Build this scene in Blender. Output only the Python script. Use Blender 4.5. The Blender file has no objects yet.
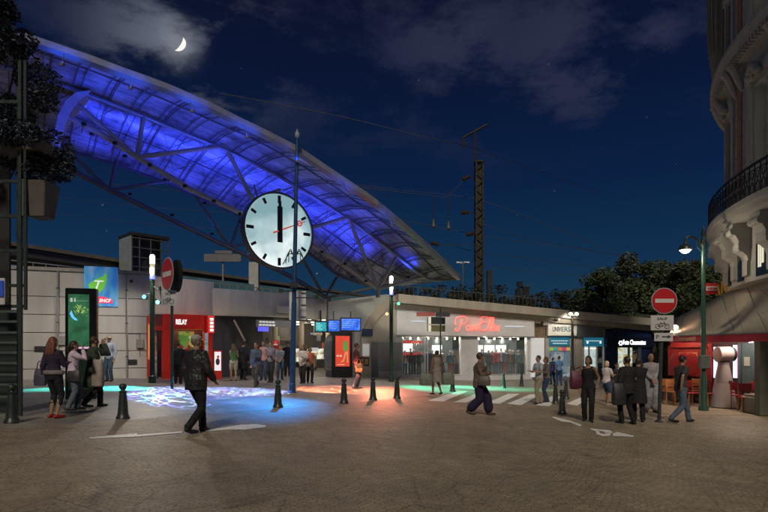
import bpy, math, random
from mathutils import Vector, Matrix, noise
random.seed(7)
S = bpy.context.scene
COL = S.collection
F = 560.0; HY = 350.0; CZ = 1.9
R = math.radians
PI = math.pi

# ------------------------------------------------------------------ ground
def interp(pts, x):
    if x <= pts[0][0]: return pts[0][1]
    for (a, b), (c, d) in zip(pts, pts[1:]):
        if x <= c:
            t = (x-a)/(c-a)
            return b+(d-b)*t
    return pts[-1][1]
DP = [(-60,1.2),(-11,1.2),(-7,1.33),(-3,1.44),(0,1.55),(2,1.7),(4,1.84),(7,1.91),(11,1.94),(60,1.95)]
def D(x):
    return sum(interp(DP, x+o) for o in (-1.2,-.6,0,.6,1.2))/5
def G(x): return CZ-D(x)
KERB = [(-60,7.6),(-20,8.0),(-6.9,9.3),(-5.5,10.9),(-2.9,14.0),(-1.3,15.8),(-.4,17.3),(.4,18.4),(2.9,22.4),(5.8,25.6),(7,27),(12,29),(60,30)]
RAISE = .012
def kerb(x): return interp(KERB, x)
def gz(x, y): return G(x)+(RAISE if (y > kerb(x) or (x > 8.3 and y > 16.6)) else 0)
def gnd(px, py):
    d = 15.0
    for _ in range(60):
        x = (px-384)*d/F
        d = .5*d+.5*F*(CZ-gz(x, d))/(py-HY)
    x = (px-384)*d/F
    return Vector((x, d, gz(x, d)))
def P(px, py, d): return Vector(((px-384)*d/F, d, CZ+(HY-py)*d/F))

# ------------------------------------------------------------------ materials
MATS = {}
def nd(nt, t, **kw):
    n = nt.nodes.new(t)
    for k, v in kw.items(): setattr(n, k, v)
    return n
def mix(nt, a, b, fac, blend='MIX'):
    m = nd(nt, 'ShaderNodeMix', data_type='RGBA', blend_type=blend)
    for s, v in ((0, fac), (6, a), (7, b)):
        if hasattr(v, 'links') or hasattr(v, 'is_output'): nt.links.new(v, m.inputs[s])
        else: m.inputs[s].default_value = v if s == 0 else (*v[:3], 1)
    return m.outputs[2]
def M(name, col=(.5,.5,.5), rough=.6, metal=0, var=.2, scale=2.0, bump=.15, bscale=30, spec=.5, alpha=1, streak=False, bd=.01):
    if name in MATS: return MATS[name]
    m = bpy.data.materials.new(name); m.use_nodes = True
    nt = m.node_tree; b = nt.nodes['Principled BSDF']
    tc = nd(nt, 'ShaderNodeTexCoord')
    mp = nd(nt, 'ShaderNodeMapping'); nt.links.new(tc.outputs['Object'], mp.inputs[0])
    if streak: mp.inputs['Scale'].default_value = (1, 1, .15)
    n1 = nd(nt, 'ShaderNodeTexNoise'); n1.inputs['Scale'].default_value = scale; n1.inputs['Detail'].default_value = 6; n1.inputs['Roughness'].default_value = .65
    nt.links.new(mp.outputs[0], n1.inputs[0])
    cr = nd(nt, 'ShaderNodeValToRGB'); cr.color_ramp.elements[0].position = .3; cr.color_ramp.elements[1].position = .7
    cr.color_ramp.elements[0].color = (*[c*(1-var) for c in col], 1); cr.color_ramp.elements[1].color = (*[min(1, c*(1+var)) for c in col], 1)
    nt.links.new(n1.outputs[0], cr.inputs[0]); nt.links.new(cr.outputs[0], b.inputs['Base Color'])
    b.inputs['Roughness'].default_value = rough; b.inputs['Metallic'].default_value = metal
    b.inputs['Specular IOR Level'].default_value = spec
    if alpha < 1: b.inputs['Alpha'].default_value = alpha
    if bump:
        n2 = nd(nt, 'ShaderNodeTexNoise'); n2.inputs['Scale'].default_value = bscale; n2.inputs['Detail'].default_value = 4
        nt.links.new(tc.outputs['Object'], n2.inputs[0])
        bp = nd(nt, 'ShaderNodeBump'); bp.inputs['Strength'].default_value = bump; bp.inputs['Distance'].default_value = bd
        nt.links.new(n2.outputs[0], bp.inputs['Height']); nt.links.new(bp.outputs[0], b.inputs['Normal'])
        mr = nd(nt, 'ShaderNodeMapRange'); mr.inputs[3].default_value = max(.03, rough-.12); mr.inputs[4].default_value = min(1, rough+.12)
        nt.links.new(n1.outputs[0], mr.inputs[0]); nt.links.new(mr.outputs[0], b.inputs['Roughness'])
    MATS[name] = m; return m
def E(name, col=(1,1,1), s=1, base=(.05,.05,.05)):
    if name in MATS: return MATS[name]
    m = bpy.data.materials.new(name); m.use_nodes = True
    b = m.node_tree.nodes['Principled BSDF']
    b.inputs['Base Color'].default_value = (*base, 1)
    b.inputs['Emission Color'].default_value = (*col, 1); b.inputs['Emission Strength'].default_value = s
    b.inputs['Roughness'].default_value = .4
    MATS[name] = m; return m
def EN(name, cols, s, scale=3, detail=3, kind='noise'):
    """lit screen / lit window whose picture is a procedural pattern"""
    if name in MATS: return MATS[name]
    m = bpy.data.materials.new(name); m.use_nodes = True
    nt = m.node_tree; b = nt.nodes['Principled BSDF']
    tc = nd(nt, 'ShaderNodeTexCoord')
    if kind == 'noise':
        n = nd(nt, 'ShaderNodeTexNoise'); n.inputs['Scale'].default_value = scale; n.inputs['Detail'].default_value = detail; o = n.outputs[0]
    else:
        n = nd(nt, 'ShaderNodeTexVoronoi'); n.inputs['Scale'].default_value = scale; n.distance = 'MANHATTAN'; o = n.outputs['Color']
    nt.links.new(tc.outputs['Object'], n.inputs[0])
    cr = nd(nt, 'ShaderNodeValToRGB'); e = cr.color_ramp.elements
    k = len(cols)
    e[0].position = .3; e[0].color = (*cols[0], 1); e[1].position = .7; e[1].color = (*cols[-1], 1)
    for i in range(1, k-1):
        q = e.new(.3+.4*i/(k-1)); q.color = (*cols[i], 1)
    nt.links.new(o, cr.inputs[0]); nt.links.new(cr.outputs[0], b.inputs['Emission Color'])
    b.inputs['Emission Strength'].default_value = s; b.inputs['Base Color'].default_value = (.03,.03,.03,1); b.inputs['Roughness'].default_value = .25
    MATS[name] = m; return m
def GL(name, col=(.5,.6,.6), alpha=.25, rough=.05):
    if name in MATS: return MATS[name]
    m = bpy.data.materials.new(name); m.use_nodes = True
    nt = m.node_tree; b = nt.nodes['Principled BSDF']
    b.inputs['Base Color'].default_value = (*col, 1); b.inputs['Alpha'].default_value = alpha; b.inputs['Roughness'].default_value = rough
    b.inputs['Specular IOR Level'].default_value = .8
    MATS[name] = m; return m

# ------------------------------------------------------------------ mesh builder
class Fr:
    """a vertical frame: a along u, b up, c out towards the viewer side"""
    def __init__(s, p0, p1):
        s.o = Vector((p0[0], p0[1], 0)); u = Vector((p1[0]-p0[0], p1[1]-p0[1], 0)); s.L = u.length; s.u = u.normalized()
        s.n = Vector((s.u.y, -s.u.x, 0))
    def __call__(s, v): return s.o+s.u*v[0]+s.n*v[2]+Vector((0, 0, v[1]))
    def at(s, px):      # distance along u where the plane shows at column px
        k = (px-384)/F      # o.x+u.x a = k (o.y+u.y a)
        return (k*s.o.y-s.o.x)/(s.u.x-k*s.u.y)
    def z(s, px, py):
        d = s.o.y+s.u.y*s.at(px); return CZ+(HY-py)*d/F
class MB:
    def __init__(s, T=None): s.v = []; s.f = []; s.mi = []; s.T = T; s.m = 0
    def add(s, vs, fs):
        n = len(s.v)
        s.v += [s.T(v) if s.T else Vector(v) for v in vs]
        s.f += [[n+i for i in f] for f in fs]; s.mi += [s.m]*len(fs)
        return s
    def box(s, x0, x1, y0, y1, z0, z1):
        return s.add([(x0,y0,z0),(x1,y0,z0),(x1,y1,z0),(x0,y1,z0),(x0,y0,z1),(x1,y0,z1),(x1,y1,z1),(x0,y1,z1)],
              [(0,3,2,1),(4,5,6,7),(0,1,5,4),(1,2,6,5),(2,3,7,6),(3,0,4,7)])
    def cbox(s, c, sz, rz=0):
        x, y, z = [a/2 for a in sz]; q = Matrix.Rotation(rz, 3, 'Z'); c = Vector(c)
        return s.add([c+q@Vector(v) for v in [(-x,-y,-z),(x,-y,-z),(x,y,-z),(-x,y,-z),(-x,-y,z),(x,-y,z),(x,y,z),(-x,y,z)]],
              [(0,3,2,1),(4,5,6,7),(0,1,5,4),(1,2,6,5),(2,3,7,6),(3,0,4,7)])
    def tube(s, pts, r, n=8, cap=True, flat=None):
        pts = [Vector(p) for p in pts]; rs = r if isinstance(r, (list, tuple)) else [r]*len(pts)
        vs = []; up = None
        for i, p in enumerate(pts):
            t = (pts[min(i+1, len(pts)-1)]-pts[max(i-1, 0)]).normalized()
            if up is None:
                up = Vector((0,0,1)) if abs(t.z) < .9 else Vector((0,1,0))
            a = t.cross(up).normalized(); b = a.cross(t).normalized(); up = b
            for k in range(n):
                q = 2*PI*(k+.5)/n
                vs.append(p+a*math.cos(q)*rs[i]+b*math.sin(q)*rs[i]*(flat or 1))
        fs = []
        for i in range(len(pts)-1):
            for k in range(n):
                fs.append((i*n+k, i*n+(k+1)%n, (i+1)*n+(k+1)%n, (i+1)*n+k))
        if cap: fs += [tuple(range(n)), tuple(reversed(range((len(pts)-1)*n, len(pts)*n)))]
        return s.add(vs, fs)
    def lathe(s, c, prof, n=16, axis='z'):
        c = Vector(c); vs = []; fs = []
        for r, z in prof:
            for k in range(n):
                q = 2*PI*k/n
                d = {'z': Vector((r*math.cos(q), r*math.sin(q), z)), 'y': Vector((r*math.cos(q), z, r*math.sin(q))), 'x': Vector((z, r*math.cos(q), r*math.sin(q)))}[axis]
                vs.append(c+d)
        for i in range(len(prof)-1):
            for k in range(n): fs.append((i*n+k, i*n+(k+1)%n, (i+1)*n+(k+1)%n, (i+1)*n+k))
        fs += [tuple(reversed(range(n))), tuple(range((len(prof)-1)*n, len(prof)*n))]
        return s.add(vs, fs)
    def prism(s, poly, c0, c1):
        """polygon in (a,b) of the frame, extruded from c0 to c1"""
        n = len(poly)
        vs = [(a, b, c0) for a, b in poly]+[(a, b, c1) for a, b in poly]
        return s.add(vs, [tuple(reversed(range(n))), tuple(range(n, 2*n))]+[(i, (i+1) % n, n+(i+1) % n, n+i) for i in range(n)])
    def ell(s, c, r, n=12, m=8, rot=None):
        c = Vector(c); vs = []; fs = []
        for i in range(m+1):
            t = PI*i/m
            for k in range(n):
                q = 2*PI*k/n
                v = Vector((r[0]*math.sin(t)*math.cos(q), r[1]*math.sin(t)*math.sin(q), r[2]*math.cos(t)))
                vs.append(c+(rot@v if rot else v))
        for i in range(m):
            for k in range(n): fs.append((i*n+k, (i+1)*n+k, (i+1)*n+(k+1)%n, i*n+(k+1)%n))
        return s.add(vs, fs)
    def text(s, txt, a0, a1, b0, c, h=None, ex=.01, bold=0, slant=0):
        cu = bpy.data.curves.new('t', 'FONT'); cu.body = txt; cu.extrude = ex; cu.offset = bold; cu.shear = slant; cu.resolution_u = 3
        ob = bpy.data.objects.new('t', cu); COL.objects.link(ob)
        dg = bpy.context.evaluated_depsgraph_get(); me = bpy.data.meshes.new_from_object(ob.evaluated_get(dg))
        xs = [v.co.x for v in me.vertices]; ys = [v.co.y for v in me.vertices]
        sx = (a1-a0)/(max(xs)-min(xs)); sy = (h/(max(ys)-min(ys))) if h else sx
        s.add([(a0+(v.co.x-min(xs))*sx, b0+(v.co.y-min(ys))*sy, c+v.co.z) for v in me.vertices], [tuple(p.vertices) for p in me.polygons])
        bpy.data.objects.remove(ob); bpy.data.curves.remove(cu); bpy.data.meshes.remove(me)
        return s
    def build(s, name, mat, parent=None, local=False, smooth=False, bevel=0):
        me = bpy.data.meshes.new(name)
        o = bpy.data.objects.new(name, me); COL.objects.link(o)
        base = Vector((0,0,0))
        if not local:
            xs = [v.x for v in s.v]; ys = [v.y for v in s.v]; zs = [v.z for v in s.v]
            base = Vector(((min(xs)+max(xs))/2, (min(ys)+max(ys))/2, min(zs)))
        me.from_pydata([v-base for v in s.v], [], s.f)
        for m in (mat if isinstance(mat, list) else [mat]): me.materials.append(m)
        if isinstance(mat, list): me.polygons.foreach_set('material_index', s.mi)
        if smooth: me.polygons.foreach_set('use_smooth', [True]*len(me.polygons))
        me.update()
        o.location = base
        if parent:
            o.parent = parent
            if not local: o.location = base-WL(parent)
        if bevel:
            b = o.modifiers.new('bevel', 'BEVEL'); b.width = bevel; b.segments = 1; b.limit_method = 'ANGLE'
        if smooth:
            try: me.set_sharp_from_angle(angle=R(40))
            except Exception: pass
        return o
def WL(o):
    l = Vector(o.location)
    while o.parent: o = o.parent; l += Vector(o.location)
    return l
def tag(o, label=None, cat=None, group=None, kind=None):
    if label: o['label'] = label
    if cat: o['category'] = cat
    if group: o['group'] = group
    if kind: o['kind'] = kind
    return o
def thing(name, label, cat, loc=(0,0,0), rz=0, group=None):
    o = bpy.data.objects.new(name, None); o.empty_display_size = .2; COL.objects.link(o)
    o.location = loc; o.rotation_euler = (0, 0, rz)
    return tag(o, label, cat, group)
def dup(o, loc=None, rz=None, label=None, parent=None):
    c = o.copy(); COL.objects.link(c)
    if parent: c.parent = parent
    else:
        c.location = loc
        if rz is not None: c.rotation_euler = (0, 0, rz)
        if label: c['label'] = label
    for ch in list(o.children): dup(ch, parent=c)
    return c
def spline(pts, n=6):
    pts = [Vector(p) for p in pts]; out = []
    for i in range(len(pts)-1):
        a = pts[max(i-1, 0)]; b = pts[i]; c = pts[i+1]; d = pts[min(i+2, len(pts)-1)]
        for k in range(n):
            t = k/n
            out.append(.5*((2*b)+(c-a)*t+(2*a-5*b+4*c-d)*t*t+(3*b-a-3*c+d)*t**3))
    out.append(pts[-1]); return out
def light(name, kind, loc, energy, col, target=None, size=None, blend=.5, radius=.05, parent=None):
    l = bpy.data.lights.new(name, kind); l.energy = energy; l.color = col
    if kind == 'SPOT': l.spot_size = R(size or 60); l.spot_blend = blend
    if kind != 'SUN': l.shadow_soft_size = radius
    o = bpy.data.objects.new(name, l); COL.objects.link(o); o.location = loc
    if target is not None: o.rotation_euler = (Vector(target)-Vector(loc)).to_track_quat('-Z', 'Y').to_euler()
    return o

# ------------------------------------------------------------------ camera, render
cam = bpy.data.cameras.new('camera'); co = bpy.data.objects.new('camera', cam); COL.objects.link(co); S.camera = co
co.location = (0, 0, CZ); co.rotation_euler = (R(90), 0, 0)
cam.sensor_width = 36; cam.lens = 36*F/768; cam.shift_y = (HY-256)/768; cam.clip_end = 6000; cam.clip_start = .1
S.render.engine = 'CYCLES'
S.cycles.use_denoising = True; S.cycles.max_bounces = 5; S.cycles.diffuse_bounces = 2; S.cycles.glossy_bounces = 2; S.cycles.transparent_max_bounces = 12
S.cycles.sample_clamp_indirect = 4
S.view_settings.view_transform = 'Standard'; S.view_settings.look = 'None'; S.view_settings.gamma = 1; S.view_settings.exposure = 0
S.view_settings.use_curve_mapping = False

# ------------------------------------------------------------------ sky
W = bpy.data.worlds.new('World'); S.world = W; W.use_nodes = True
nt = W.node_tree; nt.nodes.clear()
out = nd(nt, 'ShaderNodeOutputWorld'); bg = nd(nt, 'ShaderNodeBackground'); nt.links.new(bg.outputs[0], out.inputs[0])
SUN_EL, SUN_AZ = R(52), R(160)
sky = nd(nt, 'ShaderNodeTexSky', sky_type='NISHITA', sun_disc=False, sun_elevation=R(1.0), sun_rotation=SUN_AZ, air_density=1.0, ozone_density=6.0, dust_density=.3)
tc = nd(nt, 'ShaderNodeTexCoord'); sp = nd(nt, 'ShaderNodeSeparateXYZ'); nt.links.new(tc.outputs['Generated'], sp.inputs[0])
cr = nd(nt, 'ShaderNodeValToRGB'); nt.links.new(sp.outputs['Z'], cr.inputs[0])
el = cr.color_ramp.elements
el[0].position = 0; el[0].color = (.0135,.046,.085,1)
el[1].position = 1; el[1].color = (.003,.004,.012,1)
for p_, c_ in ((.06,(.0105,.043,.084)),(.16,(.0060,.030,.078)),(.28,(.0032,.0155,.058)),(.42,(.0030,.0085,.036)),(.52,(.0040,.0068,.026))):
    q = el.new(p_); q.color = (*c_, 1)
hs = nd(nt, 'ShaderNodeRGBToBW'); nt.links.new(sky.outputs[0], hs.inputs[0])
# the sky texture gives a gentle brightness variation over the night gradient
mr = nd(nt, 'ShaderNodeMapRange'); mr.inputs[1].default_value = 0; mr.inputs[2].default_value = 6; mr.inputs[3].default_value = .95; mr.inputs[4].default_value = 1.1
nt.links.new(hs.outputs[0], mr.inputs[0])
vm = nd(nt, 'ShaderNodeVectorMath', operation='SCALE'); nt.links.new(cr.outputs[0], vm.inputs[0]); nt.links.new(mr.outputs[0], vm.inputs['Scale'])
# clouds on a plane high above
ad = nd(nt, 'ShaderNodeMath', operation='ADD'); nt.links.new(sp.outputs['Z'], ad.inputs[0]); ad.inputs[1].default_value = .12
dv = nd(nt, 'ShaderNodeVectorMath', operation='DIVIDE'); nt.links.new(tc.outputs['Generated'], dv.inputs[0])
cb = nd(nt, 'ShaderNodeCombineXYZ')
for i in range(3): nt.links.new(ad.outputs[0], cb.inputs[i])
nt.links.new(cb.outputs[0], dv.inputs[1])
cn = nd(nt, 'ShaderNodeTexNoise'); cn.inputs['Scale'].default_value = 3.0; cn.inputs['Detail'].default_value = 10; cn.inputs['Roughness'].default_value = .62; cn.inputs['Distortion'].default_value = .15
nt.links.new(dv.outputs[0], cn.inputs[0])
def blob(px, py, r0, r1, sx=1.0, sy=1.0):
    d = Vector(((px-384)/F, 1, (HY-py)/F)).normalized()
    s1 = nd(nt, 'ShaderNodeVectorMath', operation='SUBTRACT'); nt.links.new(tc.outputs['Generated'], s1.inputs[0]); s1.inputs[1].default_value = d
    s2 = nd(nt, 'ShaderNodeVectorMath', operation='MULTIPLY'); nt.links.new(s1.outputs[0], s2.inputs[0]); s2.inputs[1].default_value = (1/sx, 1/sx, 1/sy)
    s3 = nd(nt, 'ShaderNodeVectorMath', operation='LENGTH'); nt.links.new(s2.outputs[0], s3.inputs[0])
    m = nd(nt, 'ShaderNodeMapRange', interpolation_type='SMOOTHSTEP'); nt.links.new(s3.outputs['Value'], m.inputs[0])
    m.inputs[1].default_value = r0; m.inputs[2].default_value = r1; m.inputs[3].default_value = 1; m.inputs[4].default_value = 0
    return m.outputs[0]
def mth(op, a, b):
    m = nd(nt, 'ShaderNodeMath', operation=op)
    for i, v in enumerate((a, b)):
        if isinstance(v, (int, float)): m.inputs[i].default_value = v
        else: nt.links.new(v, m.inputs[i])
    return m.outputs[0]
cl = nd(nt, 'ShaderNodeMapRange', interpolation_type='SMOOTHSTEP'); nt.links.new(cn.outputs[0], cl.inputs[0]); cl.inputs[1].default_value = .455; cl.inputs[2].default_value = .64
region = mth('MAXIMUM', mth('MAXIMUM', blob(195, 45, .05, .21, 1.4, .85), blob(585, 50, .04, .20, 1.5, .8)), mth('MAXIMUM', blob(460, 48, .02, .17, 1.4, .9), mth('MULTIPLY', blob(300, -40, .1, .5, 2.2, .8), .5)))
cden = mth('MULTIPLY', cl.outputs[0], region)
moonhalo = mth('POWER', blob(178, 44, .0, .24), 2.0)
halo2 = mth('POWER', blob(178.5, 43.5, .0, .07), 3.0)
ccol = mix(nt, (.022,.027,.060), (.115,.13,.175), moonhalo)
skyc = mix(nt, vm.outputs[0], ccol, cden)
# stars
vo = nd(nt, 'ShaderNodeTexVoronoi'); vo.inputs['Scale'].default_value = 26; nt.links.new(tc.outputs['Generated'], vo.inputs[0])
st = nd(nt, 'ShaderNodeMapRange'); nt.links.new(vo.outputs['Distance'], st.inputs[0]); st.inputs[1].default_value = .02; st.inputs[2].default_value = .048; st.inputs[3].default_value = 1; st.inputs[4].default_value = 0
sepc = nd(nt, 'ShaderNodeSeparateColor'); nt.links.new(vo.outputs['Color'], sepc.inputs[0])
stb = mth('MULTIPLY', st.outputs[0], mth('MULTIPLY', mth('POWER', sepc.outputs[0], 2.0), mth('SUBTRACT', 1.0, cden)))
skyc = mix(nt, skyc, (.45,.5,.6), mth('MULTIPLY', stb, .6))
skyc = mix(nt, skyc, (.35,.38,.42), mth('MULTIPLY', halo2, .35))
nt.links.new(skyc, bg.inputs[0]); bg.inputs[1].default_value = 1.0
# ================================================================== ground
def ground_mat():
    m = bpy.data.materials.new('setts'); m.use_nodes = True
    nt = m.node_tree; b = nt.nodes['Principled BSDF']; L = nt.links.new
    tc = nd(nt, 'ShaderNodeTexCoord'); sx = nd(nt, 'ShaderNodeSeparateXYZ'); L(tc.outputs['Object'], sx.inputs[0])
    def mt(op, a, c=None):
        q = nd(nt, 'ShaderNodeMath', operation=op)
        for i, v in enumerate((a, c)):
            if v is None: continue
            if isinstance(v, (int, float)): q.inputs[i].default_value = v
            else: L(v, q.inputs[i])
        return q.outputs[0]
    # segmental arcs: rows of setts bent into fans 1.6 m wide
    arc = mt('MULTIPLY', mt('POWER', mt('ABSOLUTE', mt('SINE', mt('MULTIPLY', sx.outputs[0], PI/1.6))), 1.0), .42)
    yy = mt('ADD', sx.outputs[1], arc)
    nz = nd(nt, 'ShaderNodeTexNoise'); nz.inputs['Scale'].default_value = 2.2; nz.inputs['Detail'].default_value = 4; L(tc.outputs['Object'], nz.inputs[0])
    w = mt('MULTIPLY', mt('SUBTRACT', nz.outputs[0], .5), .34)
    cb = nd(nt, 'ShaderNodeCombineXYZ'); L(mt('ADD', sx.outputs[0], w), cb.inputs[0]); L(mt('ADD', yy, w), cb.inputs[1])
    br = nd(nt, 'ShaderNodeTexBrick'); L(cb.outputs[0], br.inputs[0])
    br.inputs['Scale'].default_value = 1; br.inputs['Brick Width'].default_value = .105; br.inputs['Row Height'].default_value = .088; br.inputs['Mortar Size'].default_value = .008
    br.inputs['Mortar Smooth'].default_value = .6; br.inputs['Bias'].default_value = -.1
    br.inputs['Color1'].default_value = (.335,.275,.185,1); br.inputs['Color2'].default_value = (.28,.232,.158,1); br.inputs['Mortar'].default_value = (.165,.137,.095,1)
    n2 = nd(nt, 'ShaderNodeTexNoise'); n2.inputs['Scale'].default_value = .35; n2.inputs['Detail'].default_value = 8; n2.inputs['Roughness'].default_value = .6; L(tc.outputs['Object'], n2.inputs[0])
    mr = nd(nt, 'ShaderNodeMapRange'); L(n2.outputs[0], mr.inputs[0]); mr.inputs[1].default_value = .3; mr.inputs[2].default_value = .7; mr.inputs[3].default_value = .72; mr.inputs[4].default_value = 1.18
    n3 = nd(nt, 'ShaderNodeTexNoise'); n3.inputs['Scale'].default_value = 3.5; n3.inputs['Detail'].default_value = 6; L(tc.outputs['Object'], n3.inputs[0])
    mr3 = nd(nt, 'ShaderNodeMapRange'); L(n3.outputs[0], mr3.inputs[0]); mr3.inputs[1].default_value = .3; mr3.inputs[2].default_value = .7; mr3.inputs[3].default_value = .8; mr3.inputs[4].default_value = 1.15
    # dark open joints in long wandering lines
    wv = nd(nt, 'ShaderNodeTexVoronoi', feature='DISTANCE_TO_EDGE'); wv.inputs['Scale'].default_value = 1.1; L(cb.outputs[0], wv.inputs[0])
    crk = nd(nt, 'ShaderNodeMapRange'); L(wv.outputs['Distance'], crk.inputs[0]); crk.inputs[1].default_value = .0; crk.inputs[2].default_value = .022; crk.inputs[3].default_value = .64; crk.inputs[4].default_value = 1
    sc = mt('MULTIPLY', mt('MULTIPLY', mr.outputs[0], mr3.outputs[0]), crk.outputs[0])
    vs = nd(nt, 'ShaderNodeVectorMath', operation='SCALE'); L(br.outputs[0], vs.inputs[0]); L(sc, vs.inputs['Scale'])
    L(vs.outputs[0], b.inputs['Base Color'])
    b.inputs['Roughness'].default_value = .55; b.inputs['Specular IOR Level'].default_value = .3
    h = mt('ADD', mt('MULTIPLY', br.outputs['Fac'], -1.0), mt('MULTIPLY', n3.outputs[0], .8))
    bp = nd(nt, 'ShaderNodeBump'); bp.inputs['Strength'].default_value = .45; bp.inputs['Distance'].default_value = .010; L(h, bp.inputs['Height']); L(bp.outputs[0], b.inputs['Normal'])
    return m
def pave_mat():
    m = bpy.data.materials.new('paving'); m.use_nodes = True
    nt = m.node_tree; b = nt.nodes['Principled BSDF']; L = nt.links.new
    tc = nd(nt, 'ShaderNodeTexCoord'); mp = nd(nt, 'ShaderNodeMapping'); mp.inputs['Rotation'].default_value = (0, 0, R(28)); L(tc.outputs['Object'], mp.inputs[0])
    br = nd(nt, 'ShaderNodeTexBrick'); L(mp.outputs[0], br.inputs[0])
    br.inputs['Scale'].default_value = 1; br.inputs['Brick Width'].default_value = .9; br.inputs['Row Height'].default_value = .6; br.inputs['Mortar Size'].default_value = .012
    br.inputs['Color1'].default_value = (.25,.23,.19,1); br.inputs['Color2'].default_value = (.21,.19,.16,1); br.inputs['Mortar'].default_value = (.13,.115,.10,1)
    n2 = nd(nt, 'ShaderNodeTexNoise'); n2.inputs['Scale'].default_value = 1.3; n2.inputs['Detail'].default_value = 8; n2.inputs['Roughness'].default_value = .7; L(tc.outputs['Object'], n2.inputs[0])
    mr = nd(nt, 'ShaderNodeMapRange'); L(n2.outputs[0], mr.inputs[0]); mr.inputs[1].default_value = .3; mr.inputs[2].default_value = .7; mr.inputs[3].default_value = .7; mr.inputs[4].default_value = 1.2
    vs = nd(nt, 'ShaderNodeVectorMath', operation='SCALE'); L(br.outputs[0], vs.inputs[0]); L(mr.outputs[0], vs.inputs['Scale'])
    L(vs.outputs[0], b.inputs['Base Color']); b.inputs['Roughness'].default_value = .5
    bp = nd(nt, 'ShaderNodeBump'); bp.inputs['Strength'].default_value = .3; bp.inputs['Distance'].default_value = .01; L(n2.outputs[0], bp.inputs['Height']); L(bp.outputs[0], b.inputs['Normal'])
    return m
PAVE = pave_mat()
xs = [-2500,-800,-200,-60,-30]+[-20+.5*i for i in range(81)]+[30,60,200,800,2500]
ys = [-40,0,10,20,30,45,80,200,800,3000]
g = MB(); g.add([(x, y, G(x)) for y in ys for x in xs], [(j*len(xs)+i, j*len(xs)+i+1, (j+1)*len(xs)+i+1, (j+1)*len(xs)+i) for j in range(len(ys)-1) for i in range(len(xs)-1)])
go = g.build('ground', ground_mat(), local=True, smooth=True); tag(go, kind='structure')
# pavement sheet behind the line of bollards, with a low kerb edge
xk = [-60,-30]+[-20+.4*i for i in range(81)]+[20,40,60]
g = MB(); n = len(xk)
v = [(x, kerb(x)-.3, G(x)) for x in xk]+[(x, kerb(x), G(x)+RAISE) for x in xk]+[(x, 40, G(x)+RAISE) for x in xk]+[(x, 60, G(x)+RAISE) for x in xk]
g.add(v, [(j*n+i, j*n+i+1, (j+1)*n+i+1, (j+1)*n+i) for j in range(3) for i in range(n-1)])
tag(g.build('pavement', PAVE, local=True), kind='structure')
# cafe terrace pavement
xt = [8.3+.5*i for i in range(30)]
g = MB(); n = len(xt)
g.add([(x, 16.6, G(x)) for x in xt]+[(x, 16.6, G(x)+RAISE-.004) for x in xt]+[(x, 27.5, G(x)+RAISE-.004) for x in xt], [(j*n+i, j*n+i+1, (j+1)*n+i+1, (j+1)*n+i) for j in range(2) for i in range(n-1)])
tag(g.build('terrace_pavement', M('terrace', (.26,.21,.15), .6, var=.25, scale=2), local=True), kind='structure')
# ---- painted marks
PAINT = M('road_paint', (.84,.82,.76), .5, var=.3, scale=16, bump=.3)
def mark(poly, name='road_marking', hole=None):
    mb = MB(); pts = [gnd(*p) for p in poly]
    # offset above the surface, slight thickness
    k = len(pts)
    dz = .014 if False else .008
    mb.add([p+Vector((0,0,dz)) for p in pts], [tuple(range(k))])
    o = mb.build(name, PAINT); tag(o, kind='structure'); return o
def strip(pa, pb, n=8):
    """pa, pb: two lists of image points (edges), joined into a sheet that follows the ground"""
    mb = MB(); A = []; B = []
    def samp(pl):
        q = [gnd(*p) for p in pl]; out = []
        for i in range(len(q)-1):
            for k in range(n): out.append(q[i].lerp(q[i+1], k/n))
        out.append(q[-1]); return [Vector((p.x, p.y, gz(p.x, p.y)+.008)) for p in out]
    a = samp(pa); b = samp(pb); k = len(a)
    mb.add(a+b, [(i, i+1, k+i+1, k+i) for i in range(k-1)])
    o = mb.build('road_marking', PAINT); tag(o, kind='structure'); return o
for fl, fr, nl, nr in [((458,391.5),(468,391.5),(428,400.8),(443,402.0)), ((480,393),(490,392.5),(453,402.5),(466,403)),
                       ((508,394),(520,394),(486,403.5),(500,404)), ((530,394.5),(541,395),(507,404),(521,405.5)), ((551,396.5),(563,396.5),(536,405.5),(549,406.5)), ((580,398),(590,398.5),(566,404),(577,406))]:
    strip([fl, fr], [nl, nr])
strip([(89,438),(137,433.8)], [(90,438.9),(138,437.2)])
strip([(137,435.2),(182,431.8)], [(138,437.0),(182,433.2)])
strip([(204,430.6),(233,426.6),(240,425.2),(257,424.6),(266,426)], [(206,431.8),(232,430),(244,430.2),(256,428.6),(265,427.6)])
strip([(552,417.2),(556,417.4),(570,421),(582,425.3)], [(552.4,418),(561,421.6),(571,423),(580,426.6)])
strip([(590.5,428.5),(598,429.6),(610,430.6),(613,433.2)], [(591,430),(599.5,431.2),(605,432.3),(604.5,433.2)])
strip([(591,429.8),(596,431.8),(596.6,434.6),(603,436.6),(610,436.2)], [(597.5,431),(599.6,432.2),(600,433.6),(604,434.4),(611,433)])
strip([(612.5,434),(617,432.4),(634,436)], [(613,436.4),(624,436.8),(633,437.4)])

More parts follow.
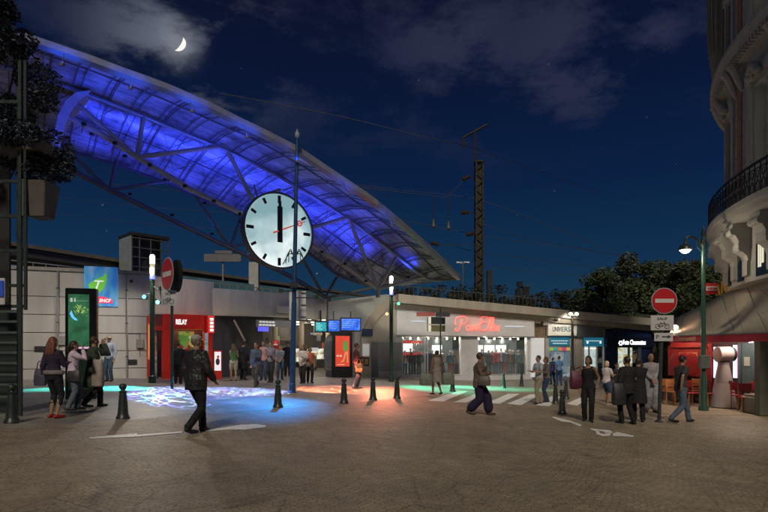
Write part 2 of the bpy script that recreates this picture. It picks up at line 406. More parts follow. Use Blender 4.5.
# ================================================================== station building (left)
GREY = (.36,.34,.325)
PANEL = M('wall_panel_stone', (.42,.405,.39), .62, var=.2, scale=.9, bump=.25, bscale=60, streak=True)
PANELW = M('wall_panel_warm', (.54,.47,.42), .6, var=.2, scale=1.2, bump=.2, bscale=60, streak=True)
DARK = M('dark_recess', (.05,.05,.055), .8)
ROOFD = M('dark_metal', (.05,.05,.055), .5, metal=.6)
STEELG = M('grey_steel', (.30,.29,.27), .45, metal=.3, var=.15, scale=4)
WHITE = M('white_metal', (.7,.7,.7), .5, var=.08)
def panel_wall(fr, z0s, z1, name, mat, parent, course=.735, bay=4.4, top=None, th=.35):
    """backing slab + proud stone panels with open joints"""
    mb = MB(fr)
    mb.box(0, fr.L, z0s, z1, -th, -.03); b = mb.build('wall_backing', DARK, parent)
    mb = MB(fr); z = z1
    rows = [1.05]+[course]*20; nb = max(1, round(fr.L/bay)); bw = fr.L/nb
    for h in rows:
        if z <= z0s: break
        zl = max(z0s, z-h)
        for i in range(nb): mb.box(i*bw+.012, (i+1)*bw-.012, zl+.012, z-.012, -.03, .0+random.uniform(0,.012))
        z -= h
    return mb.build('cladding', mat, parent, bevel=.008)
A0 = (-19, 20.8); A1 = (-10.05, 24.0); A2 = (-7.9, 26.0)
st = thing('station_building', 'grey panelled station wall sweeping round into a curved entrance fascia', 'station', (-10, 24, G(-10)))
f1 = Fr(A0, A1); panel_wall(f1, .55, 5.12, 'w', PANEL, st)
mb = MB(f1); mb.box(0, f1.L, 5.12, 5.26, -.45, .06); mb.build('coping', STEELG, st)
# curved warm part from the lamp to the entrance
cpts = [A1, (-9.4,24.4), (-8.8,24.9), (-8.3,25.4), A2]
for a, b in zip(cpts, cpts[1:]):
    f = Fr(a, b); mb = MB(f); mb.box(0, f.L, 3.45, 5.05, -.4, 0)
    mb.build('curved_cladding', PANELW, st)
mb = MB()
for zz in (4.25,):
    pass
# lower wall under the curve, on both sides of the kiosk front
f = Fr((-7.95,26.0), (-6.6,30.5)); mb = MB(f); mb.box(0, f.L, .5, 3.5, -.3, 0); mb.build('entrance_side_wall', M('charcoal_render', (.07,.07,.08), .7), st)
# fascia drum over the entrance
def zf(t): return 3.5
fp = [(-7.9,26.0),(-7.3,26.25),(-6.7,26.6),(-6.0,27.1),(-5.2,27.75),(-4.4,28.5),(-3.7,29.4),(-3.05,30.5)]
mb = MB(); n = len(fp)
v = []
for i, (x, y) in enumerate(fp):
    t = i/(n-1); zb = 3.5+.05*t; zt = 4.78-.12*t
    nx, ny = (fp[min(i+1,n-1)][0]-fp[max(i-1,0)][0], fp[min(i+1,n-1)][1]-fp[max(i-1,0)][1]); l = math.hypot(nx, ny); ox, oy = -ny/l*.35, nx/l*.35
    v += [(x, y, zb), (x-.05, y-.07, zb+.10), (x-.05, y-.07, zt-.08), (x, y, zt), (x+ox, y+oy, zt), (x+ox, y+oy, zb)]
mb.add(v, [(i*6+k, (i+1)*6+k, (i+1)*6+(k+1)%6, i*6+(k+1)%6) for i in range(n-1) for k in range(6)]+[(0,1,2,3,4,5), tuple(reversed(range((n-1)*6, n*6)))])
mb.build('curved_fascia', M('fascia_metal', (.52,.50,.43), .55, var=.2, scale=2, streak=True), st, smooth=True)
f3 = Fr((-3.05,30.5), (.62,33.0))
# wall over and beside the screens
mb = MB(f3); a1 = f3.L
mb.prism([(0,3.45),(1.7,3.45),(1.7,G(-1)-.1),(a1,G(0)-.1),(a1,5.1),(a1-.6,5.15),(0,4.55)], -.3, 0)
mb.build('entrance_wall', M('wall_concrete_blue', (.40,.41,.40), .6, var=.12, scale=1.5, streak=True), st)
# hall behind: floor, ceiling, back
mb = MB()
pc_ = [(-6.9,30.2),(-3.2,30.9),(.3,33.3),(.3,43),(-9.5,43),(-9.5,31.5)]
mb.add([(x, y, z) for z in (3.75, 3.9) for x, y in pc_], [tuple(reversed(range(6))), tuple(range(6,12))]+[(i, (i+1) % 6, 6+(i+1) % 6, 6+i) for i in range(6)])
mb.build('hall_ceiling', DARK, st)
mb = MB(); mb.box(-12, .3, 43, 43.2, .3, 3.75); mb.build('hall_back_wall', M('hall_wall', (.10,.09,.085), .7, var=.3), st)
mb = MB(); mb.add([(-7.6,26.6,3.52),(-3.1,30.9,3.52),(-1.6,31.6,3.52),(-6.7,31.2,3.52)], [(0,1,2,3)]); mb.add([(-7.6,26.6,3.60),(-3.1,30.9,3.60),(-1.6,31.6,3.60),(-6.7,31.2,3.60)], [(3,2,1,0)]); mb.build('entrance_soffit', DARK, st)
# ceiling lights inside the hall
mb = MB()
for x, y in ((-6.4,33),(-4.9,33.4),(-3.2,34),(-6,36),(-4.2,36.5),(-2.6,37),(-6.3,39.5),(-4.6,40),(-3.2,40.5)):
    mb = MB(); mb.cbox((x, y, 3.70), (1.1, .16, .05), .2); mb.build('hall_light', E('hall_light', (1,.85,.62), 9), st)
for x, y in ((-6,33),(-4,35),(-5.5,39)): light('hall_lamp', 'POINT', (x, y, 3.4), 45, (1,.85,.65), radius=.2)  # point lights added to brighten the hall
# backlit panels and openings at the back of the hall
mb = MB()
mb.box(-7.5,-6.4,42.9,42.98,1.0,2.6); mb.box(-5.9,-4.2,42.9,42.98,1.2,2.3); mb.box(-3.9,-3.0,42.9,42.98,.9,2.7)
mb.build('hall_window', EN('hall_glow', [(.02,.02,.02),(.25,.2,.12),(.5,.5,.4),(.1,.25,.12)], 1.8, scale=2.2, detail=6), st)
mb = MB()
for i in range(7): mb = MB(); mb.box(-7.2+.8*i, -7.05+.8*i, 37.5, 38.7, G(-5)+.02, 1.5); mb.build('ticket_gate', STEELG, st)
mb = MB()
for x in (-7.0,-5.3,-3.6): mb = MB(); mb.tube([(x,36,.4),(x,36,3.75)], .16, 12); mb.build('hall_column', M('cream_paint', (.45,.4,.3), .5), st, smooth=True)
rq = random.Random(9)
for i in range(26):
    px_ = rq.uniform(240,327); py_ = rq.uniform(329,352); d_ = rq.uniform(34,42); a = P(px_,py_,d_); w_ = rq.uniform(.15,.7); h_ = rq.uniform(.12,.45)
    MB().box(a.x, a.x+w_, d_, d_+.06, a.z-h_/2, a.z+h_/2).build('hall_fitting', rq.choice([E('hf1',(.9,.8,.55),.9),E('hf2',(.3,.45,.2),.5),E('hf3',(.7,.72,.7),.6),E('hf4',(.12,.2,.4),.7),M('hf5',(.3,.27,.22),.6),M('hf6',(.12,.13,.14),.6),E('hf7',(.5,.1,.06),.5)]), st)
# entrance mullions on the left, glazed leaf
mb = MB()
for px in (223,229): 
    p = P(px, 378, 27.8); mb.box(p.x-.05, p.x+.05, p.y, p.y+.1, .45, 3.5)
mb.build('door_post', M('cream_post', (.42,.38,.3), .5), st)
p0 = Vector((-6.9,28.8,3.4)); mb = MB(); mb.tube([P(234,320,26.9), P(245,341,26.9)], .05, 6); mb.build('brace', M('cream_post',), st)
# cream rib arching over the right-hand end, proud of the wall
fr = f3; mb = MB(f3)
def arc_pt(px, py): a = f3.at(px); return (a, f3.z(px, py))
outer = [arc_pt(*p) for p in ((361,337),(364,327),(369,316),(377,307),(387,300),(396,295.5))]
inner = [arc_pt(*p) for p in ((368,337),(371,328),(376,320),(383,312),(391,306),(396,303.5))]
for i in range(5):
    mb.prism([outer[i], inner[i], inner[i+1], outer[i+1]], .003, .16)
mb.build('arch_rib', M('cream_concrete', (.42,.37,.29), .6, var=.1), st)
mb = MB(f3); mb.prism([arc_pt(*p) for p in ((370,337),(374,324),(383,313),(391,306.4),(395.6,304),(395.6,343),(370,342))], .003, .05)
mb.build('infill_panel', M('cream_panel', (.46,.42,.34), .6, var=.1), st)
mb = MB(f3); mb.box(f3.at(371), f3.at(394.5), f3.z(380,378.5), f3.z(380,342.5), .06, .75); mb.build('shutter_box', M('shutter_grey', (.24,.25,.25), .5, var=.1), st, bevel=.02)
mb = MB(f3); mb.box(f3.at(371)+.02, f3.at(394.5)-.02, f3.z(380,377), f3.z(380,371), .755, .78); mb.build('skirting_panel', M('pale_skirt', (.42,.42,.42), .5), st)
mb = MB(f3); mb.box(f3.at(360.5), f3.at(370), f3.z(365,377.5), f3.z(365,337), .003, .06); mb.build('cream_pier', M('cream_panel'), st)
# small things on this wall
o = MB(f3).box(f3.at(360.5), f3.at(370.5), f3.z(365,336), f3.z(365,329), .17, .24).build('wall_sign', M('navy_sign', (.03,.05,.12), .5)); tag(o, 'small navy sign at the foot of the cream arch rib', 'sign')
o = thing('notice_board', 'white notice and little framed picture on the cream pier right of the red poster', 'notice', f3((f3.at(364), f3.z(365,366), .06)))
MB(f3).box(f3.at(362), f3.at(368.5), f3.z(365,356), f3.z(365,344), .062, .085).build('notice_sheet', E('lit_sheet', (.8,.8,.78), .25, (.6,.6,.6)), o)
MB(f3).box(f3.at(363), f3.at(368), f3.z(365,366), f3.z(365,357.5), .062, .1).build('picture_frame', M('black_frame', (.02,.02,.02), .4), o)
MB(f3).box(f3.at(363.9), f3.at(367.1), f3.z(365,364.5), f3.z(365,359), .102, .11).build('picture', M('pict', (.45,.35,.15), .5, var=.6, scale=12), o)
# fascia signs hung under the drum
fs = Fr((-6.3,27.3), (-4.3,28.9))
t = thing('hanging_sign', 'long grey hanging sign under the fascia with a lit blue panel', 'sign', fs((.8, 2.9, 0)))
MB(fs).box(.1, 2.0, 3.05, 3.38, -.1, 0).build('sign_board', M('sign_grey', (.32,.33,.36), .5), t)
mb = MB(fs); 
for i in range(5): mb.box(.25+.17*i, .38+.17*i, 3.25, 3.32, .002, .01); mb.box(.22+.18*i, .37+.18*i, 3.1, 3.17, .002, .01)
mb.build('lettering', E('pale_letters', (.9,.9,.9), .6, (.7,.7,.7)), t)
MB(fs).box(.2, .75, 2.82, 3.04, -.08, -.01).build('blue_panel', E('blue_panel', (.10,.10,.9), 1.2), t)
MB(fs).tube([fs.o*0+Vector((1.05,3.38,-.05)),Vector((1.05,3.5,-.05))], .02, 6).build('hanger', STEELG, t)
fd = Fr((-5.1,27.72), (-4.3,28.5)); 
t = thing('fascia_sign', 'pale strip sign with a small blue plate on the curved fascia', 'sign', fd((.3, 4, 0)))
MB(fd).box(-.35, 1.0, 3.72, 4.05, .14, .2).build('sign_board', M('sign_pale', (.38,.38,.36), .5), t)
MB(fd).box(.35, 1.15, 4.08, 4.36, .14, .22).build('blue_plate', M('blue_plate', (.03,.09,.3), .5), t)

# ---- three screens
for i, (x0, x1, y0, y1, cols, lab) in enumerate([
    (314.5,327,321,332.5,[(.01,.25,.32),(.03,.45,.5),(.02,.3,.4)],'teal departure screen, leftmost and smallest of the three by the entrance'),
    (327.3,340,319.5,332.5,[(.01,.08,.55),(.03,.16,.9),(.1,.3,.9)],'blue departure screen in the middle of the row of three'),
    (340.4,361,317.5,331.5,[(.01,.07,.55),(.03,.16,.95),(.08,.3,.95)],'large blue departure screen, widest of the three by the entrance')]):
    p0 = P(x0, y1, 29.6+.25*i); p1 = P(x1, y0, 29.6+.25*i)
    t = thing('departure_screen', lab, 'screen', (p0.x, p0.y, p0.z), group='departure screens by the station entrance')
    f = Fr((p0.x, p0.y), (p1.x, p0.y+.25)); w = f.L; h = p1.z-p0.z
    MB(f).box(0, w, p0.z, p1.z, -.14, 0).build('screen_case', M('black_case', (.015,.015,.017), .4), t, bevel=.01)
    MB(f).box(.06, w-.06, p0.z+.07, p1.z-.06, .002, .008).build('display', EN('scr%d' % i, cols, 1.0, 4, 2), t)
    mb = MB(f)
    for k in range(5): mb.box(.1, .1+(w-.3)*(.5+.45*((k*37+i*11) % 10)/10), p1.z-.14-k*(h-.2)/5.4, p1.z-.115-k*(h-.2)/5.4, .009, .012)
    mb.build('text_rows', E('scr_text%d' % i, (.25,.5,1) if i else (.4,.9,.9), .9), t)
    MB(f).box(w*.5-.03, w*.5+.03, p1.z, 4.0, -.1, -.04).build('bracket', ROOFD, t)
# ---- red advertising totem
fp_ = Fr((P(332.5,377,29.6).x, 29.6), (P(352.5,377,29.9).x, 29.9))
t = thing('poster_totem', 'black advertising stand with a red lit poster under the screens', 'advertising stand', fp_((.5, G(-2.3)+RAISE, 0)))
z0 = G(-2.3)+RAISE
MB(fp_).box(0, fp_.L, z0, z0+2.35, -.22, 0).build('casing', M('black_case'), t, bevel=.02)
MB(fp_).box(.16, fp_.L-.16, z0+.58, z0+2.2, .002, .012).build('poster', E('red_poster', (.75,.055,.02), .9), t)
mb = MB(fp_); L_ = fp_.L
mb.prism([(.55*L_, z0+1.95), (.74*L_, z0+1.9), (.78*L_, z0+1.45), (.6*L_, z0+1.35), (.5*L_, z0+1.6)], .014, .02)
mb.build('green_print', E('poster_green', (.12,.4,.05), .7), t)
mb = MB(fp_); mb.prism([(.62*L_, z0+1.34), (.70*L_, z0+1.36), (.56*L_, z0+.85), (.4*L_, z0+.78), (.42*L_, z0+.84), (.52*L_, z0+.92)], .014, .02)
mb.prism([(.70*L_, z0+1.36), (.76*L_, z0+1.40), (.78*L_, z0+.8), (.72*L_, z0+.78)], .014, .02); mb.build('orange_print', E('poster_orange', (.9,.4,.15), .8), t)
mb = MB(fp_); mb.box(.2*L_, .3*L_, z0+1.1, z0+1.18, .014, .02); mb.box(.34*L_, .46*L_, z0+1.1, z0+1.18, .014, .02); mb.box(.22*L_, .6*L_, z0+.66, z0+.69, .014, .02); mb.build('white_print', E('poster_white', (.9,.7,.6), .8), t)
# ---- oval glass pod, left of it
c = P(329, 352, 30.3); t = thing('oval_display', 'pale oval glass display standing left of the red poster', 'display', (c.x, c.y, gz(c.x, c.y)))
mb = MB(); mb.lathe((c.x, c.y, c.z), [(.02,0),(.22,.02),(.30,.05),(.22,.08),(.02,.1)], 24, 'y')
for q in range(len(mb.v)): mb.v[q].z = c.z+(mb.v[q].z-c.z)*3.1; 
mb.build('glass_oval', M('pale_glass', (.5,.56,.55), .25, var=.35, scale=2.5), t, smooth=True)
mb = MB(); mb.box(c.x-.18, c.x+.18, c.y-.02, c.y+.12, gz(c.x,c.y), gz(c.x,c.y)+.35); mb.build('foot', STEELG, t)

# ================================================================== red kiosk
KR = M('kiosk_red', (.50,.018,.012), .35, var=.12, scale=3)
fk = Fr(P(147.5,378,23.6)[:2], P(212.5,378,24.9)[:2])
k = thing('newspaper_kiosk', 'red newspaper shop front under the curved grey wall', 'kiosk', fk((1.3, .62, 0)))
ka = lambda px: fk.at(px)
zb = .6; zt = fk.z(180, 314.5)
def kb(n, m, *bx, **kw):
    mb = MB(fk)
    for b in bx: mb.box(*b)
    return mb.build(n, m, k, **kw)
kb('side_post', KR, (0, .16, zb, zt-.1, -.3, 0)); kb('side_post', KR, (ka(162.5), ka(170), zb, zt, -.3, .05)); kb('side_post', KR, (ka(204), fk.L, zb, zt, -.3, .02))
kb('sign_band', KR, (ka(170), ka(204), fk.z(187,331), zt, -.25, .12))
kb('door_header', M('kiosk_dark_red', (.14,.012,.01), .5), (.16, ka(162.5), fk.z(155,326), fk.z(155,316), -.2, -.02))
kb('door_beam', KR, (.16, ka(162.5), fk.z(155,330), fk.z(155,326), -.2, 0))
mb = MB(fk); mb.text('RELAY', ka(175.5), ka(186.5), fk.z(181,324.6), .125, h=.22, ex=.008, bold=.02); mb.build('lettering', E('white_lit', (1,.95,.9), 1.3, (.8,.8,.8)), k)
kb('gold_trim', M('gold', (.6,.32,.05), .35, metal=.5), (ka(172), ka(203), fk.z(187,330.2), fk.z(187,329.3), .122, .14))
kb('counter_front', KR, (ka(188), ka(204), zb, zb+.95, -.3, .03))
kb('counter_top', M('black_case'), (ka(170), ka(204), zb+.96, zb+1.02, -.35, .08))
kb('back_panel', M('kiosk_inner', (.06,.01,.01), .5), (.1, fk.L-.1, zb, zt-.2, -1.6, -1.55))
kb('shelf_display', EN('magazines', [(.25,.02,.01),(.7,.55,.1),(.15,.35,.05),(.05,.1,.03),(.8,.7,.3)], .55, 5, 4, 'vor'), (ka(180.5), ka(196), fk.z(187,350), fk.z(187,331.5), -.5, -.45))
kb('magazine_rack', EN('rack_l', [(.02,.02,.02),(.5,.45,.4),(.08,.1,.12),(.5,.1,.05)], .5, 6, 3, 'vor'), (.2, ka(161), zb+.1, fk.z(155,333), -1.2, -1.1))
kb('door_frame', M('black_case'), (ka(157), ka(158), zb, fk.z(155,330), -.1, -.05), (.18, .24, zb, fk.z(155,330), -.1, -.05))
kb('orange_poster', E('orange_strip', (.9,.25,.05), .7), (.02, .14, zb+.9, zb+2.4, .003, .01))
kb('glass_door', GL('kiosk_glass', (.3,.35,.35), .2), (.24, ka(157), zb+.02, fk.z(155,330), -.09, -.06))
kb('side_window', EN('side_win', [(.1,.2,.15),(.35,.4,.4),(.1,.12,.3)], .6, 3, 3), (ka(204.5), ka(208), zb+1.1, fk.z(206,333), .022, .03))
mb = MB(fk); mb.box(fk.L-.2, fk.L+.02, fk.z(208,333), fk.z(208,316), .022, .3); mb.build('blade_sign', E('blade_red', (.7,.03,.02), .8), k)
mb = MB(fk); 
for i in range(4): mb.box(fk.L-.17, fk.L-.03, fk.z(208,331.5-3.6*i), fk.z(208,329.2-3.6*i), .302, .31)
mb.build('blade_letters', E('white_lit'), k)
light('kiosk_lamp', 'POINT', fk((1.9, 2.9, -.7)), 30, (1,.75,.5), radius=.1)
# small stand-up advert beside it
q = P(217.6, 378.5, 25.0); z0 = gz(q.x, q.y); f = Fr((q.x-.17, q.y), (q.x+.17, q.y+.05))
t = thing('stand_up_advert', 'small lit white and red advert stand at the right end of the red kiosk', 'advert stand', (q.x, q.y, z0))
MB(f).box(0, f.L, z0, z0+1.28, -.1, 0).build('casing', KR, t, bevel=.01)
MB(f).box(.03, f.L-.03, z0+.38, z0+1.22, .002, .012).build('poster', E('white_poster', (.85,.8,.8), 1.0), t)
mb = MB(f); mb.ell((f.L*.5, z0+.78, .014), (.09,.16,.006)); mb.build('print', M('ad_dark', (.03,.03,.05), .5), t, smooth=True)
mb = MB(f); mb.ell((f.L*.55, z0+1.0, .014), (.05,.06,.006)); mb.build('red_print', KR, t, smooth=True)

# ---- banner on the wall
fw = f1
a0, a1 = fw.at(84.5), fw.at(118)
z0, z1 = fw.z(101,306.5), fw.z(101,267)
t = thing('wall_banner', 'blue banner with a green leaf emblem high on the grey wall', 'banner', fw((.5*(a0+a1), z0, .05)))
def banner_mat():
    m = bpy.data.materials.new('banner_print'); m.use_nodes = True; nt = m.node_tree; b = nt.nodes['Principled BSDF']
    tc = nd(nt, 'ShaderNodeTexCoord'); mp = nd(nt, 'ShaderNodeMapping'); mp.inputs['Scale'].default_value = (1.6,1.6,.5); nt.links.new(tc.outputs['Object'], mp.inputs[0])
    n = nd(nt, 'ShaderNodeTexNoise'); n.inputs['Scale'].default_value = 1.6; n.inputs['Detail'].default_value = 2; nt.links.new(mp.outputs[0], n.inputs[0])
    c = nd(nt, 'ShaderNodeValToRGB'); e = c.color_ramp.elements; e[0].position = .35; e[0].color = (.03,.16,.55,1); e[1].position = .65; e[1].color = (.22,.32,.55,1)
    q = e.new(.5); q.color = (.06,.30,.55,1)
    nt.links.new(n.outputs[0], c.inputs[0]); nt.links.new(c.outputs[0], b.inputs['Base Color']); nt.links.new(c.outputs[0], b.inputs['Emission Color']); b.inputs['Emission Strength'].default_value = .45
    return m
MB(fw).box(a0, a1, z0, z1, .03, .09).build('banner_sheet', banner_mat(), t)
w = a1-a0; h = z1-z0
def leafp(s): return [(a0+w*x, z0+h*y) for x, y in s]
lf = spline([(p[0], p[1], 0) for p in [(.33,.32),(.18,.42),(.12,.52),(.2,.60),(.35,.68),(.55,.76),(.64,.84),(.67,.74),(.64,.58),(.56,.44),(.45,.35),(.33,.32)]], 4)
mb = MB(fw); mb.prism(leafp([(p.x, p.y) for p in lf][:-1]), .092, .1); mb.build('leaf_emblem', E('emblem_green', (.16,.55,.06), .55, (.15,.45,.05)), t)
mb = MB(fw); mb.text('T', a0+w*.3, a0+w*.58, z0+h*.42, .104, h=h*.23, ex=.004, bold=.0, slant=.3); mb.build('emblem_letter', E('white_lit2', (.85,.9,.85), .7, (.7,.7,.7)), t)
mb = MB(fw); mb.prism(leafp([(.36,.08),(.36,.26),(.62,.24),(.86,.17),(.83,.08)]), .092, .1); mb.build('pink_panel', E('pink_panel', (.75,.05,.14), .6, (.6,.05,.12)), t)
mb = MB(fw); mb.text('SNCF', a0+w*.44, a0+w*.80, z0+h*.105, .104, h=h*.085, ex=.004, bold=.03, slant=.2); mb.build('lettering', E('white_lit2'), t)
# ================================================================== black information totem
q0 = P(65, 402.5, 14.4); q1 = P(94.5, 402, 14.5); z0 = gz(q0.x, q0.y)
ft = Fr((q0.x, q0.y), (q1.x, q1.y+.1))
t = thing('information_totem', 'tall black totem with a glowing green map screen', 'totem', ft((.35, z0, 0)))
H_ = (402-290)*14.4/F
MB(ft).box(0, ft.L, z0, z0+H_, -.25, 0).build('casing', M('black_gloss', (.012,.014,.014), .22), t, bevel=.02)
s0, s1 = .075, ft.L-.17; zz0, zz1 = z0+H_-1.55, z0+H_-.16
MB(ft).box(s0, s1, zz0, zz1, .002, .008).build('display', EN('totem_screen', [(.01,.05,.02),(.02,.11,.05),(.035,.16,.06)], 1.0, 3, 4), t)
mb = MB(ft); random.seed(3); cx, cy = (s0+s1)/2+.03, zz1-.52
for i in range(60):
    an = random.uniform(0, PI*1.15)-.25; r_ = random.uniform(.03,.24); x_, y_ = cx+r_*math.cos(an)*.8, cy+r_*math.sin(an); l_ = random.uniform(.02,.07)
    dx, dy = math.cos(an)*l_, math.sin(an)*l_
    mb.prism([(x_-.004,y_),(x_+dx-.004,y_+dy),(x_+dx+.006,y_+dy),(x_+.006,y_)], .009, .012)
mb.build('map_lines', E('map_green', (.45,.75,.15), 1.0), t)
mb = MB(ft); pts = [(cx-.2,cy+.1),(cx-.24,cy+.02),(cx-.2,cy-.08),(cx-.13,cy-.15),(cx-.05,cy-.16),(cx-.08,cy-.11),(cx-.14,cy-.06),(cx-.17,cy+.02)]
mb.prism(pts, .009, .012); mb.build('map_river', E('map_blue', (.12,.55,1), 1.1), t)
mb = MB(ft); mb.box(s0+.05, s0+.1, zz1-.2, zz1-.1, .009, .012); mb.box(s0+.14, s0+.17, zz1-.2, zz1-.1, .009, .012); mb.box(s0+.02, s1-.02, zz1-.17, zz1-.165, .009, .011); mb.build('header_icons', E('map_white', (.6,.7,.6), .7), t)
mb = MB(ft); mb.box(s0, s1, zz0-.02, zz0+.03, .009, .012); mb.build('footer_bar', E('map_pink', (.8,.45,.7), .9), t)
MB(ft).box(s0, s1, z0+.25, zz0-.12, .002, .008).build('lower_panel', M('green_black', (.02,.05,.035), .3), t)

# details on the long wall: downpipes, conduit, lamps, vents, cameras
def wall_bits(fr, parent, items):
    for kind, px, py in items:
        a = fr.at(px); z = fr.z(px, py)
        if kind == 'pipe':
            mb = MB(fr); mb.tube([(a,G(-10)+.02,.07),(a,5.1,.07)], .035, 8); mb.build('downpipe', STEELG, parent, smooth=True)
            for zz in (1.6,3.0,4.4): MB(fr).box(a-.05,a+.05,zz,zz+.04,.0,.11).build('pipe_clip', ROOFD, parent)
        elif kind == 'cam':
            mb = MB(fr); mb.tube([(a,z+.12,0),(a,z+.1,.2)], .015, 5); mb.box(a-.05,a+.05,z,z+.09,.12,.4); mb.build('camera', M('black_case'), parent)
        elif kind == 'vent':
            mb = MB(fr)
            for q_ in range(5): mb.box(a-.2,a+.2,z+q_*.05,z+q_*.05+.03,.012,.03)
            mb.build('vent', ROOFD, parent)
        elif kind == 'box': MB(fr).box(a-.14,a+.14,z,z+.36,.014,.12).build('junction_box', STEELG, parent, bevel=.01)
wall_bits(f1, st, [('pipe',58,300),('pipe',127,300),('cam',132,283),('vent',40,352),('box',140,348),('vent',132,365),('box',62,345)])
mb = MB(f1); mb.tube([(f1.at(126),2.6,.03),(f1.at(140),2.6,.03),(f1.at(140),1.6,.03)], .012, 5); mb.build('conduit', ROOFD, st)
# ================================================================== the great arched roof
u = Vector((.838,.545,0)); vN = Vector((.545,-.838,0)); O = Vector((-4.46,24.0,0))
def roofpt(s, w, curve):
    p = O+u*s+vN*w; px = 384+F*p.x/p.y; py = interp(curve, px); return Vector((p.x, p.y, CZ+(HY-py)*p.y/F))
NEAR = [(-80,8),(0,30),(50,46),(91,60),(120,71),(157,84),(172,90),(212,107),(232,118),(260,131),(299,151),(333,174),(368,197),(406,228),(438,257),(458,277)]
CHORD = [(-80,40),(20,66),(60,80),(91,91),(142,111),(180,127),(224,145),(260,163),(280,173),(315,194),(349,216),(372,233),(396,252),(418,270),(430,277),(458,277.5)]
FAR = [(-80,90),(0,126),(40,140),(70,150),(114,163),(157,178),(196,196),(243,216),(280,234),(311,254),(340,276),(370,286),(400,284.5),(430,281),(458,278)]
SL, SR = -11.0, 9.9
def wn(s): t = (SR-s)/(SR-SL); return .05+5.0*min(1, t*2.6)**.75*(1-.12*t)
def wf(s): t = (SR-s)/(SR-SL); return -(.05+6.0*min(1, t*2.2)**.8)
NS = 44
def col(s):
    a = roofpt(s, wn(s), NEAR); c = roofpt(s, 0, CHORD); b = roofpt(s, wf(s), FAR)
    out = []
    for k in range(9):
        t = k/8
        # quadratic through the three
        L0 = 2*(t-.5)*(t-1); L1 = -4*t*(t-1); L2 = 2*t*(t-.5)
        out.append(a*L0+(c)*L1+b*L2)
    return out
ss = [SL+(SR-SL)*i/NS for i in range(NS+1)]
colsR = [col(s) for s in ss]
arch = thing('arched_roof', 'huge leaf shaped station canopy with tubular trusses, lit blue from below', 'canopy', (-11, 20, G(-11)))
mb = MB()
for c in colsR: mb.v += c
for c in colsR: mb.v += [p+Vector((0,0,.14)) for p in c]
o_ = 9*(NS+1)
for i in range(NS):
    for k in range(8):
        a = i*9+k; mb.f.append((a, a+1, a+10, a+9)); mb.f.append((o_+a, o_+a+9, o_+a+10, o_+a+1))
for i in range(NS):
    mb.f.append((i*9, (i+1)*9, o_+(i+1)*9, o_+i*9)); mb.f.append((i*9+8, o_+i*9+8, o_+(i+1)*9+8, (i+1)*9+8))
for k in range(8):
    mb.f.append((k, o_+k, o_+k+1, k+1))
mb.mi = [0]*len(mb.f)
def roof_mat():
    m = bpy.data.materials.new('roof_sheet'); m.use_nodes = True; nt = m.node_tree; b = nt.nodes['Principled BSDF']; L = nt.links.new
    tc = nd(nt, 'ShaderNodeTexCoord'); mp = nd(nt, 'ShaderNodeMapping'); mp.inputs['Rotation'].default_value = (0,0,-math.atan2(u.y,u.x)); L(tc.outputs['Object'], mp.inputs[0])
    br = nd(nt, 'ShaderNodeTexBrick'); L(mp.outputs[0], br.inputs[0]); br.offset = 0
    br.inputs['Scale'].default_value = 1; br.inputs['Brick Width'].default_value = 1.9; br.inputs['Row Height'].default_value = .62; br.inputs['Mortar Size'].default_value = .02
    br.inputs['Color1'].default_value = (.44,.44,.50,1); br.inputs['Color2'].default_value = (.25,.25,.30,1); br.inputs['Mortar'].default_value = (.05,.05,.06,1)
    n = nd(nt, 'ShaderNodeTexNoise'); n.inputs['Scale'].default_value = .9; n.inputs['Detail'].default_value = 9; n.inputs['Roughness'].default_value = .7; L(tc.outputs['Object'], n.inputs[0])
    mr = nd(nt, 'ShaderNodeMapRange'); L(n.outputs[0], mr.inputs[0]); mr.inputs[1].default_value = .35; mr.inputs[2].default_value = .68; mr.inputs[3].default_value = .22; mr.inputs[4].default_value = 1.45
    vs = nd(nt, 'ShaderNodeVectorMath', operation='SCALE'); L(br.outputs[0], vs.inputs[0]); L(mr.outputs[0], vs.inputs['Scale']); L(vs.outputs[0], b.inputs['Base Color'])
    b.inputs['Roughness'].default_value = .38; b.inputs['Metallic'].default_value = .15
    bp = nd(nt, 'ShaderNodeBump'); bp.inputs['Strength'].default_value = .5; bp.inputs['Distance'].default_value = .03; L(n.outputs[0], bp.inputs['Height']); L(bp.outputs[0], b.inputs['Normal'])
    return m
mb.build('roof_sheet', roof_mat(), arch)
TUBE = M('truss_paint', (.34,.33,.30), .45, var=.12, scale=3)
TDARK = M('truss_dark', (.08,.085,.09), .5)
EDGE = M('edge_metal', (.22,.23,.29), .4, metal=.3)
def cub(w, curve, dz=0): return [roofpt(s, w(s) if callable(w) else w, curve)+Vector((0,0,dz)) for s in ss]
mb = MB(); mb.tube([p+Vector((0,0,-.02)) for p in [c[0] for c in colsR]], .17, 6); mb.build('edge_beam', EDGE, arch)
mb = MB(); mb.tube([c[8] for c in colsR], .10, 6); mb.build('rear_edge_beam', TDARK, arch)
mb = MB(); mb.tube([c[4]+Vector((0,0,-.16)) for c in colsR[:-2]], .085, 8); mb.build('upper_chord', EDGE, arch, smooth=True)
# ribs: pairs of purlins across the shell
for i in range(1, NS-1, 2):
    for dd in (-.1, .14):
        s = ss[i]+dd; c = [p+Vector((0,0,-.07)) for p in col(s)]
        mb = MB(); mb.tube(c, .022, 5); mb.build('rib', TDARK, arch)
for k in (2, 6):
    mb = MB(); mb.tube([c[k]+Vector((0,0,-.05)) for c in colsR], .03, 5); mb.build('purlin', TDARK, arch)
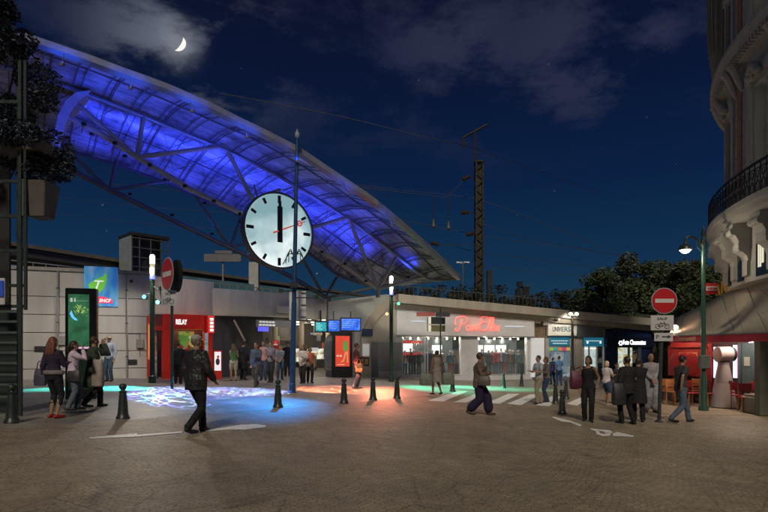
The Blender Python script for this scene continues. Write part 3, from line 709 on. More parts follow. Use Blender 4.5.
# cross wires under the shell
mb = MB()
for i in range(1, NS-4, 3):
    mb.tube([colsR[i][4]+Vector((0,0,-.12)), colsR[i+3][7]+Vector((0,0,-.08))], .014, 4); mb.tube([colsR[i+3][4]+Vector((0,0,-.12)), colsR[i][7]+Vector((0,0,-.08))], .014, 4)
mb.build('tie_wires', TDARK, arch)
def pl(px, py, w=0.0):
    """point seen at a pixel, on the vertical plane at offset w from the truss axis"""
    Ow = O+vN*w; k = (px-384)/F
    s = (k*Ow.y-Ow.x)/(u.x-k*u.y); p = Ow+u*s; return Vector((p.x, p.y, CZ+(HY-py)*p.y/F))
LC = [(66,116),(100,133),(137,157),(190,189),(245,215),(313,246),(348,268),(378,289)]
mb = MB(); mb.tube([pl(*p) for p in LC], .10, 8); mb.build('lower_chord', TUBE, arch, smooth=True)
for a, b, w_ in [((77,104),(137,157),0),((144,114),(137,157),0),((137,157),(225,146),0),((225,146),(253,200),0),((298,232),(348,217),0),((348,217),(378,289),0),((397,256),(378,289),0),((378,289),(427,276),0),((253,200),(280,190),0)]:
    mb = MB(); mb.tube([pl(*a, w_), pl(*b, w_)], .085, 8); mb.build('web_member', TUBE, arch, smooth=True)
WR = -4.2
mb = MB(); mb.tube([pl(*p, WR) for p in [(40,152),(60,164),(110,190),(170,219),(235,250),(290,276),(330,300)]], .11, 8); mb.build('rear_lower_chord', TDARK, arch, smooth=True)
for a, b in [((116,160),(110,190)),((70,152),(110,190)),((110,190),(172,180)),((196,196),(230,248)),((243,212),(230,248)),((230,248),(262,238)),((300,254),(325,298)),((342,268),(325,298)),((325,298),(372,288)),((285,252),(262,262))]:
    mb = MB(); mb.tube([pl(*a, WR), pl(*b, WR)], .075, 8); mb.build('rear_web_member', TDARK, arch, smooth=True)
# bearings where the truss meets the wall
for px, py, w_ in ((378,289,0),(325,299,WR)):
    p = pl(px, py, w_); mb = MB(); mb.tube([p, (p.x, p.y, 4.4)], .12, 8); mb.build('bearing_post', TUBE, arch, smooth=True)
# curved leg at the left end: a tapering box section
leg_o = [(91,90),(76,92),(66,100),(58,115),(54,135),(53,150),(52,164)]
leg_i = [(86,95),(78,101),(71,111),(65,124),(61,140),(60,153),(59,166)]
mb = MB()
lo = [pl(*p, .3) for p in leg_o]; li = [pl(*p, .3) for p in leg_i]; lb = [p+vN*-1.6 for p in lo]; lib = [p+vN*-1.6 for p in li]
v = []
for q in range(len(lo)): v += [lo[q], li[q], lib[q], lb[q]]
mb.add(v, [(i*4+k_, (i+1)*4+k_, (i+1)*4+(k_+1)%4, i*4+(k_+1)%4) for i in range(len(lo)-1) for k_ in range(4)]+[(0,1,2,3), (len(v)-1,len(v)-2,len(v)-3,len(v)-4)])
mb.build('curved_leg', M('leg_paint', (.45,.45,.5), .4), arch, smooth=True)
# floodlights that light the shell, clamped on the lower chord
def flood(p, tgt, e, col_, size=110):
    mb = MB(); mb.cbox(p, (.15,.10,.10)); mb.build('floodlight', M('black_case'), arch)
    light('blue_flood', 'SPOT', p+(Vector(tgt)-p).normalized()*.16, e, col_, tgt, size, .8, .12)
BL = (.03,.06,1.0)
for px, py, w_, e in ((92,134,-1.5,350),(125,156,-1.5,650),(165,180,-1.6,1000),(205,203,-1.6,1200),(240,222,-1.5,1200),(292,246,-1.3,1300),(325,262,-1.2,900),(352,277,-1,600),(392,282,-.3,200),(408,277,.2,110),(90,172,-4.3,260),(130,194,-4.4,300),(172,215,-4.4,330),(212,234,-4.4,330),(255,250,-4.2,300)):
    p = pl(px, py, w_); flood(p, p+Vector((-.2,.4,3)), e*.52, BL, 120)
for px, py, e in ((84,124,520),(115,143,700),(150,165,850),(185,186,900),(214,201,1000),(240,214,1100),(322,252,1100),(345,264,700),(366,281,400)):
    p = pl(px, py, .9); mb = MB(); mb.tube([p, p-vN*.9], .02, 5); mb.build('floodlight_arm', TDARK, arch)
    MB().cbox(p, (.13,.10,.10)).build('floodlight', M('black_case'), arch)
    t_ = p+vN*1.0+Vector((0,0,2.5)); light('near_flood', 'SPOT', p+(t_-p).normalized()*.14, e*.17, (.025,.07,.95), t_, 125, .8, .1)
for s_, e in ((-10,45),(-8.3,60),(-6.6,60),(-4.9,55),(-3.2,50),(-1.5,40),(.4,30),(2.4,22)):
    c = roofpt(s_, wn(s_), NEAR); p = c+Vector((.25,-.55,-.65)); mb = MB(); mb.tube([c, p], .012, 4); mb.cbox(p, (.1,.07,.07)); mb.build('edge_light', TDARK, arch)
    light('edge_flood', 'SPOT', p+(c-p).normalized()*.08, e, (.02,.10,1.0), c, 120, .9, .05)
# uplight at the leg
p = pl(72, 150, 2.2); light('leg_flood', 'SPOT', p, 330, BL, pl(66,112,0), 60, .7, .1); mb = MB(); mb.cbox(p+Vector((0,-.1,-.05)), (.24,.16,.16)); mb.tube([p, pl(58,150,.3)], .03, 6); mb.build('floodlight', M('black_case'), arch)

# ================================================================== clock
ck = thing('station_clock', 'huge round illuminated clock hung in the roof truss, hands near two past twelve', 'clock', (O.x, O.y, 5))
nrm = Vector((.598,-.801,0)); cc = P(279.3, 230.6, 23.4); uc = Vector((.801,.598,0))
class Fc:
    def __call__(s, v): return cc+uc*v[0]+Vector((0,0,1))*v[1]+nrm*v[2]
RR = 1.6
def disc(mb, r0, r1, c0, c1, n=48):
    """ring (r0>0) or disc"""
    vs = []; fs = []
    for k in range(n):
        q = 2*PI*k/n; c_, s_ = math.cos(q), math.sin(q)
        vs += [(r1*c_, r1*s_, c0), (r1*c_, r1*s_, c1), (r0*c_, r0*s_, c1), (r0*c_, r0*s_, c0)]
    for k in range(n):
        a = 4*k; b = 4*((k+1) % n)
        for j in range(4): fs.append((a+j, b+j, b+(j+1) % 4, a+(j+1) % 4))
    return mb.add(vs, fs)
mb = MB(Fc()); disc(mb, RR-.07, RR, -.28, .06); mb.build('rim', M('clock_rim', (.10,.09,.08), .4, metal=.4), ck, smooth=True)
def clock_mat():
    m = bpy.data.materials.new('clock_glass'); m.use_nodes = True; nt = m.node_tree; b = nt.nodes['Principled BSDF']; L = nt.links.new
    tc = nd(nt, 'ShaderNodeTexCoord'); n = nd(nt, 'ShaderNodeTexNoise'); n.inputs['Scale'].default_value = .55; n.inputs['Detail'].default_value = 5; n.inputs['Roughness'].default_value = .5
    L(tc.outputs['Object'], n.inputs[0])
    c = nd(nt, 'ShaderNodeValToRGB'); e = c.color_ramp.elements; e[0].position = .36; e[0].color = (.22,.38,.40,1); e[1].position = .64; e[1].color = (.86,.95,.95,1); q = e.new(.5); q.color = (.42,.58,.60,1)
    sz = nd(nt, 'ShaderNodeSeparateXYZ'); L(tc.outputs['Object'], sz.inputs[0])
    ma = nd(nt, 'ShaderNodeMath', operation='MULTIPLY_ADD'); L(sz.outputs[2], ma.inputs[0]); ma.inputs[1].default_value = -.10; ma.inputs[2].default_value = .17
    mb2 = nd(nt, 'ShaderNodeMath', operation='ADD'); L(n.outputs[0], mb2.inputs[0]); L(ma.outputs[0], mb2.inputs[1])
    L(mb2.outputs[0], c.inputs[0]); L(c.outputs[0], b.inputs['Emission Color']); b.inputs['Emission Strength'].default_value = 1.0; b.inputs['Base Color'].default_value = (.1,.12,.12,1); b.inputs['Roughness'].default_value = .12
    return m
mb = MB(Fc()); n = 48; mb.add([( (RR-.07)*math.cos(2*PI*k/n), (RR-.07)*math.sin(2*PI*k/n), -.02) for k in range(n)]+[( (RR-.07)*math.cos(2*PI*k/n), (RR-.07)*math.sin(2*PI*k/n), -.2) for k in range(n)], [tuple(range(n)), tuple(reversed(range(n, 2*n)))]); mb.build('dial', clock_mat(), ck)
BLK = M('clock_black', (.012,.012,.015), .4)
for h_ in range(12):
    an = PI/2-2*PI*h_/12; q = Matrix.Rotation(an, 2); mb = MB(Fc())
    r0, r1 = (RR-.46, RR-.14) if h_ % 3 == 0 else (RR-.40, RR-.16); w_ = .065 if h_ % 3 == 0 else .055
    mb.prism([tuple(q@Vector(p)) for p in ((r0,-w_),(r1,-w_),(r1,w_),(r0,w_))], -.015, .02); mb.build('hour_mark', BLK, ck)
mb = MB(Fc()); mb.box(-.05,.05,-.48,1.38,.03,.05); mb.build('minute_hand', BLK, ck)
mb = MB(Fc()); mb.box(-.115,.115,-.5,1.0,.055,.08); mb.box(-.06,.06,1.0,1.22,.055,.08); mb.build('hour_hand', BLK, ck)
q = Matrix.Rotation(R(24), 2); mb = MB(Fc())
mb.prism([tuple(q@Vector(p)) for p in ((-.35,-.035),(1.28,-.018),(1.28,.018),(-.35,.035))], .09, .105)
disc_c = q@Vector((.98, 0)); vs = []
n = 20
for k in range(n):
    a = 2*PI*k/n
    for r_, c_ in ((.13,.09),(.13,.108),(.075,.108),(.075,.09)): vs.append((disc_c.x+r_*math.cos(a), disc_c.y+r_*math.sin(a), c_))
mb.add(vs, [(4*k+j, 4*((k+1)%n)+j, 4*((k+1)%n)+(j+1)%4, 4*k+(j+1)%4) for k in range(n) for j in range(4)])
mb.build('second_hand', E('red_hand', (.8,.12,.06), .5, (.7,.08,.04)), ck)
mb = MB(Fc()); mb.lathe((0,0,0), [(.01,-.01),(.09,0),(.09,.11),(.01,.12)], 16, 'z'); mb.build('hub', BLK, ck, smooth=True)
mb = MB()
for a in (-.9, .9): 
    p = cc+uc*a+Vector((0,0,1.25)); q_ = O+u*((p-O).dot(u)); mb.tube([p-nrm*.15, (q_.x, q_.y, p.z+.65)], .04, 6)
    p = cc+uc*a*1.2+Vector((0,0,-.9)); mb.tube([p-nrm*.15, p-nrm*.75+Vector((0,0,-.1))], .04, 6)
mb.build('bracket', TUBE, ck)

# ================================================================== things behind the station
# platform canopy and viaduct running away behind
def run(pts, prof, name, mat, parent=None):
    """sweep a (out, z) profile along plan points"""
    mb = MB(); n = len(prof); v = []
    for i, (x, y) in enumerate(pts):
        a = Vector(pts[max(i-1,0)]); b = Vector(pts[min(i+1,len(pts)-1)]); t = (b-a).normalized(); o = Vector((-t.y, t.x))
        for w_, z in prof: v.append((x+o.x*w_, y+o.y*w_, z))
    mb.add(v, [(i*n+k_, (i+1)*n+k_, (i+1)*n+(k_+1)%n, i*n+(k_+1)%n) for i in range(len(pts)-1) for k_ in range(n)]+[tuple(range(n)), tuple(reversed(range((len(pts)-1)*n, len(pts)*n)))])
    return mb.build(name, mat, parent)
cp = [(P(px,300,d).x, d) for px, d in ((-60,25.5),(20,28.5),(135,34.5),(220,40.0),(300,47.0),(395,60.0))]
t = thing('platform_canopy', 'long dark platform canopy running away behind the station wall', 'canopy', (cp[2][0], cp[2][1], 3))
run(cp, [(0,7.16),(0,7.36),(5,7.8),(5,7.5)], 'roof', M('canopy_roof', (.16,.14,.12), .6), t)
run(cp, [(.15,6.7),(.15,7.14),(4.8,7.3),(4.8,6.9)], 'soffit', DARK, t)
for i, px in enumerate((108,186,227,250,273,300,330)):
    d = interp([(20,28.5),(135,34.5),(220,40),(300,47),(395,60)], px)+1.2; p = P(px,300,d); mb = MB(); mb.tube([(p.x,p.y,3.0),(p.x,p.y,6.55)], .07, 8); mb.build('post', STEELG, t, smooth=True)
vp = [(x+.3, y+.3) for x, y in cp]
t = thing('railway_viaduct', 'raised railway deck with a pale parapet behind the station', 'viaduct', (vp[2][0], vp[2][1], 0))
vp2 = [(P(px,300,d).x, d) for px, d in ((-60,24.5),(20,26.5),(135,31),(220,35.5),(300,41.0),(395,50.0),(500,58),(700,66),(1000,70))]
run(vp2, [(0,2.0),(0,4.75),(.4,4.75),(14,4.6),(14,2)], 'deck', M('deck_concrete', (.16,.155,.15), .7), t)
run(vp2[:6], [(-.05,4.76),(-.05,5.35),(.12,5.35),(.12,4.76)], 'parapet', M('parapet_white', (.55,.55,.54), .5, var=.12), t)
mb = MB()
for i in range(len(vp2)-5):
    a, b = Vector(vp2[i+1]), Vector(vp2[i+2])
    for k_ in range(10): p = a.lerp(b, k_/10); mb.tube([(p.x,p.y,5.35),(p.x,p.y,6.1)], .02, 4)
mb.build('railing_posts', STEELG, t)
run(vp2[:6], [(.0,6.08),(.0,6.14),(.05,6.14),(.05,6.08)], 'handrail', STEELG, t)
# carriage-like teal band (glazed windbreak)
t = run([(x+.9,y+1.6) for x, y in vp2[2:6]], [(0,5.0),(0,6.35),(.08,6.35),(.08,5.0)], 'glass_windbreak', M('teal_glass', (.10,.22,.27), .2, var=.25, scale=.8)); tag(t, 'low teal glass windbreak on the raised platform', 'windbreak')
# lift tower
p0 = P(131.5,275,32); p1 = P(168.5,275,33.5); t = thing('lift_tower', 'dark lattice glass lift tower above the station wall', 'tower', (p0.x, p0.y, 2))
fl = Fr((p0.x,p0.y), (p1.x,p1.y)); L_ = fl.L; zt = P(0,237,32.6).z
mb = MB(fl)
for a in (0, L_*.2, L_*.5, L_*.78, L_-.06): mb.box(a, a+.06, 3, zt, -.06, 0); mb.box(a, a+.06, 3, zt, -1.9, -1.84)
mb.build('upright', TDARK, t)
mb = MB(fl)
for i in range(9): z = zt-.15-i*.55; mb.box(0, L_, z, z+.05, -.05, .01); mb.box(0, L_, z, z+.05, -1.9, -1.85)
mb.build('crossbar', TDARK, t)
MB(fl).box(-.05, L_+.05, zt, zt+.18, -1.95, .05).build('cap', ROOFD, t)
MB(fl).box(-.04, -.0, 3, zt-.02, -1.85, -.02).build('side_panel', M('pale_glass2', (.3,.33,.34), .3, var=.2), t)
MB(fl).box(.1, L_-.1, 3, zt-.05, -1.0, -.95).build('inner_panel', M('lift_inner', (.05,.055,.06), .4, var=.6, scale=4), t)
# pale column, signs and lamp behind
p = P(253.5, 295, 38); o = MB().box(p.x-.32, p.x+.32, p.y, p.y+.5, 3.2, P(0,262,38).z).build('concrete_column', M('pale_concrete', (.42,.42,.40), .7)); tag(o, 'pale square concrete column below the clock', 'column')
p = P(223, 293, 37); t = thing('platform_sign', 'two long grey platform signs on a thin pole left of the clock', 'sign', (p.x, p.y, 4))
mb = MB(); mb.tube([(p.x,p.y,3.5),(p.x,p.y,P(0,252,37).z)], .06, 8); mb.build('pole', STEELG, t)
for (x0,x1,y0,y1) in ((204,241,254,261.5),(215,232,250.5,253.5)):
    a = P(x0,y1,36.8); b = P(x1,y0,36.8); mb = MB(); mb.box(a.x,b.x,a.y,a.y+.12,a.z,b.z); mb.build('sign_board', M('sign_dark', (.16,.15,.16), .6), t)
p = P(256, 258, 39); o = MB().box(p.x-.55, p.x+.45, p.y, p.y+.3, p.z-.12, p.z+.12).build('red_marker_board', M('dull_red', (.35,.06,.03), .6)); tag(o, 'small dull red board beside the lower left of the clock', 'board')
mb = MB(); mb.box(p.x-.05,p.x+.05,p.y+.1,p.y+.2,3.5,p.z-.12); mb.build('pole', STEELG, None); bpy.data.objects['pole'] if False else None
q = COL.objects[-1]
for ob in list(COL.objects):
    if ob.name.startswith('pole') and ob.parent is None: ob.parent = o; ob.location = ob.location-o.location

PDARK = M('pylon_steel', (.022,.021,.02), .7)
# pylon, catenary mast
d = 60; p = P(479, 295, d); t = thing('railway_pylon', 'tall dark lattice pylon with a T shaped top behind the shops', 'pylon', (p.x, p.y, 2))
w_ = .44; zt = P(0,163,d).z; mb = MB()
for sx in (-w_, w_-.16):
    for sy in (-w_, w_-.16): mb.box(p.x+sx, p.x+sx+.16, p.y+sy, p.y+sy+.16, 2, zt)
mb.build('upright', PDARK, t)
mb = MB(); nst = 22
for i in range(nst):
    z = 3+(zt-3)*i/nst; z2 = 3+(zt-3)*(i+1)/nst; s_ = 1 if i % 2 else -1
    for sy in (-w_, w_): mb.tube([(p.x-s_*w_, p.y+sy, z), (p.x+s_*w_, p.y+sy, z2)], .06, 4)
    mb.tube([(p.x-w_,p.y-w_*s_,z),(p.x-w_,p.y+w_*s_,z2)], .06, 4); mb.tube([(p.x+w_,p.y-w_*s_,z),(p.x+w_,p.y+w_*s_,z2)], .06, 4)
    mb.box(p.x-w_, p.x+w_, p.y-.03, p.y+.03, z-.05, z+.05)
mb.build('lattice', PDARK, t)
MB().box(p.x-.40, p.x+.40, p.y-.1, p.y+.1, 2, zt-.3).build('inner_web', M('pylon_web', (.035,.032,.03), .8), t)
MB().box(p.x-w_-.05, p.x+w_+.05, p.y-w_-.05, p.y+w_+.05, zt, zt+.15).build('cap', PDARK, t)
mb = MB(); mb.tube([(p.x-.4,p.y,zt),(p.x-.42,p.y,P(0,129,d).z)], .13, 6); mb.build('mast', PDARK, t)
mb = MB(); mb.tube([P(463,137.5,d), P(487,124.5,d)], .13, 6); mb.tube([P(463,137.5,d), P(464,147,d)], .12, 6); mb.build('cross_arm', PDARK, t)
# insulators hanging on the left of the pylon
WIRE = M('wire_black', (.02,.022,.026), .6)
for (px,py,a_) in ((466,178,-.5),(465,212.5,-.1),(470,234,-.25),(434.5,243.5,.3)):
    c = P(px, py, 58); mb = MB(); dx = Vector((math.cos(a_),0,-math.sin(a_)))*.45
    if a_: mb.tube([c-dx*.9, c-dx*.6, c-dx*.3, c, c+dx*.3, c+dx*.6, c+dx*.9], [.13,.27,.17,.27,.17,.27,.13], 8)
    mb.tube([c+dx, Vector((p.x-w_, p.y, c.z+.3))], .035, 4)
    o = mb.build('insulator', M('insulator_brown', (.06,.045,.035), .4), None, smooth=True)
    tag(o, {178:'topmost dark insulator on the wires left of the pylon',212.5:'second dark insulator down, left of the pylon',234:'dark insulator nearest the pylon at clock height',243.5:'dark insulator at the end of a long arm right of the canopy'}[py], 'insulator', 'insulators by the pylon')
for (px, y0, y1, lab) in ((433.5,196,225,'short hanging weight on its wire, the left one of the pair'),(448.5,190,227,'longer hanging weight on its wire, the right one of the pair')):
    t = thing('hanging_weight', lab, 'weight', P(px, y1, 58), group='weights hanging from the catenary wire')
    mb = MB(); mb.tube([P(px,y0,58), P(px,y1-6,58)], .045, 5); mb.build('wire', WIRE, t)
    mb = MB(); c = P(px, y1, 58); mb.lathe(c-Vector((0,0,.3)), [(.03,0),(.24,.08),(.24,.3),(.15,.45),(.16,.8),(.03,.95)], 10); mb.build('weight', TDARK, t, smooth=True)
def wire(pts, lab, r=.03, n=8):
    mb = MB(); mb.tube(spline([P(*p) for p in pts], n), r, 4)
    o = mb.build('overhead_wire', WIRE); tag(o, lab, 'wire', 'overhead railway wires')
wire([(466,178,58),(454,190,58),(444,198,58),(433.5,196,58),(330,184,56)], 'thin overhead wire carrying the two hanging weights')
wire([(220,93,55),(330,114,55),(430,138,55),(479,150,58),(600,193,75)], 'highest overhead wire, crossing the sky right of the clock')
wire([(330,182,60),(400,190,60),(479,200,60),(560,230,60),(640,262,60)], 'overhead wire crossing behind the pylon at mid height')
wire([(434,243,58),(455,246,58),(479,252,60),(600,268,60)], 'overhead wire running right from the long arm insulator')
wire([(380,215,60),(479,235,60),(600,252,60)], 'overhead wire passing just above the leftmost insulator')
wire([(420,252,60),(479,265,60),(600,278,60)], 'lowest overhead wire, just above the bushes by the pylon')
wire([(479,222,60),(520,236,60),(620,256,62)], 'overhead wire starting at the pylon and dropping right')
for i, (ya, yb) in enumerate(((176,196),(196,214),(213,231))):
    wire([(50,ya,50),(160,(ya+yb)/2+3,50),(262,yb,50)], ['topmost','middle','lowest'][i]+' of the three thin wires left of the clock', .02)
# twin lamp far away, signal boxes, chimney
t = thing('twin_lamp', 'far small twin headed lamp between the canopy tip and the pylon', 'lamp', P(463,293,70))
mb = MB(); mb.tube([P(463,296,70), P(463,263,70)], .08, 6); mb.tube([P(458,263,70), P(463,264,70), P(468,262,70)], .06, 5); mb.build('pole', STEELG, t)
for x_ in (459.5, 466.5): mb = MB(); mb.cbox(P(x_,262.3,70), (.7,.3,.14)); mb.build('lamp_head', E('far_lamp', (.8,.78,.7), .35, (.3,.3,.3)), t)
o = MB().box(P(489.8,290,64).x-.28, P(489.8,290,64).x+.28, 64, 64.6, 2, P(0,270,64).z).build('short_post', M('pylon_web')); tag(o, 'short dark post just right of the pylon', 'post')
t = thing('rail_signal', 'dark two box railway signal on a post above the shops', 'signal', P(522,298,50))
for (x0,x1,y0,y1) in ((516.5,521,289,294.5),(523,529.5,286.5,294.5),(518,523,281.5,286)):
    a = P(x0,y1,50); b = P(x1,y0,50); MB().box(a.x,b.x,50,50.5,a.z,b.z).build('signal_box', M('black_case'), t)
mb = MB(); mb.tube([P(522,302,50.3), P(522,284,50.3)], .07, 6); mb.tube([P(516,288.5,50.3), P(530,285.5,50.3)], .05, 6); mb.build('post', TDARK, t)

# ================================================================== moon
mc = P(178.5, 43.5, 900); mr_ = 7.6*900/F; mb = MB()
n = 14; a_ = []; b_ = []
for i in range(n+1):
    th = -PI/2+PI*i/n; a_.append((mr_*math.cos(th), mr_*math.sin(th))); b_.append((mr_*.3*math.cos(th), mr_*math.sin(th)))
rot = Matrix.Rotation(R(-32), 2)
v = []
for i in range(n+1):
    A_ = rot@Vector(a_[i]); B_ = rot@Vector(b_[i]); M_ = (A_+B_)/2
    v += [mc+Vector((A_.x,0,A_.y)), mc+Vector((M_.x,-mr_*.3*math.cos(-PI/2+PI*i/n),M_.y)), mc+Vector((B_.x,0,B_.y)), mc+Vector((M_.x,mr_*.3*math.cos(-PI/2+PI*i/n),M_.y))]
mb.add(v, [(i*4+k_, (i+1)*4+k_, (i+1)*4+(k_+1)%4, i*4+(k_+1)%4) for i in range(n) for k_ in range(4)])
o = mb.build('moon', E('moonlight', (.95,.95,.88), 1.0), smooth=True); tag(o, 'bright thin crescent moon among wispy clouds', 'moon')
# ================================================================== shops on the right
sf = Fr((.68,33.0), (17.1,37.5))
def sA(px): return sf.at(px)
def sZ(px, py): return sf.z(px, py)
def sbox(name, mat, parent, px0, px1, py0, py1, c0, c1, **kw):
    a0, a1 = sA(px0), sA(px1); pm = (px0+px1)/2; mb = MB(sf); mb.box(a0, a1, sZ(pm, py1), sZ(pm, py0), c0, c1); return mb.build(name, mat, parent, **kw)
zg = .0
def shop_window(parent, px0, px1, py0, py1, inner, glass=True, mull=()):
    sbox('window_glass', GL('shop_glass', (.3,.36,.36), .12), parent, px0, px1, py0, py1, -.06, -.04)
    sbox('window_back', inner, parent, px0-1, px1+1, py0-1, py1, -1.5, -1.45)
    for a, b in ((px0-.7, px0), (px1, px1+.7))+tuple((m, m+.7) for m in mull): sbox('window_frame', WHITE, parent, a, b, py0, py1, -.08, .03)
# clothes shop
t = thing('clothes_shop', 'grey clothes shop with red neon script over two lit windows', 'shop', sf((4, G(4)+RAISE, 0)))
GM = M('shop_grey', (.72,.72,.75), .45, metal=.1, var=.1, scale=1.5)
GP = M('shop_grey_panel', (.56,.56,.58), .5, metal=.1, var=.1, scale=2)
mb = MB(sf); zs0, zs1 = sZ(465, 336.5), 4.22
mb.prism([(0,zs0+.02),(sA(532.5),zs0+.0),(sA(532.5),sZ(532.5,316.6)),(0,sZ(397.6,309.3))], -.2, .25); mb.build('sign_fascia', GM, t, bevel=.02)
base = G(4)-.05
for a, b in ((395,402.3),(460.8,477.8),(527,532.5)):
    mb = MB(sf); mb.box(sA(a) if a > 396 else 0, sA(b), base, zs0, -.3, 0); mb.build('wall_pier', GP, t)
mb = MB(sf)
for a, b in ((402.3,460.8),(477.8,527)): mb.box(sA(a), sA(b), base, sZ((a+b)/2, 374.6), -.3, 0)
mb.build('plinth', GP, t)
inn = EN('boutique_wall', [(.03,.05,.05),(.10,.14,.13),(.25,.28,.25),(.05,.08,.08)], .45, 1.8, 5)
shop_window(t, 403, 460.5, 338, 374.5, inn, mull=(424.8,427.4)); shop_window(t, 478, 526.7, 339.5, 374.8, inn)
mb = MB(sf)
for a0, a1 in ((sA(402.3), sA(460.8)), (sA(477.8), sA(527))): mb.box(a0, a1, base+.3, base+.34, -1.5, 0); mb.box(a0, a1, zs0-.03, zs0, -1.5, 0)
mb.build('window_floor', M('shop_floor', (.3,.28,.25), .4), t)
# lit boxes, rails and mannequins
for a, b, y0, y1 in ((408,419.5,343.5,352),(440,450,345,355),(481,492,345,352),(494,504,345,352.5),(506,516,345,352.5)):
    sbox('light_panel', E('panel_white', (.9,.93,.85), 1.6), t, a, b, y0, y1, -1.4, -1.3)
for a, b, y0, y1 in ((403.5,424.5,340.5,343.2),(403.5,424.5,353,355)): sbox('red_strip', E('strip_red', (.6,.03,.02), .8), t, a, b, y0, y1, -.5, -.4)
rnd = random.Random(4)
CLO = [M('clo%d' % i, c, .8, var=.3, scale=9) for i, c in enumerate([(.02,.02,.025),(.05,.07,.12),(.25,.03,.03),(.35,.33,.3),(.05,.12,.14),(.12,.05,.04)])]
for x in [405.5,409.5,413.5,417.5,421.5,431,436,442,447,453,457.5,482,487,492.5,497,501.5,507.5,511,515,519,523]:
    a = sA(x); z0 = base+.36; hh = rnd.uniform(1.45,1.65); c = rnd.uniform(-.95,-.45)
    m_ = thing('mannequin', 'dressed mannequin standing behind the clothes shop glass', 'mannequin', sf((a, z0, c)), group='mannequins in the clothes shop windows')
    mb = MB(sf); s_ = hh/1.6
    mb.lathe((a, z0, c), [(0,0)], 3) if False else None
    pts = [(a,z0+.75*s_,c),(a,z0+.9*s_,c),(a,z0+1.1*s_,c),(a,z0+1.3*s_,c),(a,z0+1.38*s_,c)]
    mb.tube(pts, [.17,.14,.13,.19,.07], 8); mb.tube([(a-.19,z0+1.32*s_,c),(a-.24,z0+1.05*s_,c+.05),(a-.22,z0+.8*s_,c+.1)], [.055,.045,.035], 6); mb.tube([(a+.19,z0+1.32*s_,c),(a+.25,z0+1.05*s_,c),(a+.22,z0+.8*s_,c+.05)], [.055,.045,.035], 6)
    mb.build('clothes', rnd.choice(CLO), m_, smooth=True)
    mb = MB(sf); mb.tube([(a-.08,z0,c),(a-.08,z0+.4*s_,c),(a-.07,z0+.8*s_,c)], [.04,.055,.08], 6); mb.tube([(a+.08,z0,c+.04),(a+.08,z0+.4*s_,c),(a+.07,z0+.8*s_,c)], [.04,.055,.08], 6); mb.build('legs', rnd.choice(CLO), m_, smooth=True)
    mb = MB(sf); mb.tube([(a,z0+1.36*s_,c),(a,z0+1.45*s_,c)], .045, 6); mb.ell((a,z0+1.52*s_,c), (.075,.1,.09), 8, 6); mb.build('head', M('mannequin_head', (.35,.3,.27), .4), m_, smooth=True)
for x in (405,413,421,431,440,450,458,482,490,498,506,514,522):
    p = sf((sA(x), zs0-.1, -.5)); mb = MB(); mb.lathe(p, [(.01,-.09),(.06,-.08),(.05,.03),(.01,.04)], 8); mb.build('spot_lamp', E('shop_spot', (1,.85,.6), 5), t)
for x in (413,431,450,489,505,519): light('shop_light', 'POINT', sf((sA(x), zs0-.25, -.6)), 30, (1,.93,.82), radius=.06)
# neon script
letters = [[(12,1),(15,12),(19,26)],[(4,13),(2,21),(7,28),(18,32),(28,31),(33,25),(29,18),(21,14),(16,16)],[(12,1),(7,-1),(3,2),(5,7)],
 [(36,12),(31,9),(31,3),(35,0),(39,4),(39,9),(36,12)],[(40,11),(41,5),(43,1),(47,3),(50,12),(50,4),(53,1)],[(54,2),(56,9),(57,13),(60,11),(60,5),(64,2)],
 [(86,29),(79,33),(70,31),(68,25),(73,20),(81,20)],[(75,20),(66,16),(63,8),(68,1),(78,1),(86,7)],[(86,6),(92,19),(94,28),(91,32),(89,26),(88,8),(91,1)],[(92,4),(98,18),(100,28),(98,32),(95,26),(95,8),(97,1)],
 [(97,5),(103,8),(105,12),(101,13),(98,7),(101,1),(107,3)],[(107,3),(112,12),(114,7),(112,1),(107,2)]]
na0, na1 = sA(452.5), sA(497); nz0, nz1 = sZ(474, 331.5), sZ(474, 316.5); NE = E('neon_red', (1,.09,.06), 3.0); NW = E('neon_core', (1,.6,.55), 1.2)
for i, l in enumerate(letters):
    pts = spline([(p[0], p[1], 0) for p in l], 5)
    pts = [(na0+(na1-na0)*p.x/114, nz0+(nz1-nz0)*(p.y+1)/34, .31) for p in pts]
    mb = MB(sf); mb.tube(pts, .015, 6); mb.build('neon_letter', NE, t, smooth=True)
for a, b, y in ((410,424,321.5),(503,522,326.5)):
    mb = MB(sf); mb.box(sA(a), sA(b), sZ(a, y)-.02, sZ(a, y)+.02, .26, .285); mb.build('light_strip', E('strip_cool', (.75,.85,.9), .9), t)
light('neon_glow', 'POINT', sf(((na0+na1)/2, (nz0+nz1)/2, .8)), 6, (1,.15,.08), radius=.3)
# concrete beam over everything
t = thing('concrete_beam', 'long sloping concrete beam over the row of shops', 'beam', sf((8, 4, 0)))
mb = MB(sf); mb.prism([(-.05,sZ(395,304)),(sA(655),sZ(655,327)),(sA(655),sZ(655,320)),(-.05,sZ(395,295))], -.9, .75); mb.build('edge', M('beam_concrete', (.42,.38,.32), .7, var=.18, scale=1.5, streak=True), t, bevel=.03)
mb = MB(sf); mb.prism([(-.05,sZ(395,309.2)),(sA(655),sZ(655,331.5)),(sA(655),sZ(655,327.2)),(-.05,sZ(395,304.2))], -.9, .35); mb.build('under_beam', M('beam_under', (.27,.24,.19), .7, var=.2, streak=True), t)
# bank behind the beam with bushes added later
mb = MB(); mb.add([(-2,36,2),(24,41,2),(24,41,4.3),(-2,36,5.0),(-4,60,2),(80,75,2),(80,75,5.4),(-4,60,5.6)], [(0,1,2,3),(3,2,6,7),(1,5,6,2),(0,3,7,4),(4,7,6,5)]); tag(mb.build('embankment', M('bank', (.05,.05,.035), .9, var=.4)), kind='structure')
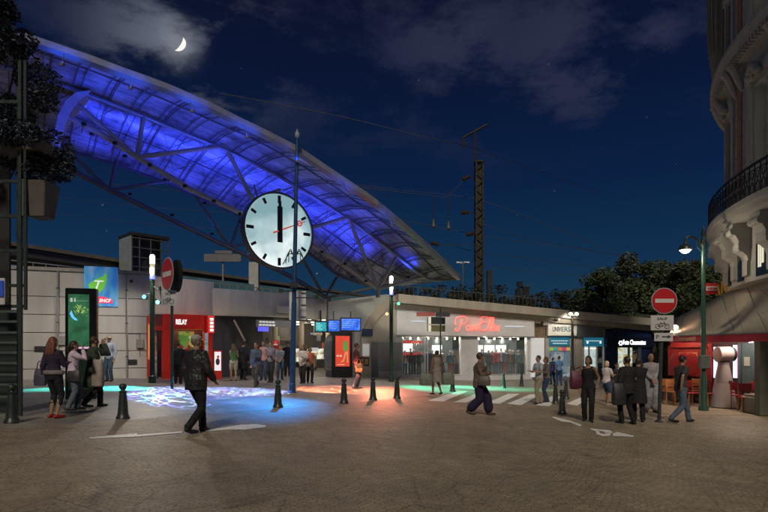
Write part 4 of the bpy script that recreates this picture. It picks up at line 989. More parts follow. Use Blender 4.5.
# rough stone pier between
BRK = M('rubble_stone', (.17,.115,.075), .8, var=.4, scale=5, bump=.8, bscale=9, bd=.03)
o = thing('stone_wall', 'rough brown stone wall above and between the shops', 'wall', sf((sA(538), 0, 0)))
mb = MB(sf); mb.box(sA(532.7), sA(545.5), base-.1, sZ(538, 315.2), -.4, -.02); mb.box(sA(545.5), sA(604), sZ(575,321), sZ(590,321)+.55, -.4, -.12); mb.build('masonry', BRK, o)
mb = MB(sf); mb.box(sA(530.8), sA(543.6), base+.15, sZ(537,338), .0, .08); o = mb.build('poster_board', E('pale_board', (.6,.62,.65), .4, (.6,.6,.62))); tag(o, 'blank white poster panel between the clothes shop and the next shop', 'panel')
p = sf((sA(536), sZ(536,321), .1)); mb = MB(); mb.cbox(p, (.4,.3,.28)); mb.cbox(p+Vector((.55,.1,-.12)), (.3,.25,.3)); o = mb.build('air_unit', M('unit_grey', (.4,.38,.34), .6)); tag(o, 'pale box units fixed on the brown stone above the white panel', 'unit')
# shop with pale sign
t = thing('agency_shop', 'small shop with a pale sign, blue banner and coloured squares', 'shop', sf((sA(560), 0, 0)))
sbox('sign', M('cream_sign', (.80,.77,.70), .5, var=.08), t, 547, 576, 322, 336, -.1, .12, bevel=.02)
light('sign_light', 'SPOT', sf((sA(561), sZ(561,318), 1.3)), 90, (1,.93,.8), sf((sA(561), sZ(561,330), .1)), 120, .8, .1); MB().cbox(sf((sA(554), sZ(554,320), .5)), (.15,.2,.12)).build('sign_lamp', WHITE, t)
mb = MB(sf); mb.text('UNIV', sA(551.5), sA(559.8), sZ(556,331.8), .125, h=.32, ex=.006, bold=.02); mb.build('lettering', M('ink', (.03,.04,.05), .5), t)
mb = MB(sf); mb.text('ERS', sA(560.3), sA(569.5), sZ(566,331.8), .125, h=.32, ex=.006, bold=.02); mb.build('lettering', M('ink_teal', (.05,.17,.22), .5), t)
sbox('wall', M('agency_wall', (.38,.37,.35), .6), t, 545.8, 576, 336, 379.5, -.3, -.08)
sbox('banner', E('teal_banner', (.015,.14,.22), .45, (.02,.12,.2)), t, 550, 570, 337, 346, -.07, -.03)
mb = MB(sf)
for i in range(9): mb.box(sA(551.5+1.9*i), sA(552.9+1.9*i), sZ(560,341.4), sZ(560,340.3), -.028, -.02)
for i in range(7): mb.box(sA(553+2.1*i), sA(554.6+2.1*i), sZ(560,344), sZ(560,342.9), -.028, -.02)
mb.build('banner_text', E('txt_pale', (.6,.8,.8), .8), t)
for i, c in enumerate([(.35,.6,.08),(.02,.45,.42),(.8,.25,.06),(.7,.03,.25),(.65,.5,.05)]):
    sbox('colour_square', E('sq%d' % i, c, .7), t, 550.5+4.2*i, 553.6+4.2*i, 347.6, 350.6, -.07, -.03)
sbox('poster_window', EN('posters', [(.10,.18,.28),(.35,.4,.42),(.55,.6,.62),(.2,.3,.35)], .5, 3.5, 4, 'vor'), t, 550, 570, 351.5, 377, -.07, -.03)
# next shop: bright window under a metal fascia
t = thing('bright_shop', 'shop with a brightly lit window under a grey ribbed fascia', 'shop', sf((sA(590), 0, 0)))
mb = MB(sf)
for i in range(10): mb.box(sA(576.3), sA(604.5), sZ(590,337.3)+i*.098, sZ(590,337.3)+i*.098+.085, -.2, .1)
mb.build('ribbed_fascia', M('rib_grey', (.17,.18,.20), .5, metal=.3), t)
sbox('beige_door', M('beige', (.50,.46,.38), .5), t, 576.5, 583, 338, 379, -.3, -.05)
sbox('window_back', EN('bright_win', [(.35,.5,.5),(.65,.8,.75),(.8,.9,.85),(.4,.6,.6)], .85, 1.5, 3), t, 583.5, 604, 346.5, 372, -.9, -.85)
sbox('window_glass', GL('shop_glass'), t, 583.5, 604, 346.5, 372, -.06, -.04)
for a in (583.4, 589, 597, 603.6): sbox('window_frame', WHITE, t, a, a+.7, 346.5, 372, -.1, .03)
sbox('banner', E('teal_banner2', (.02,.18,.28), .55, (.02,.12,.2)), t, 584, 604, 337.6, 346.3, -.07, -.03)
mb = MB(sf)
for i in range(8): mb.box(sA(586+2*i), sA(587.5+2*i), sZ(594,341.4), sZ(594,340.5), -.028, -.02)
mb.build('banner_text', E('txt_pale'), t)
mb = MB(sf)
for x in (587,600): mb.box(sA(x), sA(x+1.3), sZ(x,343.5), sZ(x,341.5), -.02, .0)
mb.build('spot_glare', E('panel_white'), t)
sbox('plinth', M('plinth_dark', (.12,.12,.12), .6), t, 583.3, 604.5, 372, 380, -.3, 0)
sbox('ceiling_lamp', E('panel_white'), t, 586, 602, 348, 349, -.6, -.5)
# blue shop
t = thing('blue_shop', 'dark blue shop front with a glowing white sign', 'shop', sf((sA(625), 0, 0)))
BS = M('shop_navy', (.012,.025,.085), .4, var=.15)
sbox('wall_pier', BS, t, 605, 616.5, 331.5, 380.3, -.3, .05); sbox('wall_pier', BS, t, 641, 652, 331.5, 380.3, -.3, .05)
sbox('sign_fascia', M('shop_navy_dark', (.01,.015,.04), .4), t, 605, 652, 338.5, 347.5, .06, .2)
sbox('header', BS, t, 614, 652, 326, 338, -.2, .12)
mb = MB(sf); mb.text('Foto Chaussettes', sA(621), sA(643.5), sZ(632,344.8), .205, h=.33, ex=.01, bold=.02); mb.build('lettering', E('white_glow', (.85,.88,1), 2.0), t)
mb = MB(sf); 
for k in range(6):
    an = 2*PI*k/6; mb.ell((sA(618.6)+.12*math.cos(an), sZ(618,343.2)+.12*math.sin(an), .21), (.06,.06,.01), 8, 4)
mb.build('flower_emblem', E('white_glow'), t)
sbox('window_back', EN('blue_win', [(.05,.08,.09),(.35,.42,.36),(.7,.78,.7),(.5,.4,.1),(.12,.2,.25)], .9, 2.5, 5), t, 617, 641, 347.6, 371, -.9, -.85)
for a in (616.6, 628.5, 640.6): sbox('window_frame', BS, t, a, a+.8, 347.6, 371, -.1, .06)
sbox('plinth', BS, t, 616.6, 641, 371, 380.3, -.3, .04)
# shop wall continuing behind the cafe
t = thing('dark_shop_wall', 'dark brown wall right of the blue shop', 'wall', sf((sA(670),0,0)))
sbox('masonry', M('brown_wall', (.10,.085,.06), .8), t, 652.5, 720, 326, 381, -.3, 0)

# ================================================================== street furniture
GREEN = M('post_green', (.018,.045,.032), .35, var=.2)
GREENL = M('post_green_light', (.03,.075,.055), .35, var=.15)
CAST = M('cast_iron', (.022,.030,.026), .38, var=.25, scale=8)
# bollards
def bollard(): 
    t = thing('bollard', 'x', 'bollard', group='cast iron bollards along the kerb')
    mb = MB(); mb.lathe((0,0,0), [(.135,-.03),(.135,.03),(.12,.05),(.10,.10),(.088,.30),(.07,.48),(.062,.52),(.075,.535),(.075,.555),(.05,.57)], 16); mb.build('shaft', CAST, t, local=True, smooth=True)
    mb = MB(); mb.lathe((0,0,0), [(.045,.57),(.04,.585),(.062,.605),(.078,.64),(.070,.68),(.04,.705),(.01,.712)], 16); mb.build('ball', CAST, t, local=True, smooth=True)
    return t
bol = bollard(); first = True
for px, py, lab in ((12,423,'dark bollard at the far left by the green steel tower'),(123,418.5,'dark bollard between the dark haired trio and the man in the leather jacket'),(278,407.5,'black bollard in the blue light, left of the tall blue lamp post'),
        (344,403.5,'bollard at the front edge of the orange light'),(373,400,'bollard just right of the man in maroon'),(397,398.5,'bollard beside the green lamp column near the clothes shop'),
        (452.5,391.5,'bollard in the green light right of the woman with shopping bags'),(503.5,388,'bollard in front of the right clothes shop window, the left one of two'),(521.6,386.5,'bollard in front of the right clothes shop window, the right one of two'),
        (555.5,404,'bollard right of the couple on the crossing, at the back of a group of three'),(562,414,'nearest bollard of the three left of the woman with the purple bag'),(566,399,'bollard half hidden right of its two neighbours near the woman with the purple bag')):
    p = gnd(px, py); s_ = 1.0
    b_ = bol if first else dup(bol, p); first = False
    b_.location = p; b_['label'] = lab
# column lamps
def column_lamp(px, py, ztop, lab, tall_px=None):
    p = gnd(px, py); t = thing('column_lamp', lab, 'street lamp', p, group='green column lamps')
    x, y, z = p
    mb = MB(); mb.lathe((x,y,0), [(.14,z),(.14,z+.25),(.095,z+.3),(.09,ztop-.95)], 16); mb.build('column', GREEN, t, smooth=True)
    mb = MB(); mb.lathe((x,y,0), [(.1,ztop-.95),(.1,ztop-.80)], 16); mb.build('blue_ring', E('ring_blue', (.08,.12,1), 2.2), t, smooth=True)
    mb = MB(); mb.lathe((x,y,0), [(.095,ztop-.36),(.095,ztop-.08),(.07,ztop-.02),(.01,ztop)], 16); mb.build('lamp_glass', E('lamp_warm', (1,.95,.80), 3.5), t, smooth=True)
    mb = MB(); mb.lathe((x,y,0), [(.075,ztop-.80),(.09,ztop-.74),(.09,ztop-.362)], 16); mb.build('lower_glass', E('lamp_dim', (.75,.66,.45), .7, (.4,.38,.3)), t, smooth=True)
    light('column_light', 'SPOT', (x, y-.14, ztop-.55), 480, (1,.90,.76), (x, y-.2, 0), 168, .3, .1)
    return t, p
tA, pA = column_lamp(152.3, 383, 5.55, 'green column lamp with a lit white top beside the red kiosk')
tB, pB = column_lamp(391.3, 382, 5.55, 'green column lamp with a lit white top left of the clothes shop')
def spot(t, p, z, dx, dy, col_, s=.085):
    c = Vector((p.x+dx, p.y+dy, z)); mb = MB(); mb.tube([(p.x,p.y,z+.1),(p.x+dx*.6,p.y+dy*.6,z+.12),c+Vector((0,.03,.05))], .022, 5); mb.lathe(c, [(.06,.16),(s,.0),(s*1.05,-.04)], 12, 'y'); mb.build('spotlight', CAST, t, smooth=True)
    mb = MB(); mb.lathe(c, [(.01,-.05),(s*.95,-.045)], 12, 'y'); mb.build('spot_lens', E('lens%s' % str(col_), col_, 1.6), t); return c
for p_, tg, e_ in ((pA,(-8.2,25.6,4.2),150),(pA,(-12.5,23.2,3.0),90),(pB,(2.6,33.5,3.3),230),(pB,(-1.5,31.5,3.6),120),(pB,(6.5,34.5,3.4),110)):
    tg = Vector(tg); dr = (tg-Vector((p_.x,p_.y,5.0))).normalized(); light('column_wash', 'SPOT', Vector((p_.x,p_.y,5.0))+dr*.16, e_, (1,.92,.80), tg, 75, 1, .1)  # extra spots added at the column lamps to brighten wall and shop fascia
c1 = spot(tA, pA, P(0,297.5,21.5).z, -.25, -.1, (.25,.9,.85)); c2 = spot(tA, pA, P(0,303,21.5).z, .28, -.15, (.4,1,.95))
c3 = spot(tB, pB, P(0,313.5,27).z, -.22, -.15, (1,.62,.3)); c4 = spot(tB, pB, P(0,303,27).z, .35, -.15, (.2,.9,.55))
mb = MB(); x, y = pA.x, pA.y; mb.tube([(x,y,4.35),(x+.35,y-.1,4.15),(x+.5,y-.1,3.75)], .03, 5); mb.tube([(x+.32,y-.1,4.3),(x+.42,y-.1,3.85)], .05, 6); mb.build('bracket', CAST, tA)
MB().cbox((pB.x, pB.y-.11, 3.4), (.16,.1,.35)).build('control_box', CAST, tB)
# blue mast in front of the clock, leaning slightly
p = gnd(292.3, 392.6); top = P(297.2, 138, p.y); t = thing('blue_mast', 'tall slim blue lamp mast standing in front of the clock', 'mast', p)
BLU = M('mast_blue', (.025,.07,.17), .3, metal=.2, var=.15)
mb = MB(); mb.tube([p, p+(top-p)*.35, p+(top-p)*.36, top], [.1,.09,.075,.055], 14); mb.build('pole', BLU, t, smooth=True)
mb = MB(); mb.lathe(p, [(.16,0),(.16,.03),(.12,.06),(.11,.3),(.1,.32)], 14); mb.build('base', BLU, t, smooth=True)
mb = MB(); mb.lathe(top, [(.05,0),(.085,.05),(.085,.16),(.05,.2),(.03,.26),(.01,.3)], 10); mb.build('finial', M('finial', (.25,.28,.33), .4), t, smooth=True)
mb = MB(); cpos = p.lerp(top, (392.6-255)/(392.6-138))
for s_ in (-1, 1):
    for k_, (w_, h1) in enumerate(((.12,.18),(.22,.12),(.32,.02))):
        mb.tube(spline([cpos+Vector((s_*.07,-.03,.02)), cpos+Vector((s_*(.10+w_*.3),-.04,h1)), cpos+Vector((s_*(.1+w_*.75),-.05,h1-.12-.06*k_)), cpos+Vector((s_*(.08+w_),-.06,-.25-.04*k_))], 5), .016, 5)
mb.build('scroll_bracket', CAST, t)
spots_pos = []
for px_, py_ in ((297,330),):
    c = p.lerp(top, .42)+Vector((0,-.15,0)); MB().cbox(c, (.2,.2,.16)).build('spotlight', CAST, t); spots_pos.append(c+Vector((0,-.12,0)))
# white vertical banner with hooks on the mast
a = P(289.2, 320, 19.75); b = P(306, 291, 19.75)
t = thing('white_vertical_banner', 'white vertical banner hung behind the blue mast with three dark hooks', 'banner', (a.x, a.y, a.z))
MB().box(a.x, b.x, a.y, a.y+.03, a.z, b.z).build('banner_sheet', M('banner_white', (.62,.61,.6), .5, var=.06), t)
mb = MB()
for yy in (293, 305, 317): q = P(301, yy, 19.7); mb.cbox((b.x-.09, a.y-.02, q.z), (.17,.03,.03)); 
mb.build('hook', CAST, t)
# no entry sign, left (turned partly away)
def noentry(t, c, r, ang, back=False):
    nx, ny = math.sin(ang), -math.cos(ang)
    class T_: 
        def __call__(s, v): return Vector((c[0]+v[0]*math.cos(ang)-v[2]*-nx*1, c[1]+v[0]*math.sin(ang)+v[2]*ny, c[2]+v[1]))
    T = T_()
    mb = MB(T); n = 36
    mb.prism([(r*math.cos(2*PI*k/n), r*math.sin(2*PI*k/n)) for k in range(n)], -.02, .0); mb.build('disc_rim', M('sign_rim', (.35,.35,.36), .4), t)
    mb = MB(T); mb.prism([(r*.93*math.cos(2*PI*k/n), r*.93*math.sin(2*PI*k/n)) for k in range(n)], .001, .008); mb.build('red_disc', M('sign_red', (.50,.018,.02), .35, var=.1), t)
    mb = MB(T); mb.box(-r*.72, r*.72, -r*.15, r*.15, .009, .014); mb.build('white_bar', M('sign_white', (.62,.60,.58), .4, var=.08), t)
    return T
def bike_plate(T, t, x0, x1, y0, y1, txt='SAUF'):
    MB(T).box(x0, x1, y0, y1, -.012, 0).build('plate', M('plate_white', (.55,.53,.52), .4, var=.1), t, bevel=.006)
    w = x1-x0; h = y1-y0; K = M('ink'); mb = MB(T)
    mb.text(txt, x0+w*.28, x1-w*.28, y1-h*.32, .003, h=h*.18, ex=.002, bold=.02)
    cx, cy = (x0+x1)/2, y0+h*.27; r_ = h*.15
    for s_ in (-1, 1):
        mb.tube([(cx+s_*w*.2+r_*math.cos(2*PI*k/14), cy+r_*math.sin(2*PI*k/14), .006) for k in range(15)], h*.018, 4)
    for a_, b_ in (((-.2,0),(-.07,.2)),((-.07,.2),(.1,.2)),((.1,.2),(.2,0)),((-.07,.2),(.02,0)),((.02,0),(.1,.2)),((-.2,0),(.02,0)),((.1,.2),(.07,.3)),((-.07,.2),(-.09,.27))):
        mb.tube([(cx+a_[0]*w, cy+a_[1]*h, .006), (cx+b_[0]*w, cy+b_[1]*h, .006)], h*.018, 4)
    mb.build('print', K, t)
p = gnd(172, 389); d_ = p.y
t = thing('no_entry_sign', 'no entry sign turned half away beside the red kiosk', 'sign', p, group='no entry signs')
mb = MB(); mb.tube([p, (p.x,p.y,P(0,286,d_).z)], .05, 10); mb.build('pole', GREEN, t, smooth=True)
c = P(168.5, 274.5, d_); T = noentry(t, (c.x, c.y-.12, c.z), .56, R(-50))
mb = MB(); c2_ = P(175, 276, d_+.35); n = 30; cs, sn = math.cos(R(60)), math.sin(R(60))
mb.tube([(c2_.x, c2_.y-.02, c2_.z), (c2_.x+.10, c2_.y+.05, c2_.z)], .55, 32); mb.build('sign_back', M('back_matt', (.02,.02,.02), .95, spec=0), t)
a = P(162.3, 306, d_); b = P(177.3, 290.5, d_)
class T2:
    def __call__(s, v): return Vector((v[0], d_-.1-v[2], v[1]))
bike_plate(T2(), t, a.x, b.x, a.z, b.z)
# no entry sign, right
p = gnd(659, 422); d_ = p.y; t = thing('no_entry_sign', 'round no entry sign on a dark pole left of the cafe, facing the viewer', 'sign', p, group='no entry signs')
POLE = M('pole_dark', (.04,.045,.05), .4)
mb = MB(); tp = P(663, 290, d_); mb.tube([p, (tp.x, tp.y, tp.z)], .045, 12); mb.lathe(p, [(.12,0),(.12,.02),(.06,.06)], 12); mb.build('pole', POLE, t, smooth=True)
c = P(663, 301, d_); T = noentry(t, (c.x, c.y-.07, c.z), .345, 0)
class T3:
    def __init__(s, o): s.o = o
    def __call__(s, v): return Vector((v[0], d_-s.o-v[2], v[1]))
a = P(649.5, 330.5, d_); b = P(672.5, 315.5, d_); bike_plate(T3(.07), t, a.x, b.x, a.z, b.z)
a = P(653, 341.2, d_); b = P(671.5, 333, d_); MB(T3(.075)).box(a.x, b.x, a.z, b.z, -.012, 0).build('small_plate', M('plate_white'), t)
mb = MB(T3(.075)); mb.text('P', a.x+.05, a.x+.12, a.z+.06, .003, h=.1, ex=.002); mb.prism([(a.x+.2,a.z+.1),(b.x-.14,a.z+.1),(b.x-.14,a.z+.07),(b.x-.04,a.z+.115),(b.x-.14,a.z+.16),(b.x-.14,a.z+.13),(a.x+.2,a.z+.13)], .003, .006); mb.build('print', M('ink'), t)
# direction sign post
p = gnd(440.5, 381.5); d_ = p.y; t = thing('direction_sign', 'thin signpost with a red arrow sign and two lit box signs before the clothes shop', 'signpost', p)
mb = MB(); mb.tube([p, P(440.5,308,d_)], .04, 8); mb.build('pole', GREEN, t, smooth=True)
for nm, x0, x1, y0, y1, m_, dy in (('red_sign',416.5,435,312.2,316.2,M('dull_sign_red',(.45,.10,.09),.5),0),('dark_sign',435.5,450,312.5,316.8,M('sign_charcoal',(.07,.07,.08),.5),.02)):
    a = P(x0,y1,d_-.1); b = P(x1,y0,d_-.1); MB().box(a.x,b.x,a.y+dy,a.y+dy+.03,a.z,b.z).build(nm, m_, t)
for nm, y0, y1, m_ in (('upper_box_sign',317,324,M('sign_charcoal')),('lower_box_sign',325.2,331.5,M('sign_gold',(.33,.28,.14),.5))):
    f = Fr(P(428.5,325,d_-.15)[:2], (P(446,325,d_).x, d_+.35)); z0 = P(0,y1,d_).z; z1 = P(0,y0,d_).z
    MB(f).box(0, f.L, z0, z1, -.15, 0).build(nm, m_, t, bevel=.01)
    MB(f).box(-.02, .16, z0, z1, .002, .012).build('sign_end', E('cream_lit', (.9,.82,.6), .8), t)
# black lantern post
p = gnd(572.3, 382.5); d_ = p.y; t = thing('lantern_post', 'black post with a double lit lantern before the shop with the pale sign', 'street lamp', p)
zt = P(0,318,d_).z; mb = MB(); mb.lathe(p, [(.2,0),(.2,.15),(.13,.25),(.13,.9),(.09,1.0),(.07,zt-p.z)], 12); mb.build('post', CAST, t, smooth=True)
mb = MB(); mb.lathe((p.x,p.y,zt), [(.05,0),(.12,.08),(.30,.12),(.30,.17),(.22,.38),(.08,.5),(.02,.6)], 10); mb.build('lantern_hood', CAST, t)
for s_ in (-1,1): mb = MB(); mb.ell((p.x+s_*.17, p.y-.22, zt+.22), (.13,.08,.1), 10, 6); mb.build('lantern_bulb', E('bulb_warm', (1,.9,.65), 5), t, smooth=True)
light('lantern_light', 'POINT', (p.x, p.y-.45, zt+.1), 45, (1,.82,.55), radius=.15)
# green street lamp by the cafe
p = gnd(703.5, 410.5); d_ = p.y; t = thing('arm_lamp', 'slim green street lamp with a lit bell lantern on a scrolled arm', 'street lamp', p)
zt = P(0,236,d_).z; mb = MB(); mb.lathe(p, [(.15,0),(.15,.1),(.11,.2),(.10,1.0),(.075,1.1),(.06,zt-p.z)], 12); mb.build('post', GREENL, t, smooth=True)
mb = MB(); mb.lathe((p.x,p.y,zt), [(.07,-.35),(.1,-.3),(.05,-.05),(.08,.0),(.02,.3)], 8); mb.build('finial', CAST, t, smooth=True)
mb = MB(); mb.tube(spline([P(703,249,d_),P(699,241,d_),P(692,236.5,d_),P(687,237.5,d_),P(685.3,242,d_)], 5), .035, 6); mb.tube(spline([P(703,252,d_),P(698,248,d_),P(697,243,d_),P(700,242,d_)], 4), .02, 5); mb.build('scrolled_arm', CAST, t)
c = P(685.3, 250, d_); mb = MB(); mb.lathe(c, [(.20,0),(.19,.06),(.15,.14),(.06,.19),(.05,.26),(.02,.28)], 14); mb.build('bell_hood', CAST, t, smooth=True)
mb = MB(); mb.lathe(c, [(.02,-.11),(.09,-.09),(.15,-.03),(.17,-.001)], 14); mb.build('lamp_glass', E('lamp_white', (1,.93,.75), 5), t, smooth=True)
MB().cbox((p.x-.05, p.y-.12, P(0,362,d_).z), (.32,.16,.42)).build('meter_box', M('meter_grey', (.12,.13,.12), .5), t, bevel=.02)
light('arm_light', 'POINT', c-Vector((0,0,.2)), 60, (1,.88,.62), radius=.12)

# ================================================================== green steel tower at the far left, with planters
GT = M('tower_green', (.022,.032,.027), .45, var=.3, scale=5); GTL = M('tower_rail', (.10,.13,.115), .4, metal=.4, var=.2)
dT = 11.0
def tz(py): return P(0,py,dT).z
t = thing('steel_planter_tower', 'dark green steel frame tower with rails and planters at the left edge', 'tower', (-8.2, 11.5, G(-8)))
x1 = P(21,0,dT).x; x0 = x1-1.6; zg_ = G(-8)
for (x_, y_) in ((x1,dT),(x1-.75,dT+1.1),(x0,dT),(x0,dT+1.1)): MB().box(x_-.06, x_, y_, y_+.06, zg_, tz(60)).build('post', GT, t)
MB().box(x1+.05, x1+.1, dT, dT+.05, tz(310), tz(60)).build('thin_post', GT, t)
for py in (312,322,333,343,353,363.5,375,385,397): MB().box(x0, x1-.06, dT-.03, dT+.0, tz(py)-.015, tz(py)+.03).build('rail', GTL, t)
for py in (180,215,250,285,306,135,100): MB().box(x0, x1-.0, dT+.062, dT+.12, tz(py)-.03, tz(py)+.03).build('rail', GT, t)
MB().box(x0, x1-.42, dT+.5, dT+.54, zg_, tz(308)).build('inner_panel', M('tower_inner', (.02,.028,.025), .5), t)
MB().box(x0-3, x1-1.1, dT+1.3, dT+1.36, zg_, tz(90)).build('mesh_panel', M('tower_mesh', (.02,.022,.022), .8), t)
q = P(0,265,dT-.1); 
s_ = thing('blue_sign', 'blue square sign with a white border cut by the left edge', 'sign', (P(-6,290,dT-.15).x, dT-.15, tz(304)))
a = P(-16,305,dT-.15); b = P(4.5,278,dT-.15); MB().box(a.x,b.x,a.y,a.y+.03,a.z,b.z).build('plate', M('plate_white'), s_, bevel=.02)
a = P(-14,296,dT-.2); b = P(2.3,280.5,dT-.2); MB().box(a.x,b.x,a.y+.01,a.y+.045,a.z,b.z).build('blue_field', E('field_blue', (.02,.06,.35), .35, (.02,.06,.3)), s_)
def planter(xa, xb, ya, yb, d, w, lab, taper=.75):
    a = P(xa,yb,d); b = P(xb,ya,d); t = thing('planter_box', lab, 'planter', (a.x, d, a.z), group='planters on the steel tower')
    cx = (a.x+b.x)/2; hw = (b.x-a.x)/2
    mb = MB(); mb.add([(cx-hw*taper,d,a.z),(cx+hw*taper,d,a.z),(cx+hw*taper,d+w*taper,a.z),(cx-hw*taper,d+w*taper,a.z),(cx-hw,d-.05,b.z),(cx+hw,d-.05,b.z),(cx+hw,d+w,b.z),(cx-hw,d+w,b.z)], [(0,3,2,1),(4,5,6,7),(0,1,5,4),(1,2,6,5),(2,3,7,6),(3,0,4,7)]); mb.build('box', M('planter_stone', (.09,.078,.066), .7, var=.2), t, bevel=.02)
    mb = MB(); mb.box(cx-hw-.02, cx-hw+.06, d-.08, d-.051, a.z, b.z); mb.build('strap', GTL, t)
    return t
planter(24.5, 46.5, 180, 216.5, 11.1, .5, 'tall tapering stone coloured planter hanging off the left tower')
# ================================================================== corner building, right
BC = Vector((24, 14.2, 0)); FR = 13.1
def arcw(mb, r0, r1, z0, z1, f0, f1, step=1.5):
    n = max(1, int((f1-f0)/step)); v = []
    for i in range(n+1):
        a = R(f0+(f1-f0)*i/n); c, s = math.cos(a), math.sin(a)
        for r, z in ((r0,z0),(r1,z0),(r1,z1),(r0,z1)): v.append((BC.x+r*c, BC.y+r*s, z))
    mb.add(v, [(i*4+k, (i+1)*4+k, (i+1)*4+(k+1)%4, i*4+(k+1)%4) for i in range(n) for k in range(4)]+[(0,1,2,3),(n*4+3,n*4+2,n*4+1,n*4)])
    return mb
def bp(phi, r, z): a = R(phi); return Vector((BC.x+r*math.cos(a), BC.y+r*math.sin(a), z))
STN = M('limestone', (.40,.385,.36), .75, var=.16, scale=1.6, bump=.4, bscale=25, streak=True)
STL = M('limestone_light', (.46,.44,.415), .7, var=.12, scale=2, bump=.3)
BRICK = M('pink_brick', (.36,.17,.115), .8, var=.25, scale=5, bump=.5, bscale=40)
rstone = random.Random(2)
bld = thing('corner_building', 'tall rounded stone corner building with balcony and pink brick strips', 'building', (13, 18, 0))
WINP = [(157.3,1.55),(169.9,1.55),(182.5,1.55)]
floors = [(7.1,9.9),(9.9,0)]
segs = []
# wall cut round windows: floors (z0,z1,win z0,z1)
FL = [(0,5.9,None,None),(5.9,10.9,6.4,9.9),(10.9,14.8,11.9,14.0),(14.8,18.6,15.4,17.8),(18.6,22.4,19.2,21.6)]
for z0, z1, w0, w1 in FL:
    if w0 is None:
        mb = MB(); arcw(mb, FR-.5, FR, 4.0, z1, 126, 215); mb.build('wall', STN, bld); continue
    mb = MB(); prev = 126
    for ph, hw in WINP:
        h_ = math.degrees(.52/FR)
        arcw(mb, FR-.5, FR, z0, z1, prev, ph-h_); arcw(mb, FR-.5, FR, z0, w0, ph-h_, ph+h_); arcw(mb, FR-.5, FR, w1, z1, ph-h_, ph+h_); prev = ph+h_
    arcw(mb, FR-.5, FR, z0, z1, prev, 215); mb.build('wall', STN, bld)
    edges = [140]+[q for ph, hw in WINP for q in (ph-math.degrees(.52/FR)-1.35, ph+math.degrees(.52/FR)+1.35)]+[200]
    mb = MB(); zc_ = z0+(.5 if z0 < 6 else .8)
    while zc_ < z1-.9:
        for e0, e1 in zip(edges[::2], edges[1::2]):
            nb_ = max(1, round((e1-e0)*FR*PI/180/.75)); sft = .5*(int(zc_*2) % 2)
            cuts = [e0]+[e0+(e1-e0)*(q+sft)/nb_ for q in range(nb_+1) if e0 < e0+(e1-e0)*(q+sft)/nb_ < e1-.05]+[e1]
            for q0, q1 in zip(cuts, cuts[1:]):
                if q1-q0 > .15: arcw(mb, FR-.0, FR+.018+rstone.uniform(0,.008), zc_+.015, zc_+.435, q0+.05, q1-.05, 3)
        zc_ += .45
    mb.build('stone_blocks', STN, bld)
    for k, (ph, hw) in enumerate(WINP):
        h_ = math.degrees(.52/FR)
        mb = MB(); arcw(mb, FR-.02, FR+.09, w0-.1, w1+.12, ph-h_-1.1, ph-h_); arcw(mb, FR-.02, FR+.09, w0-.1, w1+.12, ph+h_, ph+h_+1.1); arcw(mb, FR-.02, FR+.14, w1+.122, w1+.4, ph-h_-1.3, ph+h_+1.3); arcw(mb, FR-.02, FR+.16, w0-.25, w0-.102, ph-h_-1.2, ph+h_+1.2)
        f = mb.build('window_surround', STL, bld)
        lit = (k == 1 and z0 == 5.9)
        mb = MB(); arcw(mb, FR-.42, FR-.38, w0, w1, ph-h_, ph+h_)
        mb.build('pane', M('dark_pane', (.02,.025,.03), .1, bump=0), f)
        if lit or (k == 1 and z0 == 10.9):
            mb = MB(); arcw(mb, FR-.36, FR-.34, w0+.1, w1-.1, ph-.35, ph+.1); mb.build('lit_gap', E('curtain_gap', (.95,.93,.8), 1.4), f)
        mb = MB(); arcw(mb, FR-.35, FR-.3, w0, w1, ph-.12, ph+.12); arcw(mb, FR-.35, FR-.3, w0+(w1-w0)*.6, w0+(w1-w0)*.6+.07, ph-h_, ph+h_); mb.build('window_frame', STL, f)
for ph in (151.6, 163.2, 176):
    for z0, z1 in ((6.35,10.5),(11.75,14.6),(15.2,18.4),(19,22)):
        mb = MB(); arcw(mb, FR+.003, FR+.05, z0, z1, ph-.95, ph+.95); mb.build('brick_strip', BRICK, bld)
# string courses, cornice at 11.3
mb = MB()
for r, z0, z1 in ((.22,10.9,11.1),(.42,11.1,11.28),(.5,11.285,11.42),(.3,11.425,11.55)): arcw(mb, FR-.01, FR+r, z0, z1, 126, 215)
mb.build('cornice', STL, bld)
for i in range(42): ph = 146+i*.8; mb = MB(); arcw(mb, FR+.2, FR+.38, 10.94, 11.09, ph, ph+.35, 1); mb.build('dentil', STL, bld)
for ph in (151.6,163.2,176):  # carved brackets under the cornice
    for s_ in (-1.3, 1.3):
        mb = MB(); pts = [bp(ph+s_, FR+.05, 10.1), bp(ph+s_, FR+.13, 10.4), bp(ph+s_, FR+.25, 10.75), bp(ph+s_, FR+.38, 10.95)]; mb.tube(pts, [.05,.12,.14,.16], 8); mb.build('carved_bracket', STL, bld, smooth=True)
for ph in (157.3,169.9,182.5):
    mb = MB()
    for k in range(7): mb.ell(bp(ph-1.1+.37*k, FR+.22, 10.05+.25*math.sin(PI*k/6)), (.14,.14,.12), 8, 5)
    mb.build('carved_garland', STL, bld, smooth=True)
